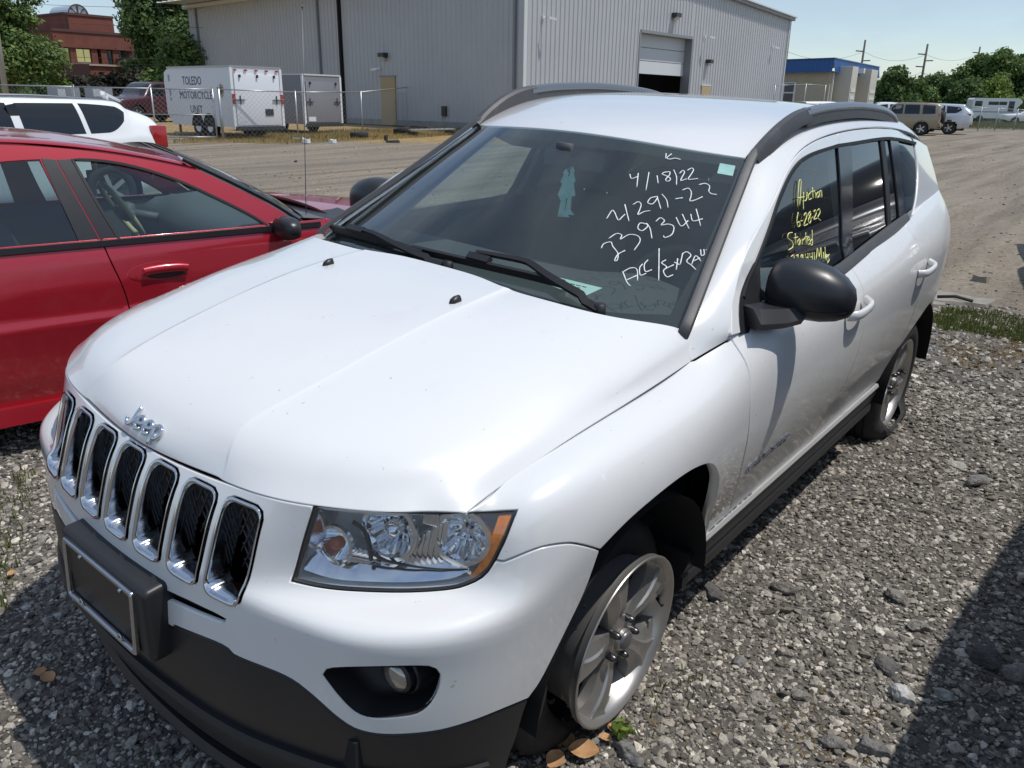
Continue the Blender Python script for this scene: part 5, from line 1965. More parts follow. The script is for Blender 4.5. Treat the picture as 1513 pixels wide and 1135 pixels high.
PICK = far_car('parked_pickup', 'dark slate crew cab pickup parked on the open side of the white suv', 'pickup', None, (-1.60, 2.94, 0), R(-5), mat('slate_car_paint', (.07, .078, .09), .28, metal=.3, coat=.8), PU, (1.75, -1.95),
        [[(.58, 1.27), (.86, 1.28), (.45, 1.66), (.10, 1.78), (-.18, 1.80), (-.20, 1.27)], [(-.30, 1.27), (-.28, 1.80), (-.98, 1.77), (-1.10, 1.28)]], (4.0, 5.9, 6.2), None, extras=pu_extra, wr=.39)

P2 = copy_tree(PICK)
P2.location = (-7.5, 2.35, 0)
P2.rotation_euler = (0, 0, R(11))
P2['label'] = 'second dark pickup mirrored in the side glass of the white suv'

# ================================================================== the red car
RED = mat('red_car_paint', (.43, .016, .030), .26, metal=.30, coat=.9, coat_rough=.06, dirt=((.34, .08, .08), 7, .25))
a = R(167.5)
S_FW = np.array([math.cos(a), math.sin(a), 0]); S_RT = np.array([math.sin(a), -math.cos(a), 0])
S_ORG = np.array([.37, -2.16, 0]) - S_RT * .905
SED = empty('parked_car', S_ORG, a, 'red sedan parked beside the white suv, nose pointing away', 'car')
S_M = np.stack([S_FW, -S_RT, up3], 0)        # world to car
C_S = S_M @ (CAM - S_ORG); M_S = CROWS @ S_M.T
son = lambda S_, pts, n=6: on(S_, crv(pts, n), C_S, M_S)


def taper(x):
    x = np.asarray(x, float)
    return 1 - .030 * np.clip(x - .9, 0, 9) ** 1.8 - .020 * np.clip(-.6 - x, 0, 9) ** 1.9


def side_w(x, z):
    w = np.interp(z, [.15, .22, .35, .52, .585, .60, .625, .75, .85, .90, .95], [.845, .875, .902, .917, .923, .930, .919, .916, .902, .884, .862])
    return w * taper(x)


def s_low(x, z, k=-1): return np.stack([x + 0 * z, k * side_w(x, z), z + 0 * x], -1)


def roof_z(x): return np.interp(x, [-1.9, -1.5, -1.0, -.4, .2, .7, 1.05, 1.4], [.97, 1.08, 1.26, 1.37, 1.395, 1.338, 1.256, 1.15])


def s_up(x, z, k=-1):
    dz = z - .92
    w = (.868 - .38 * dz - .16 * dz * np.abs(dz)) * taper(x)
    return np.stack([x + 0 * z, k * w, z + 0 * x], -1)


SL = Field(lambda x, z: s_low(x, z), (-2.3, 2.6, .15, .95), 1)
SU = Field(lambda x, z: s_up(x, z), (-2.0, 2.1, .86, 1.42), 1)
SLm = Field(lambda x, z: s_low(x, z, 1), (-2.3, 2.6, .15, .95), -1)
SUm = Field(lambda x, z: s_up(x, z, 1), (-2.0, 2.1, .86, 1.42), -1)
gapB2 = crv([(.535, .945), (.552, .85), (.585, .72), (.60, .60), (.60, .40), (.585, .22)], 5)
gapA2 = crv([(1.66, .95), (1.68, .8), (1.69, .6), (1.66, .40), (1.60, .22)], 5)
gapR2 = crv([(-.60, .945), (-.55, .80), (-.40, .62), (-.33, .45), (-.36, .22)], 5)
arc = lambda xc, r, t0, t1, n=16: np.array([(xc + r * math.cos(R(t)), .31 + r * math.sin(R(t))) for t in np.linspace(t0, t1, n)])
RED2 = RED
for F_, tg in ((SL, 0), (SLm, 1)):
    fd_ = panel('front_door', F_, [cat(gapB2, [[1.1, .215]], gapA2[::-1], [[1.1, .945]])], RED, SED, h=.04, flange=.016, gap=.003)
    rd_ = panel('rear_door', F_, [cat(gapR2, [[0, .21]], gapB2[::-1], [[0, .945]])], RED, SED, h=.04, flange=.016, gap=.003)
    panel('fender', F_, [cat(gapA2, arc(2.08, .37, 166, 14), [[2.55, .30], [2.58, .75], [2.2, .86], [1.9, .93]])], RED, SED, h=.05, flange=.02)
    panel('quarter_panel', F_, [cat(gapR2[::-1], [[-1.0, .935], [-1.5, .91], [-2.2, .86], [-2.25, .30]], arc(-.73, .36, 180, 16)[1:], )], RED, SED, h=.05, flange=.02)
    if tg == 0: FD, RD = fd_, rd_
    # upper frames
    U_ = SU if tg == 0 else SUm
    win_f = son(SU, [(178, 357), (143, 300), (107, 236)], 4)
    win_f = cat(win_f, son(SU, [(107, 236), (150, 238), (200, 247), (260, 266), (320, 293), (368, 317), (394, 333)], 5)[1:], son(SU, [(394, 333), (403, 350)], 3)[1:], [[1.36, .935]])
    win_r = cat(son(SU, [(118, 360), (90, 300), (58, 236)], 4), son(SU, [(58, 236), (20, 238), (-20, 242)], 3)[1:], [[-.45, 1.285], [-.70, 1.20], [-.72, 1.0], [-.66, .94], [0, .93]])
    top = np.array([(x, float(roof_z(np.array(x))) - .027) for x in np.linspace(-1.35, 1.02, 24)])
    apl = son(SU, [(270, 240), (330, 268), (400, 303), (440, 328), (470, 344)], 4)
    frame = cat([[-1.75, .94]], [[-1.55, 1.03]], top, apl, [[1.86, .90], [1.70, .90], [1.40, .91], [.5, .91], [-.5, .915]])
    panel('roof_side', U_, [frame, win_f, win_r], RED, SED, h=.04, flange=.012, gap=.001, hole_flange=.02)
    G1 = glass('red_car_glass', (.72, .84, .82), 1.55)
    G2 = glass('red_car_rear_glass', (.55, .66, .68), 1.6)
    panel('window', Off(U_, -.006), [win_f], G1, fd_, h=.08, flange=0, gap=-.006, bev=.0005)
    panel('window', Off(U_, -.006), [win_r], G2, rd_, h=.08, flange=0, gap=-.006, bev=.0005)
    BT = mat('satin_black_trim', (.016, .016, .018), .38, dirt=((.045, .04, .04), 9, .4))
    pa = cat(son(SU, [(60, 234), (118, 361)], 2), son(SU, [(151, 361), (82, 236)], 2))
    pb = cat(son(SU, [(83.5, 236), (152.5, 361)], 2), son(SU, [(179, 359), (107.5, 235)], 2))
    for q_ in (pa, pb):
        panel('pillar_trim', Off(U_, .003), [q_], BT, SED, h=.05, flange=.008, gap=.0006, bev=.001)
    kk = -1 if tg == 0 else 1
    bl_ = [s_up(np.array(x), np.array(.925), kk) + np.array([0, .012 * kk, 0]) for x in np.linspace(-.75, 1.62, 40)]
    sweep('belt_moulding', bl_, [(-.012, -.014), (.012, -.014), (.010, .012), (-.010, .012)], BT, SED)
    sl_ = cat(win_f, win_f[:1]); P_ = U_.ev(sl_[:, 0], sl_[:, 1])
    sweep('window_seal', P_[:-1], [(-.006, -.008), (.006, -.008), (.006, .006), (-.006, .006)], mat('rubber_seal', (.012, .012, .013), .55), SED, up=(0, kk, .3))
    # body crease highlight line comes from the pressed fold itself; handle in a dished cup
    hx, hz = 1.07 - .31, .775
    cup = [(hx + .15 * math.cos(t), hz + .048 * math.sin(t)) for t in np.linspace(0, 2 * math.pi, 32, endpoint=False)]
    panel('handle_cup', Off(F_, .002), [np.array(cup)], RED, fd_, h=.02, flange=.006, gap=0, bev=.004)
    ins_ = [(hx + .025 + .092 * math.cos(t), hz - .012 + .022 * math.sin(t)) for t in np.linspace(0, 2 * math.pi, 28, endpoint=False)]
    panel('handle_recess_shade', Off(F_, .0065), [np.array(ins_)], mat('handle_shadow_black', (.03, .008, .01), .5), fd_, h=.02, flange=.004, gap=0, bev=.001)  # flat dark oval, the shade behind the handle put into its colour
    gr_ = [(hx + .025 + x, hz + z) for x, z in ((-.10, .008), (-.06, .012), (0, .014), (.06, .012), (.10, .006))]
    hp = F_.ev(np.array([q[0] for q in gr_]), np.array([q[1] - .001 for q in gr_])) + np.array([0, .018 * kk, 0])
    sweep('door_handle', crv(hp, 4), [(.019 * math.cos(t), .009 * math.sin(t)) for t in np.linspace(0, 2 * math.pi, 12, endpoint=False)], RED, fd_, up=(0, kk, 0))
    # door mirror
    mp = np.array([1.40, kk * .945, .930])
    rings = []
    for t, sx, sz in ((-.10, .4, .5), (-.08, .8, .85), (-.03, 1, 1), (.04, .96, .98), (.09, .7, .75), (.115, .3, .35)):
        rings.append([mp + np.array([.058 * sx * np.sign(math.cos(q)) * abs(math.cos(q)) ** .7 - .06 * max(t, 0), kk * t, .058 * sz * np.sign(math.sin(q)) * abs(math.sin(q)) ** .7 - .015 * max(t, 0)]) for q in np.linspace(0, 2 * math.pi, 18, endpoint=False)])
    v, f = loft(rings); mesh('side_mirror', v, f, mat('mirror_plastic', (.022, .022, .025), .36), SED, True)
    blk(SED, 'mirror_sail', (1.42, kk * .855, .925), (.16, .05, .06), BT, .01)
    sail = cat(son(SU, [(394, 333), (405, 352)], 2), son(SU, [(440, 345), (405, 326)], 2))
    panel('corner_trim', Off(U_, .003), [sail], BT, SED, h=.05, flange=.006, gap=.0005, bev=.0008)
    sl2 = [(x, kk * (.89 * taper(x)), .205) for x in np.linspace(-.3, 1.65, 20)]
    sweep('sill', [tuple(p) for p in sl2], [(-.03, -.05), (.03, -.05), (.02, .03), (-.02, .03)], RED, SED)
# roof, glass, hood, boot
rows = []
for x, dz, tk in ((-1.60, 0, .52), (-1.30, 0, .56), (-.9, 0, .60), (-.4, 0, .63), (.2, 0, .64), (.7, 0, .635), (1.04, 0, .62)):
    z = float(roof_z(np.array(x))); e = z - .036
    edge = abs(float(s_up(np.array(x), np.array(e))[1]))
    rows.append([(x, y, zz) for y, zz in ((-edge, e), (-edge * .93, e + .022), (-edge * .7, z - .005), (-edge * .35, z + .012), (0, z + .016), (edge * .35, z + .012), (edge * .7, z - .005), (edge * .93, e + .022), (edge, e))])
SR = Spline(rows, sgn=-1)
panel('roof', SR, [cat([[a_, 0] for a_ in np.linspace(1.1, 6, 20)], [[6, b_] for b_ in np.linspace(0, 8, 24)][1:], [[a_, 8] for a_ in np.linspace(6, 1.1, 20)][1:], [[1.1, b_] for b_ in np.linspace(8, 0, 24)][1:-1])], RED, SED, h=.06, flange=.01, gap=.001)
ap = np.array([s_up(q[0], q[1]) for q in apl])


def screen(xt, zt_, wt, xb, zb, wb, bow, nm, m_, n_=5):
    G = []
    for t in np.linspace(0, 1, n_):
        G.append([(xt + (xb - xt) * t + bow * (1 - (s_ * s_)) * (.4 + .6 * t), s_ * (wt + (wb - wt) * t), zt_ + (zb - zt_) * t + .03 * math.sin(math.pi * t) + .045 * (1 - s_ * s_) * (1 - t)) for s_ in np.linspace(-1, 1, 7)])
    S_ = Spline(G, sgn=-1 if xb > xt else 1)
    lp = cat([[a_, 0] for a_ in np.linspace(0, n_ - 1, 12)], [[n_ - 1, b_] for b_ in np.linspace(0, 6, 14)][1:], [[a_, 6] for a_ in np.linspace(n_ - 1, 0, 12)][1:], [[0, b_] for b_ in np.linspace(6, 0, 14)][1:-1])
    return S_, panel(nm, S_, [lp], m_, SED, h=.08, flange=0, gap=0, bev=.0005)


a0_, a1_ = ap[0], ap[-1]
WSs, _o = screen(a0_[0], a0_[2] + .012, abs(a0_[1]) - .02, a1_[0] + .02, a1_[2] + .02, abs(a1_[1]) - .02, .16, 'windscreen', glass('red_car_glass', (.72, .84, .82), 1.55))
screen(-1.25, 1.24, .58, -1.85, .96, .66, -.12, 'rear_window', glass('red_car_rear_glass', (.55, .66, .68), 1.6))
for kk in (-1, 1):
    sweep('windscreen_trim', [p_ * np.array([1, -kk, 1]) + np.array([.004, -kk * -.0, .012]) for p_ in ap * (1, -1, 1)] if False else [np.array([p_[0] + .006, kk * (abs(p_[1]) - .018), p_[2] + .014]) for p_ in ap], [(-.012, -.008), (.012, -.008), (.012, .006), (-.012, .006)], mat('satin_black_trim', (.022, .022, .024), .45), SED, up=(.5, kk * .3, .8))
hd = []
for x, z, w in ((1.78, .955, .78), (2.0, .955, .80), (2.4, .915, .78), (2.8, .84, .70), (2.98, .72, .58), (3.02, .55, .55)):
    hd.append([(x - .10 * abs(s_) ** 2 * (x > 2.3) , s_ * w, z - .055 * abs(s_) ** 2.5) for s_ in np.linspace(-1, 1, 9)])
SH = Spline(hd, sgn=-1)
panel('hood', SH, [cat([[a_, 0] for a_ in np.linspace(0, 5, 20)], [[5, b_] for b_ in np.linspace(0, 8, 20)][1:], [[a_, 8] for a_ in np.linspace(5, 0, 20)][1:], [[0, b_] for b_ in np.linspace(8, 0, 20)][1:-1])], RED, SED, h=.06, flange=.02)
bt_ = []
for x, z, w in ((-1.80, .96, .70), (-2.2, .95, .70), (-2.38, .88, .66), (-2.44, .6, .66), (-2.42, .3, .64)):
    bt_.append([(x, s_ * w, z - .04 * abs(s_) ** 2.5) for s_ in np.linspace(-1, 1, 9)])
SB = Spline(bt_, sgn=1)
panel('boot_lid', SB, [cat([[a_, 0] for a_ in np.linspace(0, 4, 14)], [[4, b_] for b_ in np.linspace(0, 8, 14)][1:], [[a_, 8] for a_ in np.linspace(4, 0, 14)][1:], [[0, b_] for b_ in np.linspace(8, 0, 14)][1:-1])], RED, SED, h=.1)
v, f = loft([[(1.70 - .16 * s_ * s_, s_ * .82, .935) for s_ in np.linspace(-1, 1, 12)], [(1.98 - .12 * s_ * s_, s_ * .80, .945) for s_ in np.linspace(-1, 1, 12)]], False, False)
mesh('cowl', v, f, mat('black_plastic', (.018, .018, .02), .42), SED)
# wiper standing against the glass, aerial on the fender
Dw = float((S_ORG + S_FW * 1.9 - CAM) @ FH)
sw3 = lambda u, v, d=0: S_M @ (at(u, v, Dw + d) - S_ORG)
mb = MB(); mb.tube(crv([sw3(424, 299, .2), sw3(440, 304, .1), sw3(456, 309), sw3(474, 316, -.1), sw3(487, 326, -.2), sw3(492, 336, -.3)], 4), .011, 6); mb.tube([sw3(452, 305), sw3(466, 310)], .02, 6)
mb.build('wiper', mat('rubber_seal', (.012, .012, .013), .55), SED, True)
pa_ = S_M @ (at(452, 300, (S_ORG + S_FW * 1.68 + S_RT * .62 - CAM) @ FH) - S_ORG); pb_ = S_M @ (at(446.5, 12, (S_ORG + S_FW * 1.74 + S_RT * .62 - CAM) @ FH) - S_ORG)
mb = MB(); mb.tube([pa_ + (pa_ - pb_) * .10, pa_, pb_], np.array([.0030, .0026, .0018]), 6); mb.tube([pb_, pb_ + np.array([0, 0, .012])], .005, 8)
mb.build('aerial', mat('aerial_steel', (.12, .12, .12), .35, metal=.8), SED, True)
# cabin
DASH2 = mat('grey_cabin_plastic', (.10, .105, .11), .6)
CL2 = mat('blue_grey_seat', (.055, .065, .085), .9)
v, f = loft([[(1.78, y, .93), (1.55, y, .955), (1.25, y, .93 + .06 * math.exp(-((y - .38) / .2) ** 2)), (1.12, y, .86), (1.15, y, .62), (1.3, y, .4)] for y in np.linspace(-.80, .80, 15)], False, False)
mesh('dashboard', v, f, DASH2, SED, True)
th = np.linspace(0, 2 * math.pi, 33)
mb = MB(); mb.tube([(.93 - .09 * math.sin(t), .38 + .19 * math.cos(t), .905 + .165 * math.sin(t)) for t in th], .017, 8, cap=False)
wcol = mat('cream_wheel_cover', (.55, .48, .26), .6)
sw_ = mb.build('steering_wheel', wcol, SED, True)
mb = MB(); mb.box((.96, .38, .90), (.06, .14, .10)); mb.bar((.95, .21, .9), (.95, .55, .9), .03, .04); mb.tube([(.97, .38, .89), (1.25, .38, .82)], .03, 8)
mb.build('wheel_hub', DASH2, sw_, True)
for y in (.38, -.38):
    rings = []
    for z, dx, ww, tt in ((.30, .10, .9, .12), (.55, .04, 1, .12), (.80, -.04, .98, .10), (.98, -.10, .8, .08), (1.02, -.11, .6, .04)):
        rings.append([(.25 + dx + tt * p_, y + .26 * ww * q_, z) for p_, q_ in ((.5, -.8), (.8, -1), (.35, 0), (.8, 1), (.5, .8), (-.6, .75), (-.7, 0), (-.6, -.75))])
    v, f = loft(rings); s_ = mesh('front_seat', v, f, CL2, SED, True)
    blk(s_, 'headrest', (.12, y, 1.13), (.10, .26, .18), CL2, .04)
    blk(s_, 'seat_cushion', (.60, y, .42), (.52, .50, .16), CL2, .05)
blk(SED, 'rear_seat', (-.75, 0, .62), (.30, 1.3, .66), CL2, .06)
blk(SED, 'cabin_floor', (.4, 0, .22), (2.8, 1.6, .06), DARKM, 0)
mb = MB(); mb.box((1.02, .0, 1.215), (.03, .22, .06)); mb.build('inner_mirror', DASH2, SED, True, .012)
mb = MB(); mb.tube([(1.02, -.03, 1.19), (1.02, -.03, 1.15)], .003, 5); mb.tube([(1.02, -.03 + .014 * math.cos(t), 1.135 + .018 * math.sin(t)) for t in th], .003, 5, cap=False); mb.build('hanging_ornament', DASH2, SED, True)
v, f = loft([[(x, y, float(roof_z(np.array(x))) - .05 - .03 * (abs(y) / .6) ** 2) for y in np.linspace(-.62, .62, 9)] for x in np.linspace(-1.2, .98, 10)], False, False)
mesh('headliner', v, f, mat('headliner_cloth', (.30, .29, .27), .95), SED, True)
for kk in (-1, 1):
    v, f = loft([[(x, kk * .80 * float(taper(x)), .25) for x in np.linspace(-.9, 1.7, 14)], [(x, kk * .83 * float(taper(x)), .915) for x in np.linspace(-.9, 1.7, 14)]], False, False)
    mesh('door_lining', v, f, DASH2, SED)
for wx in (2.08, -.73):
    for k in (1, -1):
        w_ = empty('wheel'); w_.parent = SED; w_.location = (wx, .87 * k, .315)
        if k < 0: w_.rotation_euler = (0, 0, math.pi)
        vv, ff = lathe([(.19, -.02), (.20, .0), (.27, .008), (.305, -.015), (.315, -.05), (.315, -.19), (.19, -.2)], 40, 'y'); mesh('tyre', vv, [q[::-1] for q in ff], TYRE_F, w_, True)
        vv, ff = lathe([(.195, -.005), (.18, -.02), (.10, -.03), (.001, -.02)], 30, 'y'); mesh('rim', vv, [q[::-1] for q in ff], RIM_F, w_, True)
        v, f = loft([[(wx + .375 * math.cos(t), y_ * k, .31 + .375 * math.sin(t)) for t in np.linspace(-.2, math.pi + .2, 18)] for y_ in (.90, .6)], False, False); mesh('wheel_arch', v, f, DARKM, SED)
blk(SED, 'underbody_block', (.4, 0, .24), (4.2, 1.3, .14), DARKM, 0)


# ================================================================== the white suv
WHITE = mat('white_paint', (0.735, 0.73, 0.72), 0.28, coat=1.0, coat_rough=0.03, dirt=((0.50, 0.46, 0.40), 7.0, 0.16), spots=((.50, .46, .34), 58.0, .735))
WHITE_LOW = mat('white_paint_dusty', (0.72, 0.715, 0.705), 0.34, coat=.6, coat_rough=0.08, dirt=((0.46, 0.43, 0.38), 17.0, 0.40), spots=((.45, .42, .36), 80.0, .70))
BLACKPL = mat('black_plastic', (0.011, 0.011, 0.013), 0.46, spec=.35, bump=0.12, bump_scale=900, dirt=((0.07, 0.066, 0.06), 14.0, 0.22))
GREYPL = mat('weathered_grey_plastic', (0.060, 0.059, 0.061), 0.5, bump=0.1, bump_scale=700, dirt=((0.15, 0.145, 0.14), 10.0, 0.5))
RUBBER = mat('rubber_seal', (0.012, 0.012, 0.013), 0.55)
GLOSSBLK = mat('gloss_black_trim', (0.012, 0.013, 0.015), 0.12, coat=0.3)
DARK = mat('dark_cavity', (0.008, 0.008, 0.009), 0.9)
CHROME = mat('chrome', (0.72, 0.73, 0.75), 0.09, metal=1.0)
CHROME_DULL = mat('dull_chrome', (0.55, 0.56, 0.57), 0.24, metal=1.0, dirt=((0.2, 0.18, 0.16), 30, 0.5))
ALLOY = mat('cast_alloy', (0.46, 0.445, 0.43), 0.38, metal=0.8, dirt=((0.14, 0.12, 0.10), 14, 0.6))
TYRE = mat('tyre_rubber', (0.022, 0.022, 0.023), 0.75, bump=0.2, bump_scale=160, dirt=((0.10, 0.09, 0.08), 12, 0.6))
CLOTH = mat('seat_cloth', (0.085, 0.085, 0.09), 0.9, bump=0.3, bump_scale=400)
DASH = mat('dashboard_plastic', (0.06, 0.063, 0.067), 0.62, bump=0.15, bump_scale=600)
LINER = mat('headliner_cloth', (0.44, 0.43, 0.40), 0.95)
WS_GLASS = glass('windscreen_glass', (0.80, 0.90, 0.87), 1.52, haze=((0.40, 0.48, 0.47), 0.035))
SIDE_GLASS = glass('side_glass', (0.58, 0.66, 0.65), 1.5, refl=1.4)
TINT_GLASS = glass('privacy_glass', (0.045, 0.055, 0.06), 1.5, refl=1.5)
LENS = glass('lamp_lens', (0.93, 0.95, 0.97), 1.5, haze=((0.6, 0.6, 0.58), 0.05))
CHALK = mat('white_glass_marker', (0.85, 0.86, 0.84), 0.8)
CHALK_Y = mat('yellow_glass_marker', (0.80, 0.78, 0.30), 0.8)

SUV = empty('parked_suv', label='white suv with notes handwritten on its windscreen, seven-slot grille and flat front tyre', cat='suv')
mw = Matrix.Identity(4)
for i in range(3):
    for j in range(3): mw[i][j] = W_ROLL[i][j]
    mw[i][3] = W_OFF[i]
SUV.matrix_world = mw

# ---- lower skin: stations run from the middle of the nose round the left side to the tail; rows go up
Z0 = [.08, .17, .30, .44, .56, .630, .662, .745]


def st(xs, ys, zs): return [(x, y, z) for x, y, z in zip(xs, ys, zs)]


half = [
    st([.77, .835, .868, .872, .864, .856, .848, .822, .785], [0] * 9, Z0 + [.808]),
    st([.762, .825, .857, .862, .855, .847, .839, .812, .777], [.2] * 9, Z0 + [.813]),
    st([.735, .80, .832, .838, .834, .826, .812, .785, .752], [.37, .37, .375, .38, .38, .38, .38, .38, .38], Z0 + [.823]),
    st([.70, .755, .785, .792, .792, .786, .740, .724, .712], [.50, .51, .52, .525, .525, .52, .503, .50, .50], Z0[:5] + [.632, .662, .745, .827]),
    st([.635, .69, .722, .732, .733, .728, .640, .624, .612], [.62, .64, .655, .66, .66, .656, .632, .635, .64], Z0[:5] + [.632, .660, .745, .828]),
    st([.535, .585, .612, .62, .621, .615, .540, .522, .520], [.735, .757, .772, .778, .778, .774, .728, .735, .718], Z0[:5] + [.636, .668, .748, .826]),
    st([.42, .46, .48, .487, .487, .482, .468, .445, .430], [.80, .82, .834, .84, .842, .842, .826, .800, .721], Z0[:5] + [.645, .70, .814, .848]),
    st([.30] * 9, [.81, .832, .848, .860, .868, .875, .871, .824, .730], [.10, .19, .30, .44, .56, .665, .76, .857, .873]),
    st([.05] * 9, [.79, .81, .825, .846, .875, .893, .888, .838, .741], [.12, .20, .31, .44, .56, .675, .78, .873, .902]),
    st([-.25] * 9, [.775, .792, .805, .835, .872, .892, .888, .850, .757], [.14, .22, .32, .44, .56, .685, .80, .895, .938]),
    st([-.55] * 9, [.765, .785, .797, .826, .864, .886, .890, .866, .797], [.14, .22, .32, .44, .56, .68, .80, .93, 1.03]),
    st([-1.0] * 9, [.765, .785, .797, .825, .862, .886, .893, .870, .797], [.14, .22, .32, .44, .56, .68, .80, .94, 1.035]),
    st([-1.6] * 9, [.765, .785, .797, .822, .858, .884, .893, .872, .795], [.14, .22, .32, .44, .56, .68, .81, .96, 1.06]),
    st([-2.1] * 9, [.765, .785, .797, .817, .848, .874, .888, .872, .788], [.14, .22, .32, .44, .56, .68, .82, .985, 1.10]),
    st([-2.6] * 9, [.770, .79, .80, .822, .848, .868, .874, .850, .737], [.14, .22, .32, .44, .56, .68, .83, 1.0, 1.14]),
    st([-3.0] * 9, [.75, .77, .785, .80, .815, .825, .826, .80, .706], [.16, .24, .33, .45, .57, .69, .84, 1.02, 1.16]),
    st([-3.28, -3.30, -3.32, -3.33, -3.33, -3.32, -3.30, -3.26, -3.20], [.66, .68, .70, .715, .725, .73, .73, .71, .65], [.2, .26, .35, .46, .58, .7, .85, 1.03, 1.17]),
    st([-3.42, -3.46, -3.50, -3.51, -3.51, -3.49, -3.46, -3.40, -3.32], [.42] * 9, [.22, .28, .36, .47, .58, .7, .85, 1.03, 1.17]),
    st([-3.46, -3.50, -3.54, -3.55, -3.55, -3.53, -3.49, -3.43, -3.34], [0] * 9, [.22, .28, .36, .47, .58, .7, .85, 1.03, 1.17]),
]
NH = len(half) - 1
grid = [[(x, -y, z) for x, y, z in row] for row in half[:0:-1]] + half
SKIN = Spline(grid)
MID = float(NH)


def sym(h):
    """Half outline (left side, from the middle top round to the middle bottom) to a whole closed one."""
    h = np.array(h)
    r = h[::-1].copy()
    r[:, 0] = 2 * MID - r[:, 0]
    return np.concatenate([h, r])


def cat(*a): return np.concatenate([np.atleast_2d(np.array(x, float)) for x in a])


skin_at = lambda pts: SKIN.ev(*on(SKIN, pts).T)
px = lambda pts, n=6: on(SKIN, crv(pts, n))
xz = lambda pts, n=6: on_xz_left(crv(pts, n))


def on_xz_left(p):
    """Side of the body: parameters from (x, z), left half only."""
    class LS:
        sgn = 1
        def ev(self, a, b): return SKIN.ev(a, b)
        def dom(self): return (MID + 4.5, MID + NH - 1.0, 0, 8)
    return invert(LS(), p, lambda X: X[..., [0, 2]])


# panel lines
L_seam = [(732, 828), (744, 830), (765, 822), (800, 809), (838, 803), (862, 806), (887, 813)]
L_archF = [(887, 813), (866, 871), (838, 930), (802, 1002), (781, 1033)]
L_archR = [(1040, 801), (1049, 766), (1059, 731), (1062, 706), (1052, 687), (1030, 692), (1000, 711), (960, 743), (925, 774), (887, 813)]
L_low = [(781, 1033), (750, 1046), (694, 1068), (641, 1082), (575, 1087), (530, 1080), (498, 1061), (456, 1024), (421, 1000), (350, 971), (330, 955), (264, 928), (227, 909)]
L_lampout = [(705, 858), (722, 843), (738, 815), (750, 789), (759, 766), (763, 754)]
L_lamptop = [(763, 754), (740, 755), (715, 757), (690, 758.5)]
L_lampin = [(463, 749.5), (449, 795), (437, 840), (430, 859)]
L_lampbot = [(430, 859), (470, 867), (520, 872), (600, 874), (670, 869), (705, 858)]
L_doorA = [(1080.5, 500.6), (1092, 518), (1103, 537), (1108.5, 560), (1109, 590), (1105, 645), (1092, 704), (1079, 749)]

lamp_in, lamp_bot, lamp_out, lamp_top = px(L_lampin), px(L_lampbot), px(L_lampout), px(L_lamptop)
seam, arch_f, arch_r, low = px(L_seam), px(L_archF), px(L_archR), px(L_low)
door_a = px(L_doorA)
a_in_top = lamp_in[0, 0]
a_hood = lamp_top[-1, 0]
top_row = lambda a, b, n=20: np.stack([np.linspace(a, b, n), np.full(n, 8.0)], -1)
low_in = np.array([[MID + 1.05, low[-1, 1]], [MID, low[-1, 1] - 0.05]])
low = low[low[:, 0] > MID + 1.05]

# ---- bumper and grille skin with its openings
slots = []
SLOT_Y = [-.362, -.244, -.1225, 0, .1225, .244, .362]
for y in SLOT_Y:
    w, h, r = 0.096, 0.198, 0.022
    # slots lean a little with the grille; their middles sit on one line
    zc = 0.7045
    q = rrect(w, h, r, 5)
    pts = np.array([(y + u * (1.0 + 0.03 * v / h), zc + v * 0.985) for u, v in q])
    class FS:
        sgn = 1
        def ev(self, a, b): return SKIN.ev(a, b)
        def dom(self): return (MID - 3.2, MID + 3.2, 2.5, 8)
    slots.append(invert(FS(), pts, lambda X: X[..., [1, 2]]))
fog_px = [(478, 998), (483, 991), (500, 988.5), (560, 987), (625, 986), (643, 990), (649, 999), (646, 1018), (638, 1036), (624, 1050), (605, 1057), (560, 1061), (535, 1057), (518, 1046), (500, 1027), (486, 1009)]
fog = on(SKIN, crv(fog_px + fog_px[:1], 4))
fog_r = fog.copy(); fog_r[:, 0] = 2 * MID - fog_r[:, 0]
slit_px = [(229, 869.5), (243, 873), (280, 890), (318, 908), (331, 915.5), (330, 919), (322, 918), (280, 901), (243, 884), (229, 878)]
slit = on(SKIN, np.array(slit_px, float))
slit_r = slit.copy(); slit_r[:, 0] = 2 * MID - slit_r[:, 0]
bump_half = cat(top_row(MID, a_in_top), lamp_in[1:], lamp_bot[1:], px([(705, 858), (718, 848), (732, 828)])[1:], seam[1:], arch_f[1:], low[1:], low_in)
bumper = panel('front_bumper', SKIN, [sym(bump_half)] + slots + [fog, fog_r, slit, slit_r], WHITE, SUV, h=0.028, flange=0.02, hole_flange=0.012)

# ---- black lower valance
e0 = low_in[-1]
val_half = cat(low_in[::-1], low[::-1], px([(781, 1033), (772, 1060), (765, 1085), (755, 1112)]))
a_end = val_half[-1, 0]
val_half = cat(val_half, [[a_end - 0.15, 0.9], [a_end - 0.5, 0.25], [a_end - 0.9, 0.0], [MID + 2, 0.0], [MID, 0.0]])
valance = panel('lower_valance', SKIN, [sym(val_half)], BLACKPL, SUV, h=0.04, flange=0.03, gap=0.001)
# a step and a lip along the valance
lipP, stepP = [], []
for a in np.linspace(MID - 5.6, MID + 5.6, 41):
    p = SKIN.ev(np.array([a]), np.array([0.12]))[0]; lipP.append(p + np.array([0.0, 0, -0.012]))
    q = SKIN.ev(np.array([a]), np.array([2.0 - 0.05 * abs(a - MID)]))[0]; stepP.append(q)
sweep('chin_lip', lipP, [(-.004, -.022), (.032, -.020), (.04, 0), (.03, .02), (-.004, .02)][::-1], BLACKPL, SUV)
sweep('valance_rib', stepP, [(-.01, -.016), (.014, -.012), (.018, 0), (.012, .014), (-.01, .016)][::-1], BLACKPL, SUV)

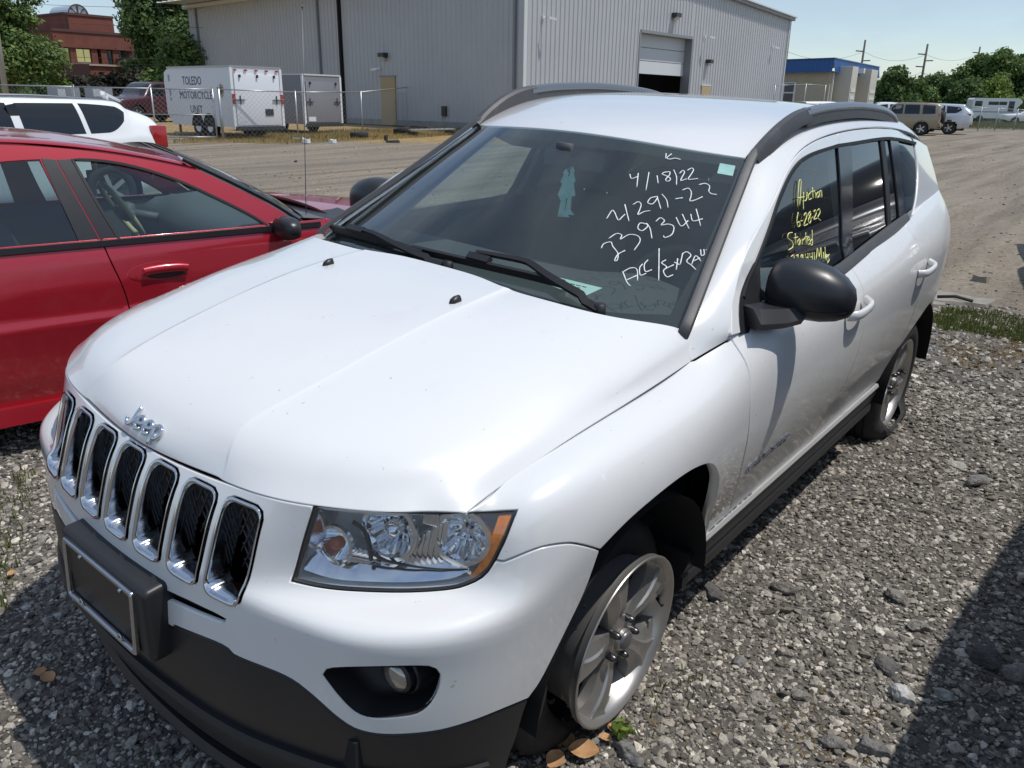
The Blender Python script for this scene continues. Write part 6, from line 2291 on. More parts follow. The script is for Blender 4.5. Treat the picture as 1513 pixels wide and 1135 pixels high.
# ---- fenders
shut_b = px([(690, 758.5), (760, 706), (860, 636), (950, 583), (1018, 537)])
a_h0, a_h1 = lamp_top[-1, 0], MID + 9.08
fend = cat(top_row(a_h0, a_h1, 24), px([(1020, 536), (1050, 518), (1080.5, 500.6)])[1:], door_a[1:], px([(1079, 749), (1070, 775), (1060, 792), (1040, 801)])[1:], arch_r[1:], seam[::-1][1:], px([(732, 828), (745, 803), (757, 771), (763, 754)])[1:], lamp_top[1:])
fend = np.array(fend)
panel('fender', SKIN, [fend], WHITE, SUV, h=0.03, flange=0.028, gap=.0016, mirror=True)

# gap filler: white strip added under the hood edge to lighten the gap
aa_ = np.linspace(a_h0 + .02, a_h1 - .02, 40)
P_ = SKIN.ev(aa_, np.full(40, 8.0))
for sg_ in (1, -1):
    v, f = loft([P_ * (1, sg_, 1) - (0, 0, .003), (P_ - (0, .022, .004)) * (1, sg_, 1), (P_ - (0, .05, .03)) * (1, sg_, 1)], False, False)
    mesh('hood_gap_filler', v, f, WHITE, SUV, True)

# ---- doors and rear quarter on the side skin
sill_row = lambda x0, x1: xz([(x0, .362), ((x0 + x1) / 2, .352), (x1, .372)])
a_door_top = xz([(-.36, 1.0), (-.60, 1.027), (-1.0, 1.03), (-1.38, 1.042)])
gapB = xz([(-1.38, 1.042), (-1.388, .9), (-1.385, .7), (-1.365, .5), (-1.34, .362)])
doorF = cat(door_a[::-1], a_door_top[1:], gapB[1:], xz([(-1.34, .362), (-.9, .352), (-.5, .362), (-.43, .45)])[1:])
dF = panel('front_door', SKIN, [doorF], WHITE_LOW, SUV, h=0.03, gap=.003, flange=0.016, mirror=True)
arch_rear = lambda th0, th1, n=14: np.array([(-2.672 + .43 * math.cos(R(t)), .262 + .43 * math.sin(R(t)) * .97) for t in np.linspace(th0, th1, n)])
doorR = cat(gapB[::-1], xz([(-1.38, 1.042), (-1.7, 1.068), (-2.0, 1.092), (-2.13, 1.103)])[1:], xz([(-2.13, 1.103), (-2.20, .95), (-2.235, .8), (-2.27, .66), (-2.315, .52)])[1:],
            on_xz_left(arch_rear(36, 16, 6)), xz([(-2.27, .372), (-1.9, .362), (-1.34, .362)])[1:])
dR = panel('rear_door', SKIN, [doorR], WHITE_LOW, SUV, h=0.03, gap=.003, flange=0.016, mirror=True)
quarter = cat(xz([(-2.13, 1.103), (-2.20, .95), (-2.235, .8), (-2.27, .66), (-2.315, .52)]), on_xz_left(arch_rear(36, 176, 26))[1:],
              xz([(-3.10, .30), (-3.2, .30)]), [[MID + 16.2, 2.2], [MID + 16.2, 5], [MID + 16.2, 8.0]], [[MID + 15.5, 8], [MID + 15, 8], [MID + 14.5, 8], [MID + 14, 8]], xz([(-2.5, 1.133), (-2.13, 1.103)]))
panel('quarter_panel', SKIN, [quarter], WHITE_LOW, SUV, h=0.035, flange=0.028, mirror=True)
tail = np.array([[MID + 16.2, 2.2], [MID + 16.2, 8.0], [MID + NH, 8.0], [MID + NH, 2.2]])
panel('tailgate', SKIN, [cat([[MID + 16.22, 4.2], [MID + 16.22, 8]], [[MID + 17, 8], [MID + NH, 8]], [[MID + NH, 4.2]])], WHITE_LOW, SUV, h=0.05, gap=0.0, mirror=True)
panel('rear_bumper', SKIN, [cat([[MID + 16.22, .3], [MID + 16.22, 4.15]], [[MID + NH, 4.15]], [[MID + NH, .3]])], BLACKPL, SUV, h=0.05, gap=0.0, mirror=True)

# ---- sills: black cladding under the doors with a pale step strip
sillP = [(x, .800, .352) for x in np.linspace(-2.24, -.42, 30)]
sweep('sill_strip', sillP, [(-.004, -.010), (-.014, -.012), (-.018, .0), (-.012, .012), (.0, .012)], mat('sill_strip_grey', (.42, .42, .42), .35, dirt=((.2, .18, .16), 20, .5)), SUV, mirror=True)
secS = [(.10, .02), (-.006, .02), (-.016, -.005), (-.004, -.05), (.004, -.058), (-.006, -.068), (-.008, -.098), (.006, -.118), (.05, -.135), (.11, -.135)]
sweep('sill_cladding', [(x, .797, .325) for x in np.linspace(-2.24, -.36, 24)], secS, BLACKPL, SUV, mirror=True)

# ---- hood
HB = [
    [(.785, 0, .808), (.777, .15, .812), (.765, .285, .818), (.735, .45, .826), (.645, .60, .828), (.590, .655, .828), (.553, .692, .827), (.525, .72, .825)],
    [(.768, 0, .842), (.760, .15, .845), (.745, .28, .850), (.700, .45, .857), (.618, .58, .857), (.560, .636, .857), (.528, .682, .849), (.501, .7215, .831)],
    [(.700, 0, .896), (.700, .15, .897), (.692, .262, .902), (.645, .45, .896), (.568, .58, .888), (.506, .640, .883), (.478, .687, .866), (.455, .7245, .842)],
    [(.570, 0, .946), (.570, .15, .946), (.562, .275, .943), (.530, .45, .933), (.472, .58, .919), (.420, .664, .899), (.400, .702, .881), (.385, .731, .857)],
    [(.400, 0, .986), (.400, .15, .986), (.400, .284, .983), (.372, .45, .970), (.330, .59, .950), (.280, .680, .922), (.262, .715, .905), (.245, .7425, .8845)],
    [(.200, 0, 1.027), (.200, .15, 1.027), (.200, .290, 1.025), (.180, .45, 1.011), (.150, .60, .987), (.135, .696, .944), (.12, .728, .920), (.10, .7505, .9025)],
    [(.020, 0, 1.052), (.020, .15, 1.053), (.020, .290, 1.050), (.000, .45, 1.038), (-.030, .61, 1.014), (-.06, .712, .972), (-.07, .738, .944), (-.08, .758, .921)],
    [(-.14, 0, 1.066), (-.135, .15, 1.066), (-.114, .288, 1.063), (-.118, .45, 1.057), (-.170, .60, 1.044), (-.30, .714, 1.016), (-.287, .748, .975), (-.272, .766, .946)],
]
for i, row in enumerate(HB):
    k = (.05, .14, .34, .42, .45, .45, .5, .6)[i]
    x, y, z = row[2]
    row[2:3] = [(x + .002, y - .030, z + .0025 * k), (x, y - .004, z + .0015 * k), (x - .002, y + .024, z - .0085 * k)]
    for q in (0, 1): row[q] = (row[q][0], row[q][1], row[q][2] + .001 * k)
HG = [[HB[i][j] for i in range(8)] for j in range(10)]
HG = [[(x, -y, z) for x, y, z in c] for c in HG[:0:-1]] + HG
HOOD = Spline(HG)
hb = 7.0
ho = [[a, 0] for a in np.linspace(0, 18, 73)] + [[18, b] for b in np.linspace(0, hb, 29)][1:] + [[a, hb] for a in np.linspace(18, 0, 73)][1:] + [[0, b] for b in np.linspace(hb, 0, 29)][1:-1]
hood = panel('hood', HOOD, [ho], WHITE, SUV, h=0.026, flange=0.022, gap=0.0014, bev=0.002)

# ---- windscreen, cowl, roof, pillars
WB = [[(-.19, 0, 1.015), (-.195, .25, 1.012), (-.225, .48, 1.005), (-.30, .712, .995)],
      [(-.34, 0, 1.125), (-.35, .25, 1.12), (-.385, .455, 1.108), (-.465, .672, 1.095)],
      [(-.495, 0, 1.23), (-.505, .23, 1.225), (-.545, .43, 1.213), (-.625, .632, 1.196)],
      [(-.65, 0, 1.33), (-.66, .22, 1.325), (-.70, .41, 1.312), (-.785, .592, 1.297)],
      [(-.80, 0, 1.424), (-.81, .20, 1.419), (-.85, .38, 1.407), (-.938, .553, 1.393)]]
WG = [[WB[i][j] for i in range(5)] for j in range(4)]
WG = [[(x, -y, z) for x, y, z in c] for c in WG[:0:-1]] + WG
WSC = Spline(WG)
wo = cat([[a, 0] for a in np.linspace(0, 6, 31)], [[6, b] for b in np.linspace(0, 4, 21)][1:], [[a, 4] for a in np.linspace(6, 0, 31)][1:], [[0, b] for b in np.linspace(4, 0, 21)][1:-1])
windscreen = panel('windscreen', WSC, [wo], WS_GLASS, SUV, h=0.05, flange=0, gap=.001, bev=.0005)
fr_in = on(WSC, crv([(560, 362), (640, 385), (760, 425), (880, 457), (985, 463), (993, 459), (1040, 370), (1086, 262), (1085, 248), (1068, 243), (960, 227), (830, 210), (742, 199), (730, 201), (640, 278), (560, 352), (556, 358), (560, 362)], 5)[:-1])
wo2 = cat([[a, .02] for a in np.linspace(.04, 5.96, 31)], [[5.96, b] for b in np.linspace(.02, 3.98, 21)][1:], [[a, 3.98] for a in np.linspace(5.96, .04, 31)][1:], [[.04, b] for b in np.linspace(3.98, .02, 21)][1:-1])
FRIT = mat('black_glass_border', (0.008, 0.009, 0.011), 0.6, spec=.2)
panel('glass_border', Off(WSC, -.004), [wo2, fr_in], FRIT, windscreen, h=0.06, flange=0, gap=0, bev=0.0003)

RB = [[(-.80, 0, 1.426), (-.81, .20, 1.421), (-.85, .38, 1.409), (-.905, .50, 1.400), (-.936, .557, 1.396)],
      [(-.98, 0, 1.477), (-.98, .20, 1.474), (-1.0, .38, 1.462), (-1.03, .51, 1.444), (-1.04, .562, 1.432)],
      [(-1.25, 0, 1.524), (-1.25, .20, 1.521), (-1.25, .38, 1.512), (-1.25, .52, 1.496), (-1.25, .567, 1.484)],
      [(-1.55, 0, 1.546), (-1.55, .20, 1.544), (-1.55, .38, 1.536), (-1.55, .52, 1.521), (-1.55, .57, 1.509)],
      [(-1.9, 0, 1.552), (-1.9, .20, 1.55), (-1.9, .38, 1.542), (-1.9, .52, 1.527), (-1.9, .57, 1.515)],
      [(-2.3, 0, 1.545), (-2.3, .20, 1.543), (-2.3, .38, 1.535), (-2.3, .515, 1.519), (-2.3, .56, 1.507)],
      [(-2.75, 0, 1.520), (-2.75, .20, 1.518), (-2.75, .38, 1.509), (-2.75, .495, 1.492), (-2.75, .54, 1.478)],
      [(-3.2, 0, 1.465), (-3.19, .20, 1.462), (-3.16, .36, 1.452), (-3.12, .46, 1.437), (-3.1, .505, 1.425)]]
RG = [[RB[i][j] for i in range(8)] for j in range(5)]
RG = [[(x, -y, z) for x, y, z in c] for c in RG[:0:-1]] + RG
ROOF = Spline(RG)
ro = cat([[a, 0] for a in np.linspace(0, 8, 33)], [[8, b] for b in np.linspace(0, 7, 36)][1:], [[a, 7] for a in np.linspace(8, 0, 33)][1:], [[0, b] for b in np.linspace(7, 0, 36)][1:-1])
panel('roof', ROOF, [ro], WHITE, SUV, h=0.045, flange=0.012, gap=.001)
panel('headliner', Off(ROOF, -.035), [cat([[a, .12] for a in np.linspace(.1, 7.9, 30)], [[7.9, b] for b in np.linspace(.12, 6.9, 20)], [[a, 6.9] for a in np.linspace(7.9, .1, 30)], [[.1, b] for b in np.linspace(6.9, .12, 20)])], LINER, SUV, h=0.08, flange=0, gap=0, bev=.0003)

# greenhouse side: y as a function of (x, z)
BELT = lambda x: np.interp(-np.asarray(x), [.3, .45, 1.3, 2.1, 2.6, 3.2], [1.0, 1.02, 1.04, 1.103, 1.14, 1.17])


def gh(x, z):
    dz = z - 1.10
    y = .753 - np.where(dz > 0, .31, .58) * dz - .15 * dz * np.clip(dz, 0, 1)
    y = y - .10 * np.clip(-x - 2.15, 0, 3) ** 1.6 * (.35 + np.clip(dz, 0, 1) * 1.1)
    y = y - .10 * np.clip(x + .62, 0, 1) ** 2
    return np.stack([x + 0 * z, y, z + 0 * x], -1)


SIDE = Field(gh, (-3.2, -.2, .95, 1.55), sgn=-1)
sd = lambda pts, n=6: on(SIDE, crv(pts, n))
gap_line = [(1081, 497), (1081, 470), (1082, 430), (1089, 412), (1102, 376), (1121, 338), (1145, 294), (1171, 238), (1203, 209), (1245, 194.5), (1287, 189), (1318, 190)]
gl_pt = SIDE.ev(*sd([(1081, 470), (1102, 376), (1121, 338), (1145, 294), (1171, 238), (1203, 209), (1245, 194.5), (1287, 189), (1318, 190)], 1).T)
INN = [(-.268, .764, .946), (-.315, .714, 1.022), (-.46, .677, 1.108), (-.62, .636, 1.202), (-.78, .596, 1.299), (-.936, .559, 1.395), (-1.16, .566, 1.466), (-1.48, .571, 1.506), (-1.83, .572, 1.516), (-2.12, .568, 1.511), (-2.6, .55, 1.490), (-3.08, .51, 1.430)]
OUT = [(-.345, .832, .978)] + [tuple(p) for p in gl_pt] + [(-2.62, .628, 1.44), (-3.06, .585, 1.37)]
rails = []
for k, (p, q) in enumerate(zip(INN, OUT)):
    p, q = np.array(p), np.array(q)
    ch = q - p
    tn = np.array(INN[min(k + 1, 11)]) - np.array(INN[max(k - 1, 0)])
    o = np.cross(ch, tn); o /= np.linalg.norm(o)
    if o[1] + o[2] < 0: o = -o
    bl = .006
    rails.append([p, p + ch * .3 + o * bl * .85, p + ch * .65 + o * bl, q])
ft = skin_at([(1021, 535), (1040, 524), (1060, 512.5), (1080, 501)])
rails[0] = [p + np.array([0, -.001, -.002]) for p in ft]
RAIL = Spline(rails, sgn=-1)
pil = cat([[a, 0] for a in np.linspace(0, 11, 60)], [[11, b] for b in (1, 2, 3)], [[a, 3] for a in np.linspace(11, 0, 60)][1:], [[0, 2], [0, 1]])
panel('pillar_and_roof_side', RAIL, [pil], WHITE, SUV, h=0.028, flange=0.012, gap=.003, mirror=True)

win_edge = [(1098, 440), (1104, 418), (1118, 385), (1135, 340), (1152, 290), (1172, 250), (1195, 230), (1238, 215)]
# white window frames of the two doors, the glass, the black pillars between
gl_ = sd(gap_line); we = sd(win_edge)
topR = sd([(1238, 215), (1258, 212), (1302, 205), (1326, 206), (1352, 212)])
xB = topR[0, 0] - .02
kB = np.argmin(np.abs(gl_[:, 0] - xB))
frameF = cat(gl_[:kB + 1], [[xB, we[-1, 1] + .002]], we[::-1][0:], sd([(1098, 440), (1094, 470), (1096, 493)])[1:])
panel('front_window_frame', SIDE, [frameF], WHITE, dF[0], h=.03, flange=.014, gap=.0028)
panel('front_window_frame', Field(lambda a, b: gh(a, b) * (1, -1, 1), (-3.2, -.2, .95, 1.55), 1), [frameF], WHITE, dF[1], h=.03, flange=.014, gap=.0028)
frameR = cat(gl_[kB:], [[-2.40, 1.462], [-2.60, 1.435], [-2.66, 1.405]], topR[::-1], [[xB, topR[0, 1]]])
SIDE_R = Field(lambda a, b: gh(a, b) * (1, -1, 1), (-3.2, -.2, .95, 1.55), 1)
for S_, d_ in ((SIDE, dR[0]), (SIDE_R, dR[1])):
    panel('rear_window_frame', S_, [frameR], WHITE, d_, h=.03, flange=.014, gap=.0028)
# D pillar
dp = cat(sd([(1352, 212), (1357, 250), (1355, 290), (1346, 331)]), [[-2.5, BELT(-2.5) - .02], [-2.8, BELT(-2.8) - .02], [-3.12, BELT(-3.12) - .02]], [[-3.10, 1.25], [-3.04, 1.375]], [[-2.8, 1.41], [-2.64, 1.43]])
for S_ in (SIDE, SIDE_R):
    panel('rear_pillar', S_, [dp], WHITE, SUV, h=.03, flange=.012, gap=.001)
BLK_EDGE = dict(h=.05, flange=.006, gap=.0008, bev=.0008)


def quad_x(x0b, x1b, x0t, x1t, zt0, zt1, zb=None):
    zb = zb or (lambda x: BELT(x) - .005)
    return np.array([(x0b, zb(x0b)), (x0t, zt0), (x1t, zt1), (x1b, zb(x1b))])


bt = lambda q, n=1: [[p[0], float(BELT(p[0])) - .012] for p in sd(q, n)]
gfront = cat(sd([(1096, 493), (1094, 470), (1098, 440)]), we[1:], bt([(1251, 387)]), [[-.9, float(BELT(-.9)) - .012]])
lift = lambda q, d=.003: [[p[0], p[1] + d] for p in sd(q, 4)]
grear = cat(bt([(1256, 384)]), sd([(1250, 213), (1302, 205), (1306, 205)], 4), bt([(1318, 344)]))
gfix = cat(bt([(1316, 345)]), sd([(1304, 205), (1320, 206)], 2), bt([(1336, 335)]))
gq = cat(bt([(1336, 335)]), sd([(1320, 206), (1338, 207), (1352, 213), (1357, 250), (1355, 290), (1346, 331)]))
pB = cat(bt([(1250, 388)]), lift([(1238, 215), (1258, 212)]), bt([(1263, 381)]))
pC1 = cat(bt([(1315, 346)]), lift([(1301, 205), (1307, 205)]), bt([(1319.5, 343)]))
pC2 = cat(bt([(1332, 337)]), lift([(1315, 206), (1327, 206)]), bt([(1338, 334)]))
tri = cat(sd([(1094, 494), (1091, 470), (1092, 440), (1100, 414), (1112, 390)]), sd([(1122, 378), (1124, 430), (1128, 490)]))
for S_, fd, rd in ((SIDE, dF[0], dR[0]), (SIDE_R, dF[1], dR[1])):
    panel('window', Off(S_, -.006), [gfront], SIDE_GLASS, fd, **BLK_EDGE)
    panel('pillar_trim', Off(S_, .001), [pB], GLOSSBLK, SUV, **BLK_EDGE)
    panel('window', Off(S_, -.006), [grear], TINT_GLASS, rd, **BLK_EDGE)
    panel('window', Off(S_, -.006), [gfix], TINT_GLASS, rd, **BLK_EDGE)
    panel('window_divider', Off(S_, .0005), [pC1], RUBBER, rd, **BLK_EDGE)
    panel('pillar_trim', Off(S_, .001), [pC2], GLOSSBLK, SUV, **BLK_EDGE)
    panel('quarter_window', Off(S_, -.006), [gq], TINT_GLASS, SUV, **BLK_EDGE)
    panel('mirror_triangle', Off(S_, .002), [tri], BLACKPL, fd, **BLK_EDGE)
# belt moulding, window seals
belt = [gh(np.array(x), BELT(x) + .004) + np.array([0, .006, 0]) for x in np.linspace(-2.26, -.52, 36)]
sweep('belt_moulding', belt, [(-.022, -.024), (-.024, -.014), (-.014, .004), (-.006, .012), (.006, .012), (.006, -.024)], GREYPL, SUV, mirror=True)
for pth in (we, topR):
    P = SIDE.ev(pth[:, 0], pth[:, 1]) + np.array([0, .002, 0])
    sweep('window_seal', P, [(-.006, -.004), (.006, -.004), (.006, .004), (-.006, .004)], RUBBER, SUV, up=(0, 1, .2), mirror=True)

# trim strip beside the windscreen and the roof rails over it
strip = [(-.285, .722, .985)] + [tuple(np.array(p) + np.array([.012, .014, .010])) for p in INN[1:6]] + [(-.965, .575, 1.418)]
strip = crv(strip, 6)
sweep('windscreen_trim', strip, [(-.017, -.010), (-.016, .004), (-.006, .007), (.008, .005), (.014, -.002), (.014, -.012)], GREYPL, SUV, up=(.42, .38, .82), mirror=True)
rail_path = crv([(-.925, .566, 1.402), (-1.0, .571, 1.447), (-1.10, .575, 1.492), (-1.20, .577, 1.520), (-1.30, .578, 1.534)], 6)
sweep('rail_foot', rail_path, lambda t: [(-.022, -.05), (-.020, -.004 + .010 * t), (-.010, .006 + .008 * t), (.012, .005 + .008 * t), (.022, -.010), (.024, -.042 + .012 * t)], GREYPL, SUV, mirror=True)
rail_bar = crv([(-1.27, .577, 1.529), (-1.45, .578, 1.545), (-1.75, .578, 1.555), (-2.02, .576, 1.551), (-2.24, .571, 1.538), (-2.38, .566, 1.519), (-2.47, .562, 1.494)], 6)
RAILM = mat('satin_rail', (0.40, 0.43, 0.47), 0.20, metal=0.8)
sweep('roof_rail', rail_bar, [(-.020, -.012), (-.022, -.002), (-.017, .010), (-.006, .015), (.006, .015), (.016, .009), (.021, -.002), (.019, -.012)], RAILM, SUV, mirror=True)
sweep('rail_base', [p - np.array([0, -.002, .022]) for p in rail_bar], [(-.020, -.024), (-.018, .010), (.016, .010), (.020, -.020)], GREYPL, SUV, mirror=True)

# cowl under the wipers
cow = [(-.115, 0, 1.048), (-.118, .15, 1.047), (-.105, .288, 1.044), (-.11, .45, 1.038), (-.16, .60, 1.022), (-.27, .69, .990), (-.29, .705, .970)]
cow = np.array([(x, -y, z) for x, y, z in cow[:0:-1]] + cow)
wb = np.array([(-.215, 0, 1.030), (-.218, .15, 1.029), (-.225, .288, 1.026), (-.245, .45, 1.019), (-.28, .60, 1.009), (-.33, .69, 1.002), (-.34, .705, .99)])
wb = np.array([(x, -y, z) for x, y, z in wb[:0:-1].tolist()] + wb.tolist())
v, f = loft([crv(cow, 4), crv((cow + wb) / 2 + np.array([0, 0, -.004]), 4), crv(wb + np.array([0, 0, -.002]), 4)], closed=False, caps=False)
mesh('cowl', v, f, BLACKPL, SUV, True)


# ------------------------------------------------------------------ suv: grille, lamps, plate, mirrors
def skin_pt(S, ab, d=0.0):
    ab = np.atleast_2d(ab)
    return S.ev(ab[:, 0], ab[:, 1]) + d * S.sgn * derivs(S, ab[:, 0], ab[:, 1])[2]


MESHM = mat('grille_mesh_black', (0.03, 0.03, 0.033), 0.32)
for sl in slots:
    L = resample(SKIN, sl, .009)
    P = skin_pt(SKIN, L)
    N = derivs(SKIN, L[:, 0], L[:, 1])[2]
    c = P.mean(0)
    n0 = N.mean(0); n0 /= np.linalg.norm(n0)
    back = np.array([-.052, 0, -.002])
    rings = []
    for k, (dep, shr) in enumerate(((.0035, 1.0), (.006, .985), (.004, .93), (-.004, .90))):
        rings.append([c + (p - c) * shr + n * dep for p, n in zip(P, N)])
    for dep, shr in ((.45, .875), (1.0, .86)):
        rings.append([c + (p - c) * np.array([1, shr, shr]) + back * dep for p in P])
    v, f = loft(rings, True, False)
    g = mesh('grille_slot', v, f, CHROME, SUV, True)
    mb = MB()
    bc = c + back * .96
    hw, hh = .0415, .086
    for s in (-1, 1):
        for k in range(-6, 7):
            z0, z1 = -hh, hh
            y0, y1 = k * .024 - s * hh * .62, k * .024 + s * hh * .62
            t0, t1 = sorted(((-hw - y0) / (y1 - y0), (hw - y0) / (y1 - y0)))
            t0, t1 = max(t0, 0), min(t1, 1)
            if t1 - t0 > .05:
                mb.tube([bc + np.array([.003 * s, y0 + (y1 - y0) * t, z0 + (z1 - z0) * t]) for t in (t0, t1)], .0021, 5)
    v2 = [bc + np.array([-.012, y, z]) for y, z in ((-hw, -hh), (hw, -hh), (hw, hh), (-hw, hh))]
    mb.add(v2, [(0, 1, 2, 3)])
    mb.build('grille_mesh', MESHM, g, False)

# headlight: lens, chrome bowl, round reflectors, amber marker, black bezel
lampL = cat(lamp_in, lamp_bot[1:], lamp_out[1:], lamp_top[1:], top_row(lamp_top[-1, 0], a_in_top, 16)[1:])
LAMPCH = mat('lamp_reflector', (0.84, 0.86, 0.89), 0.10, metal=1.0)
LAMPGR = mat('lamp_bezel_grey', (0.88, 0.90, 0.92), 0.2, metal=.30, coat=.4, bump=.35, bump_scale=40)
AMBER = mat('amber_lens', (0.90, 0.27, 0.015), 0.16, coat=0.6, var=(0.62, 0.15, 0.01), var_scale=50)
AMBER_D = mat('amber_bulb', (0.42, 0.12, 0.06), 0.3)


def lamp_pt(px_, d):
    q = on(SKIN, [px_])
    return skin_pt(SKIN, q, -d)[0]


def make_lamp():
    lens = panel('headlight', Off(SKIN, -.003), [lampL], LENS, SUV, h=.03, flange=0.0, gap=.002, bev=.001)
    L = resample(SKIN, lampL, .012)
    P, N = skin_pt(SKIN, L, -.004), derivs(SKIN, L[:, 0], L[:, 1])[2]
    c = P.mean(0); n0 = np.array([.80, .52, .12]); n0 /= np.linalg.norm(n0)
    # rim of dark rubber
    rim = [[c + (p - c) * s + n * d for p, n in zip(P, N)] for s, d in ((1.0, .001), (.985, .0018), (.968, -.002), (.962, -.012))]
    v, f = loft(rim, True, False)
    mesh('lamp_seal', v, f, RUBBER, lens, True)
    rings = [[c + (p - c) * s - n0 * d for p in P] for s, d in ((.965, .008), (.955, .035), (.93, .07), (.6, .095))]
    v, f = loft(rings, True, False)
    f.append(tuple(range(3 * len(P), 4 * len(P))))
    o = mesh('lamp_housing', v, f, LAMPGR, lens, True)
    # reflector bowls
    def bowl(px_, d, R0, dep, tilt, rim_w, facets, matl=LAMPCH, nm='reflector'):
        b = lamp_pt(px_, d)
        ax = np.array(tilt, float); ax /= np.linalg.norm(ax)
        u = np.cross([0, 0, 1.0], ax); u /= np.linalg.norm(u); w = np.cross(ax, u)
        rings = []
        nn = 40
        for k, (r, h) in enumerate([(R0 + rim_w, -.006), (R0 + rim_w, .004), (R0, .005)] + [(R0 * math.sqrt(1 - t), -dep * t) for t in np.linspace(.02, .93, 8)]):
            ring = []
            for i in range(nn):
                a = 2 * math.pi * i / nn
                rr = r * (1 + (.06 * (1 if (i // 2) % 2 else -1) if (k > 3 and facets) else 0))
                ring.append(b + u * rr * math.cos(a) + w * rr * math.sin(a) + ax * h)
            rings.append(ring)
        v, f = loft(rings, True, False)
        f.append(tuple(range((len(rings) - 1) * nn, len(rings) * nn)))
        mesh(nm, v, f, matl, lens, False)
        return b, ax, u, w
    b, ax, u, w = bowl((684, 803), .022, .049, .05, (.86, .42, .12), .010, True)
    v, f = loft([[b - ax * .03 + ax * h + (u * math.cos(a) + w * math.sin(a)) * r for a in np.linspace(0, 2 * math.pi, 14, endpoint=False)] for r, h in ((.010, 0), (.010, .018), (.006, .024), (.001, .026))], True, False)
    mesh('bulb', v, f, LAMPCH, lens, True)
    b, ax, u, w = bowl((573, 798), .030, .052, .055, (.93, .30, .10), .008, True)
    v, f = loft([[b - ax * .03 + ax * h + (u * math.cos(a) + w * math.sin(a)) * r for a in np.linspace(0, 2 * math.pi, 14, endpoint=False)] for r, h in ((.018, 0), (.018, .02), (.012, .03), (.001, .034))], True, False)
    mesh('bulb', v, f, LAMPCH, lens, True)
    b, ax, u, w = bowl((491, 816), .030, .034, .035, (.95, .22, .10), .005, False)
    v, f = loft([[b - ax * .012 + ax * h + (u * math.cos(a) + w * math.sin(a)) * r for a in np.linspace(0, 2 * math.pi, 14, endpoint=False)] for r, h in ((.013, 0), (.013, .012), (.009, .02), (.001, .023))], True, False)
    mesh('amber_bulb', v, f, AMBER_D, lens, True)
    # stepped chrome plates between the bowls
    mb = MB()
    for k in range(7):
        p = lamp_pt((600 + k * 9, 838 - 2 * k), .04)
        mb.bar(p + np.array([0, 0, -.035]), p + np.array([-.015, .0, .030 + .004 * k]), .010, .020, up=(1, .5, 0))
    for k in range(5):
        p = lamp_pt((505 + k * 8, 835 + 2 * k), .030)
        mb.bar(p + np.array([.0, -.02, -.020]), p + np.array([-.010, .02, .022]), .012, .006, up=(1, .5, 0))
    for k in range(6):
        p = lamp_pt((628 + k * 4, 770 + k), .032)
        mb.bar(p + np.array([0, 0, -.02]), p + np.array([0, 0, .022]), .006, .012, up=(1, .5, 0))
    mb.build('reflector_steps', LAMPCH, lens, False, bevel=.0012)
    # loose black strip inside; chrome shelf added below, sloped to reflect the sky
    strip = [lamp_pt(q, .012) for q in ((519, 775), (533, 785), (542, 800), (545, 818), (547, 833))]
    strip2 = [lamp_pt(q, .012) for q in ((547, 822), (570, 834), (610, 842), (650, 846), (690, 845))]
    mb = MB(); mb.tube(crv(strip, 5), .0045, 6); mb.tube(crv(strip2, 5), np.linspace(.004, .0012, 21), 6)
    mb.build('loose_strip', RUBBER, lens, True)
    lo = np.array([lamp_pt(q, .014) for q in crv([(446, 846), (480, 856), (520, 861), (600, 863), (664, 858), (692, 848)], 5)])
    hi = np.array([lamp_pt(q, .055) for q in crv([(455, 822), (484, 831), (522, 836), (600, 838), (660, 834), (690, 826)], 5)])
    w_ = np.array([[.0025 * math.sin(k * 1.9)] for k in range(len(lo))]) * np.array([.8, .5, 0])
    v, f = loft([lo, (lo * .6 + hi * .4) + w_ + np.array([0, 0, .004]), hi], False, False)
    mesh('lower_reflector', v, f, LAMPCH, lens, True)
    lf = np.array([lamp_pt(q, .010) for q in crv([(470, 756), (456, 800), (446, 842)], 6)]); lb = np.array([lamp_pt(q, .06) for q in crv([(492, 758), (480, 800), (470, 840)], 6)])
    v, f = loft([lf, (lf + lb) / 2 + np.array([.006, .0, .0]), lb], False, False)
    mesh('side_reflector', v, f, LAMPCH, lens, True)
    # amber marker along the outer edge
    am = cat(on(SKIN, crv([(757, 757), (757, 768), (748, 789), (736, 815), (720, 840), (703, 854)], 5)), on(SKIN, crv([(690, 856), (704, 842), (717, 818), (727, 792), (734, 770), (737, 759)], 5)))
    panel('amber_marker', Off(SKIN, -.009), [am], AMBER, lens, h=.02, flange=.02, gap=.0005, bev=.002)
    return lens


lens = make_lamp()
lens2 = flipped(lens)
for ch in list(lens.children):
    q = flipped(ch); q.parent = lens2

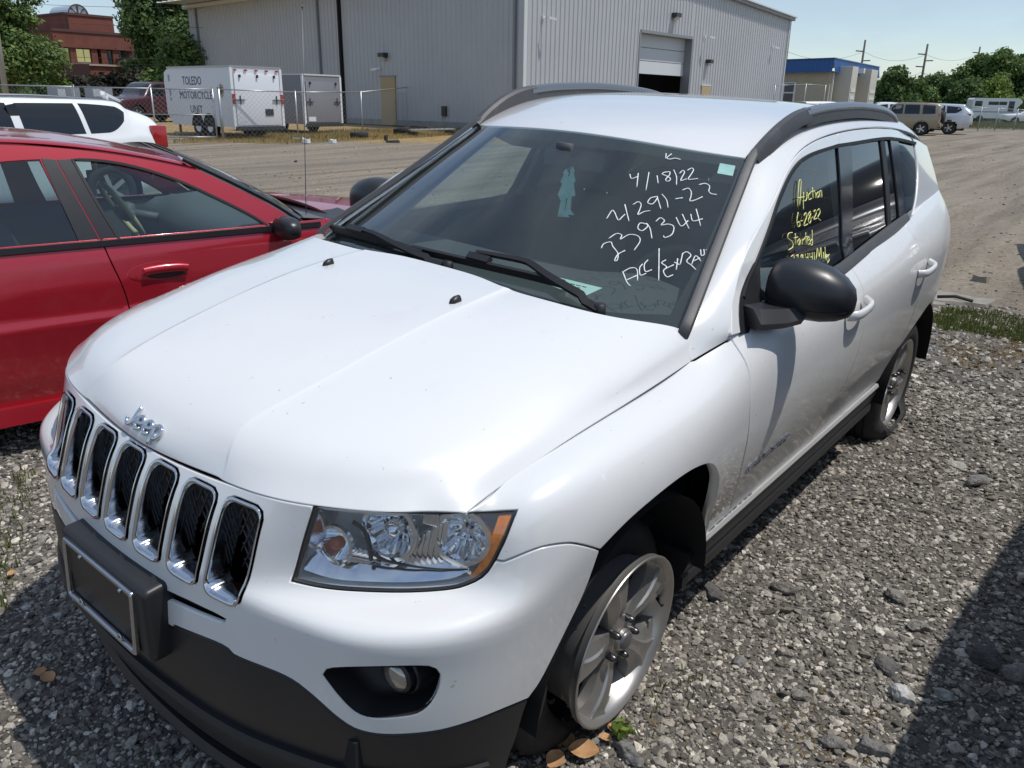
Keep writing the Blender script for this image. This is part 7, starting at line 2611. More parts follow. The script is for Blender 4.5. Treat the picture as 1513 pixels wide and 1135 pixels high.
# fog lamp recesses
for fg, sg in ((fog, 1), (fog_r, -1)):
    L = resample(SKIN, fg, .012)
    P = skin_pt(SKIN, L, -.002); c = P.mean(0)
    bk = np.array([-.9, -.42 * sg, 0]); bk /= np.linalg.norm(bk)
    rings = [[c + (p - c) * s + bk * d for p in P] for s, d in ((1.012, -.001), (1.0, .004), (.93, .05), (.85, .075))]
    v, f = loft(rings, True, False); f.append(tuple(range(3 * len(P), 4 * len(P))))
    o = mesh('fog_lamp', v, f, mat('fog_recess_black', (.012, .012, .014), .5), SUV, True)
    q = on(SKIN, [(592, 1017)]); q0 = skin_pt(SKIN, q, -.045)[0]
    q0 = q0 * np.array([1, sg, 1])
    ax = np.array([.96, .10 * sg, .04]); ax /= np.linalg.norm(ax)
    u = np.cross([0, 0, 1.0], ax); u /= np.linalg.norm(u); w = np.cross(ax, u)
    th = np.linspace(0, 2 * math.pi, 28, endpoint=False)
    rg = lambda prof: loft([[q0 + ax * h + (u * math.cos(a) + w * math.sin(a)) * r for a in th] for r, h in prof], True, True)
    v, f = rg([(.046, -.05), (.046, .004), (.043, .008), (.040, .004), (.040, -.012), (.036, -.012), (.036, .018), (.031, .022)])
    x = mesh('fog_lamp_shell', v, f, BLACKPL, o, True); x.data.set_sharp_from_angle(angle=R(35))
    v, f = rg([(.031, .017), (.029, .022), (.018, .028), (.002, .030)])
    mesh('fog_lamp_glass', v, f, mat('fog_glass', (.45, .42, .36), .08, metal=.6, coat=1), o, True)
    # backing behind the narrow slit
for sg in (1, -1):
    a, b = (slit, 1) if sg == 1 else (slit_r, -1)
    P = skin_pt(SKIN, a, -.02)
    mesh('slit_backing', P + (P - P.mean(0)) * .3, [tuple(range(len(P)))], DARK, SUV)

# licence plate bracket with an empty chrome frame
br = empty('plate_bracket'); br.parent = SUV
bm = bmesh.new()
bmesh.ops.create_cube(bm, size=1)
for v in bm.verts:
    v.co = Vector(((.868 + v.co.x * .076), .010 + v.co.y * .372, .486 + v.co.z * .186))
    if v.co.x > .868: v.co.z = .483 + (v.co.z - .486) * .96
bmesh.ops.bevel(bm, geom=list(bm.edges), offset=.014, segments=3, affect='EDGES', profile=.6)
o = bm_obj('bracket_box', bm, BLACKPL, br, True)
pl_out = rrect(.310, .157, .008, 4); 
def plate_ring(s, d): return [(.9065 + d + .045 * -(v_), s_ * 1.0, .480 + v_) for s_, v_ in [(y * s[0], z * s[1]) for y, z in pl_out]]
rings = [plate_ring((1, 1), .0), plate_ring((1, 1), .007), plate_ring((.985, .972), .010), plate_ring((.945, .89), .010), plate_ring((.93, .865), .007), plate_ring((.93, .865), .001)]
v, f = loft(rings, True, False)
fr = mesh('plate_frame', v, f, CHROME_DULL, br, True); fr.data.set_sharp_from_angle(angle=R(35))
mb = MB()
mb.add([(.9075, y, .482 + z) for y, z in ((-.15, -.074), (.15, -.074), (.15, .074), (-.15, .074))], [(0, 1, 2, 3)])
mb.build('plate_backing', mat('plate_black', (.008, .008, .009), .35), br)
mb = MB()
for y in (-.088, .088):
    th = np.linspace(0, math.pi, 9)
    mb.tube([(.918, y + .008 * math.cos(a), .412 + .012 * math.sin(a)) for a in th], .0022, 6)
    mb.tube([(.914, y + .02, .548), (.913, y + .026, .545)], .005, 8)
mb.build('frame_tabs', CHROME_DULL, br, True)

# door mirrors
MIRR = mat('mirror_plastic', (0.022, 0.022, 0.025), 0.36, bump=0.10, bump_scale=1200)


def make_mirror(sg, par):
    c = np.array([-.695, .893, 1.084])
    rings = []
    # sections across the car from the door side outwards
    for t, yy, hz, hx, dz in ((0, -.112, .030, .022, 0), (1, -.108, .058, .050, 0), (2, -.094, .072, .066, .001), (3, -.06, .081, .078, .003), (4, -.01, .083, .081, .003), (5, .045, .075, .074, -.001), (6, .085, .060, .060, -.006), (7, .112, .040, .040, -.011), (8, .122, .018, .018, -.014)):
        ring = []
        for k in range(28):
            a = 2 * math.pi * k / 28
            ca, sa = math.cos(a), math.sin(a)
            x = hx * np.sign(ca) * abs(ca) ** (.95 if ca > 0 else .35)
            if ca < 0: x *= .62
            z = hz * np.sign(sa) * abs(sa) ** .85
            ring.append((c[0] + x - .10 * max(0, yy) , (c[1] + yy) * sg, c[2] + z + dz))
        rings.append(ring)
    v, f = loft(rings, True, True)
    if sg < 0: f = [q[::-1] for q in f]
    r = mesh('side_mirror', v, f, MIRR, par, True)
    sm = crv([np.array(q[26]) + (np.array(q[26]) - c * (1, sg, 1)) * .004 for q in rings[1:-1]], 3)
    mb = MB(); mb.tube(sm, .0016, 5); mb.build('mirror_seam', RUBBER, r, True)
    arm = [(-.52, .765, 1.026), (-.58, .80, 1.020), (-.63, .835, 1.018), (-.67, .87, 1.024)]
    arm = np.array([(x, y * sg, z) for x, y, z in crv(arm, 5)])
    sweep('mirror_arm', arm, lambda t: [(-.10 + .05 * t, -.022), (.085 - .045 * t, -.022), (.105 - .045 * t, .0), (.06 - .02 * t, .030), (-.08 + .03 * t, .024)], BLACKPL, r)
    gv, gf = loft([[(c[0] - .0525, (c[1] + y) * sg, c[2] + z) for y, z in rrect(.17, .125, .04, 5)]], True, False)
    mesh('mirror_glass', gv, [tuple(range(len(gv)))], CHROME, r)
    return r


make_mirror(1, SUV)
make_mirror(-1, SUV)

# door handles
for sg, fd, rd in ((1, dF[0], dR[0]), (-1, dF[1], dR[1])):
    for dx, par in ((0, fd), (-.93, rd)):
        P = crv([(-1.165 + dx, .888 * sg, .918), (-1.185 + dx, .912 * sg, .922), (-1.24 + dx, .922 * sg, .930), (-1.31 + dx, .918 * sg, .938), (-1.345 + dx, .886 * sg, .944)], 5)
        sweep('door_handle', P, [(.010 * math.cos(a), .017 * math.sin(a)) for a in np.linspace(0, 2 * math.pi, 12, endpoint=False)], WHITE, par)

# washer nozzles
for sg in (1, -1):
    v, f = loft([[(.058 + x * s + .014 * (1 - s) * -1, .25 * sg + y * s, 1.046 + h) for x, y in ((.022, 0), (.012, .010), (-.012, .012), (-.02, 0), (-.012, -.012), (.012, -.010))] for s, h in ((1, 0), (.9, .008), (.55, .015), (.2, .017))])
    mesh('washer_nozzle', v, f, BLACKPL, hood, True)

# wipers
def wsp(q, d): return skin_pt(WSC, on(WSC, np.atleast_2d(np.array(q, float))), d)


def wiper(blade, arm, conn):
    B = wsp(crv(blade, 8), .022)
    w = sweep('wiper', B, [(-.012, -.012), (-.005, .010), (.005, .012), (.010, -.012)], RUBBER, SUV, up=(.62, 0, .78))
    rub = wsp(crv(blade, 8), .006)
    sweep('wiper_rubber', rub, [(-.003, -.005), (-.002, .008), (.002, .008), (.003, -.005)], RUBBER, w, up=(.62, 0, .78))
    A = wsp(crv(arm, 6), .034)
    A[:4] -= np.array([0, 0, .012])
    sweep('wiper_arm', A, lambda t: [(-.013 + .007 * t, -.005), (-.011 + .006 * t, .006), (.011 - .006 * t, .006), (.013 - .007 * t, -.005)], RUBBER, w, up=(.62, 0, .78))
    C = wsp(crv(conn, 3), .030)
    sweep('wiper_joint', C, [(-.014, -.008), (-.011, .010), (.011, .010), (.014, -.008)], RUBBER, w, up=(.62, 0, .78))


wiper([(615, 374), (670, 387), (730, 401), (790, 415), (836, 427)], [(886, 463), (848, 441), (812, 419), (790, 403), (777, 397.5), (745, 391), (710, 385)], [(698, 389), (728, 397)])
wiper([(486, 341), (530, 351), (580, 365), (630, 381)], [(660, 398), (625, 388), (590, 372), (560, 357), (528, 348)], [(522, 347), (545, 353)])
for q in ((887, 464), (664, 399)):
    mb = MB()
    p = wsp([q], .008)[0]
    mb.tube([p + np.array([0, 0, -.02]), p + np.array([.004, 0, .022])], .016, 12)
    mb.build('wiper_pivot_cap', RUBBER, SUV, True)

# ------------------------------------------------------------------ marks on the glass and the badges
def crop(ox, oy, s, pts): return [(ox + x / s, oy + y / s) for x, y in pts]


def strokes(name, S, lists, ox, oy, s, r, material, parent, lift=.0016):
    mb = MB()
    for st_ in lists:
        if len(st_) == 1:
            st_ = [st_[0], (st_[0][0] + 3, st_[0][1] + 2)]
        q = crv(crop(ox, oy, s, st_), 5)
        P = skin_pt(S, on(S, q), lift)
        k = r * (.85 + .3 * RNG.random(len(P)))
        mb.add(*tube_geo(P, k, 5))
    o = mb.build(name, material, parent, True)
    o['kind'] = 'stuff'
    return o


notes = [
    [(848, 180), (845, 208)], [(878, 182), (852, 204), (868, 212), (900, 207), (928, 214)],
    [(645, 296), (655, 320), (692, 308)], [(692, 291), (684, 368)], [(752, 285), (735, 385)], [(797, 305), (803, 346)],
    [(868, 282), (838, 286), (826, 296), (850, 306), (872, 322), (858, 336), (845, 326), (866, 300), (870, 284)],
    [(890, 272), (905, 310), (905, 356)], [(922, 292), (940, 275), (950, 286), (935, 315), (930, 332), (962, 322)],
    [(965, 275), (990, 262), (1000, 273), (985, 300), (972, 325), (1025, 320)],
    [(515, 545), (545, 500), (560, 510), (580, 552), (602, 535), (618, 520)], [(617, 465), (640, 558)],
    [(662, 466), (692, 450), (708, 465), (700, 495), (690, 522), (725, 505), (758, 500)],
    [(790, 422), (760, 430), (745, 455), (772, 462), (798, 430), (796, 420), (806, 450), (818, 490)],
    [(825, 408), (850, 440), (858, 482)], [(898, 434), (940, 428)],
    [(938, 385), (970, 375), (987, 392), (986, 420), (980, 445), (1010, 440), (1050, 422)],
    [(1030, 355), (1065, 348), (1090, 362), (1086, 390), (1100, 405), (1130, 410)],
    [(485, 710), (500, 685), (538, 675), (550, 700), (578, 738), (575, 775), (560, 778), (578, 745), (618, 722)],
    [(527, 655), (570, 628), (600, 636), (592, 660), (640, 634), (688, 640), (702, 670), (668, 722)],
    [(740, 575), (702, 570), (690, 598), (714, 612), (744, 588), (738, 570), (758, 600), (768, 655)],
    [(790, 560), (815, 540), (838, 556), (820, 580), (860, 575), (890, 590), (880, 632), (842, 650), (832, 640)],
    [(903, 538), (932, 586), (970, 556)], [(938, 520), (975, 600)], [(985, 520), (998, 557), (1052, 545)], [(1015, 490), (1040, 585)],
    [(605, 840), (628, 898), (648, 920)], [(606, 842), (650, 820), (684, 828), (688, 890)], [(625, 888), (684, 862)],
    [(716, 798), (700, 820), (704, 860), (736, 850)], [(746, 775), (726, 800), (732, 840), (768, 830)], [(808, 712), (807, 800), (806, 890)],
    [(846, 775), (822, 792), (850, 814), (832, 838), (852, 870), (886, 858)], [(835, 828), (890, 802)], [(893, 788), (922, 802)], [(912, 768), (904, 830)],
    [(940, 738), (926, 800)], [(936, 742), (962, 730), (986, 750), (962, 782), (990, 806), (1014, 830)],
    [(990, 800), (1012, 752), (1042, 782)], [(1000, 782), (1036, 764)], [(1040, 718), (1044, 750), (1060, 744), (1058, 716)], [(1070, 718)],
]
strokes('handwriting', WSC, notes, 760, 180, 3.7825, .0017, CHALK, windscreen)
ynotes = [
    [(445, 475), (449, 380), (455, 330), (464, 334), (461, 400), (456, 470)], [(444, 428), (482, 420)],
    [(478, 395), (479, 440), (494, 436), (498, 395)], [(476, 440), (478, 492)], [(518, 395), (506, 410), (508, 436), (522, 430)],
    [(528, 368), (531, 432)], [(519, 392), (541, 388)], [(546, 396), (547, 428)], [(560, 392), (551, 408), (557, 426), (565, 410), (559, 392)], [(570, 425), (569, 392), (578, 388), (580, 425)],
    [(448, 508), (441, 550), (446, 586), (458, 580), (455, 560), (444, 566)], [(462, 556), (473, 553)], [(480, 525), (491, 510), (497, 526), (480, 580), (502, 572)],
    [(516, 503), (505, 520), (520, 546), (512, 568), (505, 550), (519, 514)], [(524, 536), (531, 534)], [(535, 505), (545, 494), (549, 514), (535, 546), (553, 540)], [(555, 498), (566, 488), (571, 506), (558, 536), (574, 552)],
    [(416, 620), (395, 625), (390, 650), (414, 670), (418, 700), (394, 718)], [(432, 624), (435, 690)], [(424, 651), (446, 645)], [(456, 655), (445, 670), (452, 691), (460, 662), (463, 690)],
    [(470, 655), (473, 690)], [(472, 666), (485, 652)], [(490, 620), (493, 690)], [(484, 648), (501, 642)], [(500, 666), (513, 656), (508, 645), (500, 656), (503, 686), (515, 680)], [(524, 658), (515, 672), (519, 690), (527, 680), (526, 606), (529, 690)],
    [(408, 756), (420, 746), (426, 756), (412, 790)], [(436, 750), (448, 744), (446, 760), (450, 775), (438, 785)], [(470, 742), (462, 756), (470, 764), (474, 745), (476, 785)],
    [(488, 738), (490, 760), (504, 757)], [(502, 735), (504, 785)], [(512, 735), (514, 758), (528, 754)], [(526, 732), (529, 780)], [(538, 730), (540, 778)],
    [(549, 770), (556, 710), (565, 758), (575, 705), (580, 768)], [(590, 730), (592, 768)], [(598, 700), (601, 770)], [(603, 762), (613, 750), (606, 744), (604, 768), (614, 780)], [(622, 742), (613, 755), (622, 772), (611, 792)],
]
win_l = [o for o in dF[0].children if o.name.startswith('window')][0]
strokes('handwriting', SIDE, ynotes, 1060, 180, 3.7825, .0017, CHALK_Y, win_l)

PAPER = mat('pale_green_paper', (0.55, 0.74, 0.68), 0.8)
INK = mat('grey_print', (0.12, 0.14, 0.16), 0.8)
sq = on(WSC, [(1064, 240), (1087, 244), (1083, 259), (1060, 255)])
panel('inspection_sticker', Off(WSC, -.0025), [sq], mat('pale_teal_sticker', (.62, .80, .78), .6, var=(.45, .66, .66), var_scale=25), windscreen, h=.02, flange=0, gap=0, bev=.0002)
pp = on(WSC, [(793, 399), (842, 410), (890, 421.5), (876, 428), (863, 434), (826, 423), (786, 408)])
paper = panel('paper_note', Off(WSC, -.0105), [pp], PAPER, windscreen, h=.03, flange=0, gap=0, bev=.0002)
mb = MB()
for r_, (x0, x1) in enumerate(((808, 868), (815, 858), (822, 852))):
    for k in range(7):
        a = x0 + (x1 - x0) * k / 7; b = a + (x1 - x0) / 9
        y = lambda x: 406 + (x - 808) * .235 + r_ * 3.4 + 1.2
        P = skin_pt(WSC, on(WSC, [(a, y(a)), (b, y(b))]), -.0100)
        mb.add(*tube_geo(P, .0011, 4))
mb.build('print_lines', INK, windscreen)['kind'] = 'stuff'

# maker's badge on the nose, model badge on the doors
class NOSE:
    sgn = 1
    def ev(self, a, b): return HOOD.ev(a, b)
    def dom(self): return (6.0, 12.0, 0, 2.6)


def nose(pts, d):
    ab = invert(NOSE(), [(y, z) for y, z in pts], lambda X: X[..., [1, 2]])
    return skin_pt(HOOD, ab, d)


let = [
    [(-.040, .040), (-.040, .012), (-.044, .002), (-.053, -.002), (-.061, .003), (-.063, .011)],
    [(-.027, .011), (-.006, .014), (-.007, .022), (-.016, .026), (-.026, .020), (-.028, .008), (-.020, -.001), (-.007, .001)],
    [(.006, .011), (.027, .014), (.026, .022), (.017, .026), (.007, .020), (.005, .008), (.013, -.001), (.026, .001)],
    [(.038, .026), (.038, -.020)], [(.038, .020), (.048, .026), (.060, .022), (.063, .012), (.058, .002), (.048, -.002), (.038, .004)],
]
mb = MB()
for L in let:
    P = nose([(y * 1.04 + .002, .8325 + z * .78) for y, z in crv(L, 6)], .004)
    mb.add(*tube_geo(P, .0050, 8))
mb.build('badge', CHROME, hood, True)


def text_geo(body, size, extrude):
    cu = bpy.data.curves.new('lettering', 'FONT')
    cu.body = body
    cu.size = size
    cu.extrude = extrude
    cu.resolution_u = 2
    ob = bpy.data.objects.new('lettering', cu)
    COL.objects.link(ob)
    bpy.context.view_layer.update()
    me = bpy.data.meshes.new_from_object(ob.evaluated_get(bpy.context.evaluated_depsgraph_get()))
    v = np.array([tuple(p.co) for p in me.vertices]); f = [tuple(p.vertices) for p in me.polygons]
    bpy.data.objects.remove(ob); bpy.data.curves.remove(cu); bpy.data.meshes.remove(me)
    return v, f


tv, tf = text_geo('COMPASS', .052, .004)
tv[:, 0] *= .325 / (tv[:, 0].max() - tv[:, 0].min())
P = xz([(-.50, .56), (-.68, .562), (-.86, .565)], 8)
ref = SKIN.ev(P[:, 0], P[:, 1])
for sg, d_ in ((1, dF[0]), (-1, dF[1])):
    v = []
    for u, w, h in tv:
        xx = -.525 - u if sg > 0 else -.525 - tv[:, 0].max() + u
        yy = np.interp(-xx, -ref[:, 0], ref[:, 1]) + .004 + h * 1.0 + (w - .02) * .42
        v.append((xx, yy * sg, .556 + w))
    mesh('model_badge', v, tf, mat('dark_chrome', (.30, .30, .31), .25, metal=.9), d_)

# ------------------------------------------------------------------ suv: cabin
mb = MB()
dsec = lambda y: [(-.20 - .06 * abs(y), y, .985), (-.34, y, 1.000), (-.52, y, 1.005), (-.68, y, .995), (-.76, y, .955), (-.77, y, .86), (-.70, y, .70), (-.62, y, .45), (-.30, y, .40)]
rings = []
for y in np.linspace(-.69, .69, 21):
    hump = .035 * math.exp(-((y - .38) / .16) ** 2)
    cs = .10 * math.exp(-(y / .14) ** 4)
    rings.append([(x - (cs if i > 3 else 0), yy, z + (hump if 2 <= i <= 4 else 0)) for i, (x, yy, z) in enumerate(dsec(y))])
v, f = loft(rings, False, False)
mesh('dashboard', v, f, DASH, SUV, True)
th = np.linspace(0, 2 * math.pi, 33)
sw = np.array([(-.90 + .19 * math.sin(a) * -.38, .38 + .185 * math.cos(a), .905 + .185 * math.sin(a) * .92) for a in th])
mb = MB(); mb.tube(sw, .015, 8, cap=False)
for a in (-.1, math.pi + .1, -math.pi / 2):
    mb.bar((-.885, .38, .90), (-.90 - .07 * math.sin(a), .38 + .18 * math.cos(a), .905 + .17 * math.sin(a)), .03, .012)
mb.box((-.88, .38, .90), (.05, .12, .10))
mb.tube([(-.87, .38, .89), (-.60, .38, .83)], .03, 8)
mb.build('steering_wheel', DASH, SUV, True)


def seat(name, x, y, w, head=True):
    rings = []
    for z, dx, ww, tt in ((.36, .10, .9, .10), (.50, .06, 1.0, .11), (.72, .0, 1.02, .10), (.95, -.07, .96, .085), (1.08, -.115, .80, .07), (1.12, -.125, .62, .04)):
        rings.append([(x + dx + tt * px_, y + w / 2 * ww * py_, z) for px_, py_ in ((.5, -.8), (.75, -1), (.5, -.95), (.32, 0), (.5, .95), (.75, 1), (.5, .8), (-.55, .75), (-.7, 0), (-.55, -.75))])
    v, f = loft(rings)
    s = mesh(name, v, f, CLOTH, SUV, True)
    m2 = MB()
    m2.box((x + .36, y, .47), (.50, w * .98, .16))
    m2.build('seat_cushion', CLOTH, s, True, bevel=.05)
    if head:
        for yy in ((y,) if w < .7 else (y - w * .3, y + w * .3)):
            m2 = MB(); m2.box((x - .135, yy, 1.215), (.10, .25, .17))
            m2.build('headrest', CLOTH, s, True, bevel=.045)
            m2 = MB(); m2.tube([(x - .125, yy - .06, 1.08), (x - .13, yy - .06, 1.16)], .006, 6); m2.tube([(x - .125, yy + .06, 1.08), (x - .13, yy + .06, 1.16)], .006, 6)
            m2.build('headrest_post', CHROME, s, True)


seat('front_seat', -1.42, .38, .52)
seat('front_seat', -1.42, -.38, .52)
seat('rear_seat', -2.35, 0, 1.30)
mb = MB()
mb.box((-1.6, 0, .22), (2.9, 1.50, .06))
mb.box((-1.25, 0, .42), (.9, .20, .34))
mb.build('cabin_floor', DARK, SUV)
for sg in (1, -1):
    rows = [[(x, y_ * sg, z_) for x in np.linspace(-.47, -3.0, 24)] for y_, z_ in ((.70, .26), (.735, .5), (.74, .8), (.745, .98), (.765, 1.0))]
    rows.append([(x, (gh(np.array(x), BELT(x))[1] - .02) * sg, float(BELT(x)) - .012) for x in np.linspace(-.47, -3.0, 24)])
    v, f = loft(rows, False, False)
    mesh('door_lining', v, f, DASH, SUV, True)
    # inner side of the pillars and roof edge
    ins = [(np.array(p) * .965 + np.array([-.035, 0, .028])) * np.array([1, sg, 1]) for p in INN[1:]]
    ins2 = [(np.array(p) - np.array([.01, .03, .02])) * np.array([1, sg, 1]) for p in OUT[1:]]
    v, f = loft([ins, ins2], False, False)
    mesh('pillar_lining', v, f, LINER, SUV, True)
    m2 = MB()
    for x0, x1, w in ((-1.50, -1.56, .10), (-2.30, -2.36, .10)):
        a = gh(np.array(x0), 1.06) - np.array([0, .03, 0]); b = gh(np.array(x1), 1.43) - np.array([0, .035, 0])
        m2.bar(a * (1, sg, 1), b * (1, sg, 1), w, .03, up=(0, 1, 0))
    m2.build('pillar_lining', LINER, SUV, True, bevel=.008)
# rear-view mirror with air fresheners
mb = MB()
mb.box((-.80, .0, 1.335), (.03, .25, .065))
mb.build('inner_mirror', DASH, SUV, True, bevel=.012)
mb = MB(); mb.tube([(-.72, 0, 1.385), (-.78, 0, 1.35)], .008, 6)
mb.box((-.735, .0, 1.375), (.035, .05, .03))
mb.build('mirror_stem', DASH, SUV, True)
FRESH = mat('teal_air_freshener', (0.20, 0.52, 0.48), 0.7, var=(.45, .68, .64), var_scale=30)
mb = MB()
outl = [(0, .06), (.012, .045), (.008, .04), (.02, .01), (.012, .008), (.026, -.035), (.008, -.04), (.008, -.085), (.03, -.10), (-.02, -.105), (-.012, -.05), (-.026, -.03), (-.012, .008), (-.02, .012), (-.008, .04), (-.012, .045)]
for sx, yy, dz in ((1, -.012, 0), (.8, .012, .01)):
    a = [(-.775 + sx * .006, yy + u * sx, 1.245 + dz + w) for u, w in outl]
    b = [(x - .003, y, z) for x, y, z in a]
    mb.add(*loft([a, b]))
mb.tube([(-.78, 0, 1.31), (-.777, -.01, 1.30), (-.775, -.012, 1.298)], .0015, 4)
mb.build('air_freshener', FRESH, SUV)
for y in (.33, -.33):
    mb = MB(); mb.box((-1.01, y, 1.352), (.15, .34, .02), np.array([[.95, 0, -.3], [0, 1, 0], [.3, 0, .95]]))
    mb.build('sun_visor', LINER, SUV, True, bevel=.006)
# rear window and a plain close-out behind
v = [(-3.16, -.62, 1.17), (-3.16, .62, 1.17), (-3.09, .52, 1.42), (-3.09, -.52, 1.42)]
mesh('rear_window', v, [(0, 1, 2, 3)], TINT_GLASS, SUV)
# tail lamps wrap the rear corners
TAIL = mat('red_lens', (0.45, 0.012, 0.015), 0.12, coat=0.6)
panel('tail_lamp', Off(SKIN, .004), [np.array([[MID + 16.28, 5.9], [MID + 16.9, 5.9], [MID + 16.9, 7.9], [MID + 16.28, 7.9]])], TAIL, SUV, h=.06, flange=.004, gap=0, mirror=True)

# ------------------------------------------------------------------ suv: underside and wheels
mb = MB()
mb.box((.25, 0, .45), (.55, 1.05, .5))  # added dark box under the hood, stops sun leaking through the gaps
mb.box((-1.3, 0, .19), (3.6, 1.40, .10))
mb.box((.52, 0, .27), (.45, 1.30, .2))
mb.box((-3.1, 0, .45), (.5, 1.2, .5))
mb.build('underbody_block', DARK, SUV)
for sg in (1, -1):
    for xc, r in ((0, .405), (-2.672, .41)):
        rings = [[(xc + r * math.cos(a) * k, y * sg, .262 + r * math.sin(a) * k) for a in np.linspace(.0, math.pi - .06, 26)] for y, k in ((.845, 1.0), (.80, 1.0), (.52, .99), (.48, .5))]
        v, f = loft(rings, False, False)
        mesh('wheel_arch_liner', v, f, DARK, SUV, True)


def make_wheel(turn=0.0):
    """Five-spoke alloy, outer face at y=0 looking along +y."""
    prof = [(.2335, -.004), (.2355, .000), (.2345, .003), (.2300, .003), (.2250, -.002), (.2180, -.010), (.2120, -.022), (.2060, -.050), (.1960, -.085), (.186, -.17), (.20, -.192), (.228, -.196), (.2345, -.192), (.2345, -.180), (.214, -.174), (.205, -.12), (.206, -.07), (.216, -.045), (.217, -.024), (.2335, -.018)]
    v, f = lathe(prof, 72, 'y', close=True)
    f = [q[::-1] for q in f]
    mb = MB(); mb.add(v, f)
    hr = [.030, .052, .066, .085, .105, .13, .155, .178, .196, .208, .2155]
    wd = [36, 36, 34, 25.5, 20.5, 18.5, 18.2, 19.5, 22.0, 25.5, 29]
    base = [-.020, -.022, -.026, -.024, -.020, -.017, -.016, -.017, -.019, -.020, -.017]
    us = [-1, -.93, -.62, -.44, -.36, 0, .36, .44, .62, .93, 1]
    for k in range(5):
        ph0 = R(31 + 72 * k + turn)
        top, low_ = [], []
        for r, w, b in zip(hr, wd, base):
            fade = np.clip((r - .06) / .04, 0, 1)
            row, rl = [], []
            for u in us:
                ph = ph0 + R(w) * u
                h = b - .020 * fade * max(0, abs(u) - .40) ** 1.0 * 1.2 + .006 * fade * (abs(u) < .40) - .004 * fade * (1 - abs(u)) * (abs(u) < .2)
                row.append((-r * math.cos(ph), h, r * math.sin(ph)))
                rl.append((-r * math.cos(ph), -.062, r * math.sin(ph)))
            top.append(row); low_.append(rl)
        # skirt down the two sides
        full = [[rl[0]] + row + [rl[-1]] for row, rl in zip(top, low_)]
        vv, ff = loft(full, False, False)
        mb.add(vv, ff)
    # hub
    v, f = lathe([(.001, -.006), (.026, -.007), (.030, -.010), (.031, -.019)], 30, 'y')
    mb.add(v, [q[::-1] for q in f])
    rim = mb.build('rim', ALLOY, None, True)
    bm = bmesh.new(); bm.from_mesh(rim.data); bmesh.ops.remove_doubles(bm, verts=bm.verts, dist=1e-5); bmesh.ops.recalc_face_normals(bm, faces=bm.faces); bm.to_mesh(rim.data); bm.free()
    rim.data.polygons.foreach_set('use_smooth', [True] * len(rim.data.polygons))
    rim.data.set_sharp_from_angle(angle=R(28))
    return rim


NUT = mat('dark_lug_nut', (0.10, 0.10, 0.105), 0.3, metal=0.9)
CAPM = mat('hub_cap_grey', (0.16, 0.16, 0.165), 0.35, metal=0.5)
DISC = mat('brake_disc', (0.20, 0.18, 0.165), 0.4, metal=0.9)


def tyre_mesh(flat=None, R0=.336, dy=0.0, dz=0.0, ground=-.26):
    prof = [(.222, -.012), (.232, .002), (.262, .010), (.292, .008), (.315, -.004), (.328, -.016), (R0, -.030)]
    for k in range(4):
        y = -.040 - .036 * k
        prof += [(R0, y), (R0 - .008, y - .003), (R0 - .008, y - .009), (R0, y - .012), (R0, y - .028)]
    prof += [(R0, -.182), (.326, -.196), (.300, -.212), (.262, -.212), (.232, -.202), (.222, -.186)]
    v, f = lathe(prof, 72, 'y')
    v = np.array(v)
    v[:, 2] += dz
    if flat is not None:
        g = ground
        depth = np.clip(g + .10 - v[:, 2], 0, None)
        side = np.where(v[:, 1] > -.08, 1, 0) * np.clip((.33 - np.hypot(v[:, 0], v[:, 2] - dz)) / .08, 0, 1)
        v[:, 1] += flat * np.minimum(depth, .05) * side * .9
        v[:, 0] += np.sign(v[:, 0]) * np.minimum(depth, .07) * .25
        low_ = v[:, 2] < g
        v[low_, 2] = g + (v[low_, 2] - g) * .12
    v[:, 1] += dy
    return v, [q[::-1] for q in f]


RIM0 = make_wheel()


def wheel(name, x, sg, z, yface, tyre, turn):
    w = empty(name); w.parent = SUV
    w.location = (x, yface * sg, z)
    if sg < 0: w.rotation_euler = (0, 0, math.pi)
    rim = bpy.data.objects.new('rim', RIM0.data); COL.objects.link(rim); rim.parent = w
    rim.rotation_euler = (0, R(turn), 0)
    v, f = tyre
    mesh('tyre', v, f, TYRE, w, True).data.set_sharp_from_angle(angle=R(40))
    for k in range(5):
        a = R(67 + 72 * k - turn)
        p = np.array((-.056 * math.cos(a), 0, .056 * math.sin(a)))
        vv, ff = lathe([(.0105, -.028), (.0105, -.012), (.008, -.004), (.004, .001), (.0005, .002)], 10, 'y')
        mesh('lug_nut', np.array(vv) + p, [q[::-1] for q in ff], NUT, w, True)
    vv, ff = lathe([(.027, -.010), (.026, -.002), (.018, .002), (.001, .003)], 24, 'y')
    mesh('hub_cap', vv, [q[::-1] for q in ff], CAPM, w, True)
    vv, ff = lathe([(.15, -.075), (.15, -.095), (.07, -.097), (.07, -.072), (.15, -.075)], 40, 'y')
    mesh('brake_disc', vv, ff, DISC, w, True)
    a = R(2)
    mb = MB(); mb.tube([(-.206 * math.cos(a), -.03, .206 * math.sin(a)), (-.188 * math.cos(a), -.004, .19 * math.sin(a))], .005, 8)
    mb.build('valve_stem', RUBBER, w, True)
    return w


wheel('front_wheel', -.007, 1, .262, .829, tyre_mesh(.4, .33, -.085, -.035, -.262), 0)
wheel('rear_wheel', -2.69, 1, .240, .805, tyre_mesh(1.0, .336, 0, 0, -.240), 20)
wheel('front_wheel', -.007, -1, .262, .829, tyre_mesh(None, .345), 40)
wheel('rear_wheel', -2.69, -1, .250, .805, tyre_mesh(None, .345), 10)
bpy.data.objects.remove(RIM0)


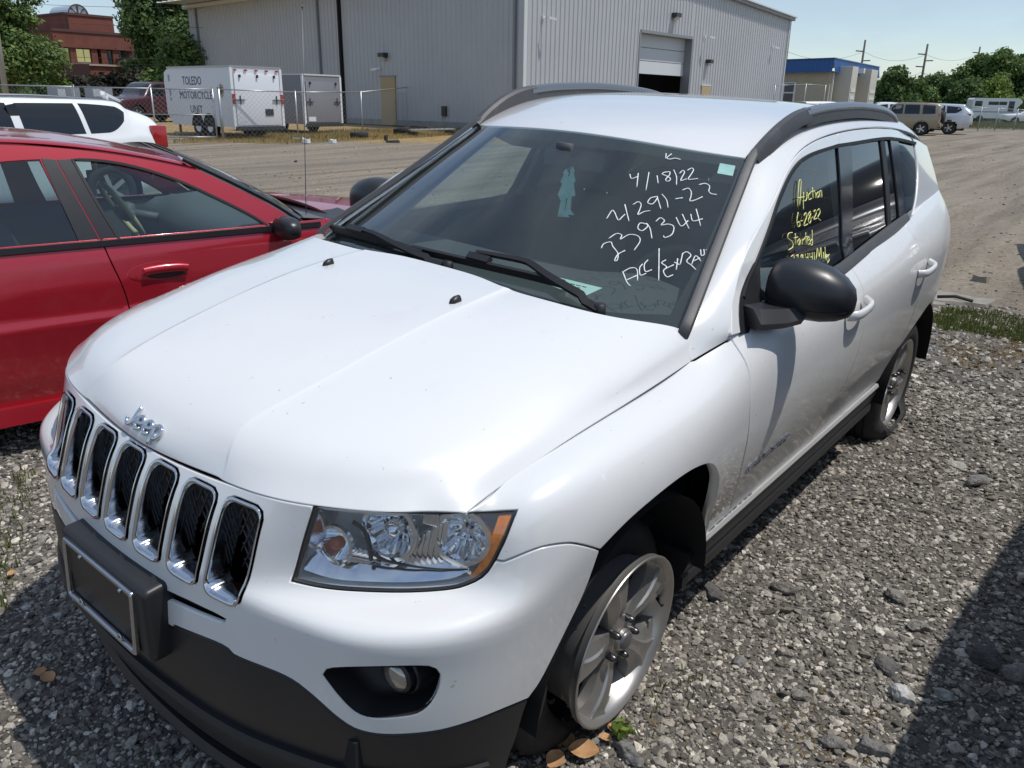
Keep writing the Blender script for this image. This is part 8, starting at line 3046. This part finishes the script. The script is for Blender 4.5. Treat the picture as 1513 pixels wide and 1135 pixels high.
# ------------------------------------------------------------------ dry leaves and sprigs by the flat front tyre
LEAFD = mat('dry_leaf', (.40, .20, .085), .7, var=(.52, .33, .16), var_scale=30)
for k, (u, v, w, lab) in enumerate(((862, 1117, 40, 'broad dry orange leaf at the bottom edge below the front wheel'), (820, 1128, 30, 'dry orange leaf left of the broad one'), (838, 1098, 26, 'curled dry leaf close under the wheel rim'), (820, 1100, 22, 'pale dry leaf in the shade behind the bumper corner'), (905, 1083, 20, 'small dry leaf right under the rim'), (893, 1098, 18, 'small torn dry leaf beside the green sprig'), (72, 1008, 20, 'dry brown leaf in the shade left of the bumper, right one'), (60, 1000, 15, 'dry brown leaf in the shade left of the bumper, left one'), (18, 850, 12, 'small orange leaf on the sunlit gravel at the left edge'))):
    p = spot(u, v); d = np.linalg.norm(p - CAM); L_ = w * d / FPX
    rg_ = np.random.default_rng(k)
    V, F = [], []
    ns, nw = 7, 5
    for i in range(ns):
        t = i / (ns - 1)
        hw = .42 * L_ * math.sin(math.pi * (t * .92 + .04)) ** .8
        for j in range(nw):
            q = j / (nw - 1) * 2 - 1
            V.append(((t - .5) * L_, q * hw, .012 + .25 * L_ * (t - .5) ** 2 + .22 * L_ * q * q * (.5 + rg_.random() * .3) * hw / (.42 * L_ + 1e-9)))
    F = [(i * nw + j, i * nw + j + 1, (i + 1) * nw + j + 1, (i + 1) * nw + j) for i in range(ns - 1) for j in range(nw - 1)]
    o = mesh('dry_leaf', V, F, LEAFD, None, True)
    o.location = (p[0], p[1], float(gz(p[0], p[1])) + .006); o.rotation_euler = (.3 * (rg_.random() - .5), .3 * (rg_.random() - .5), rg_.random() * 6)
    tag(o, lab, 'leaf', 'dry leaves on the gravel')
p = spot(914, 1088)
sp = empty('weed', (p[0], p[1], float(gz(p[0], p[1]))), 0, 'small green sprig growing under the front wheel rim', 'weed')
V, F = crown_mesh(np.random.default_rng(8), [(0, 0, .03, .022), (.02, .015, .045, .018), (-.015, .02, .03, .016)], 60, .011)
quick_mesh('leaves', V, F, leaf_mat('leaves_light', (.10, .17, .03), (.2, .27, .055)), sp)
mb = MB(); mb.tube([(0, 0, -.01), (.005, .005, .04)], .0015, 5); mb.build('stem', leaf_mat('leaves_light', (.10, .17, .03), (.2, .27, .055)), sp)
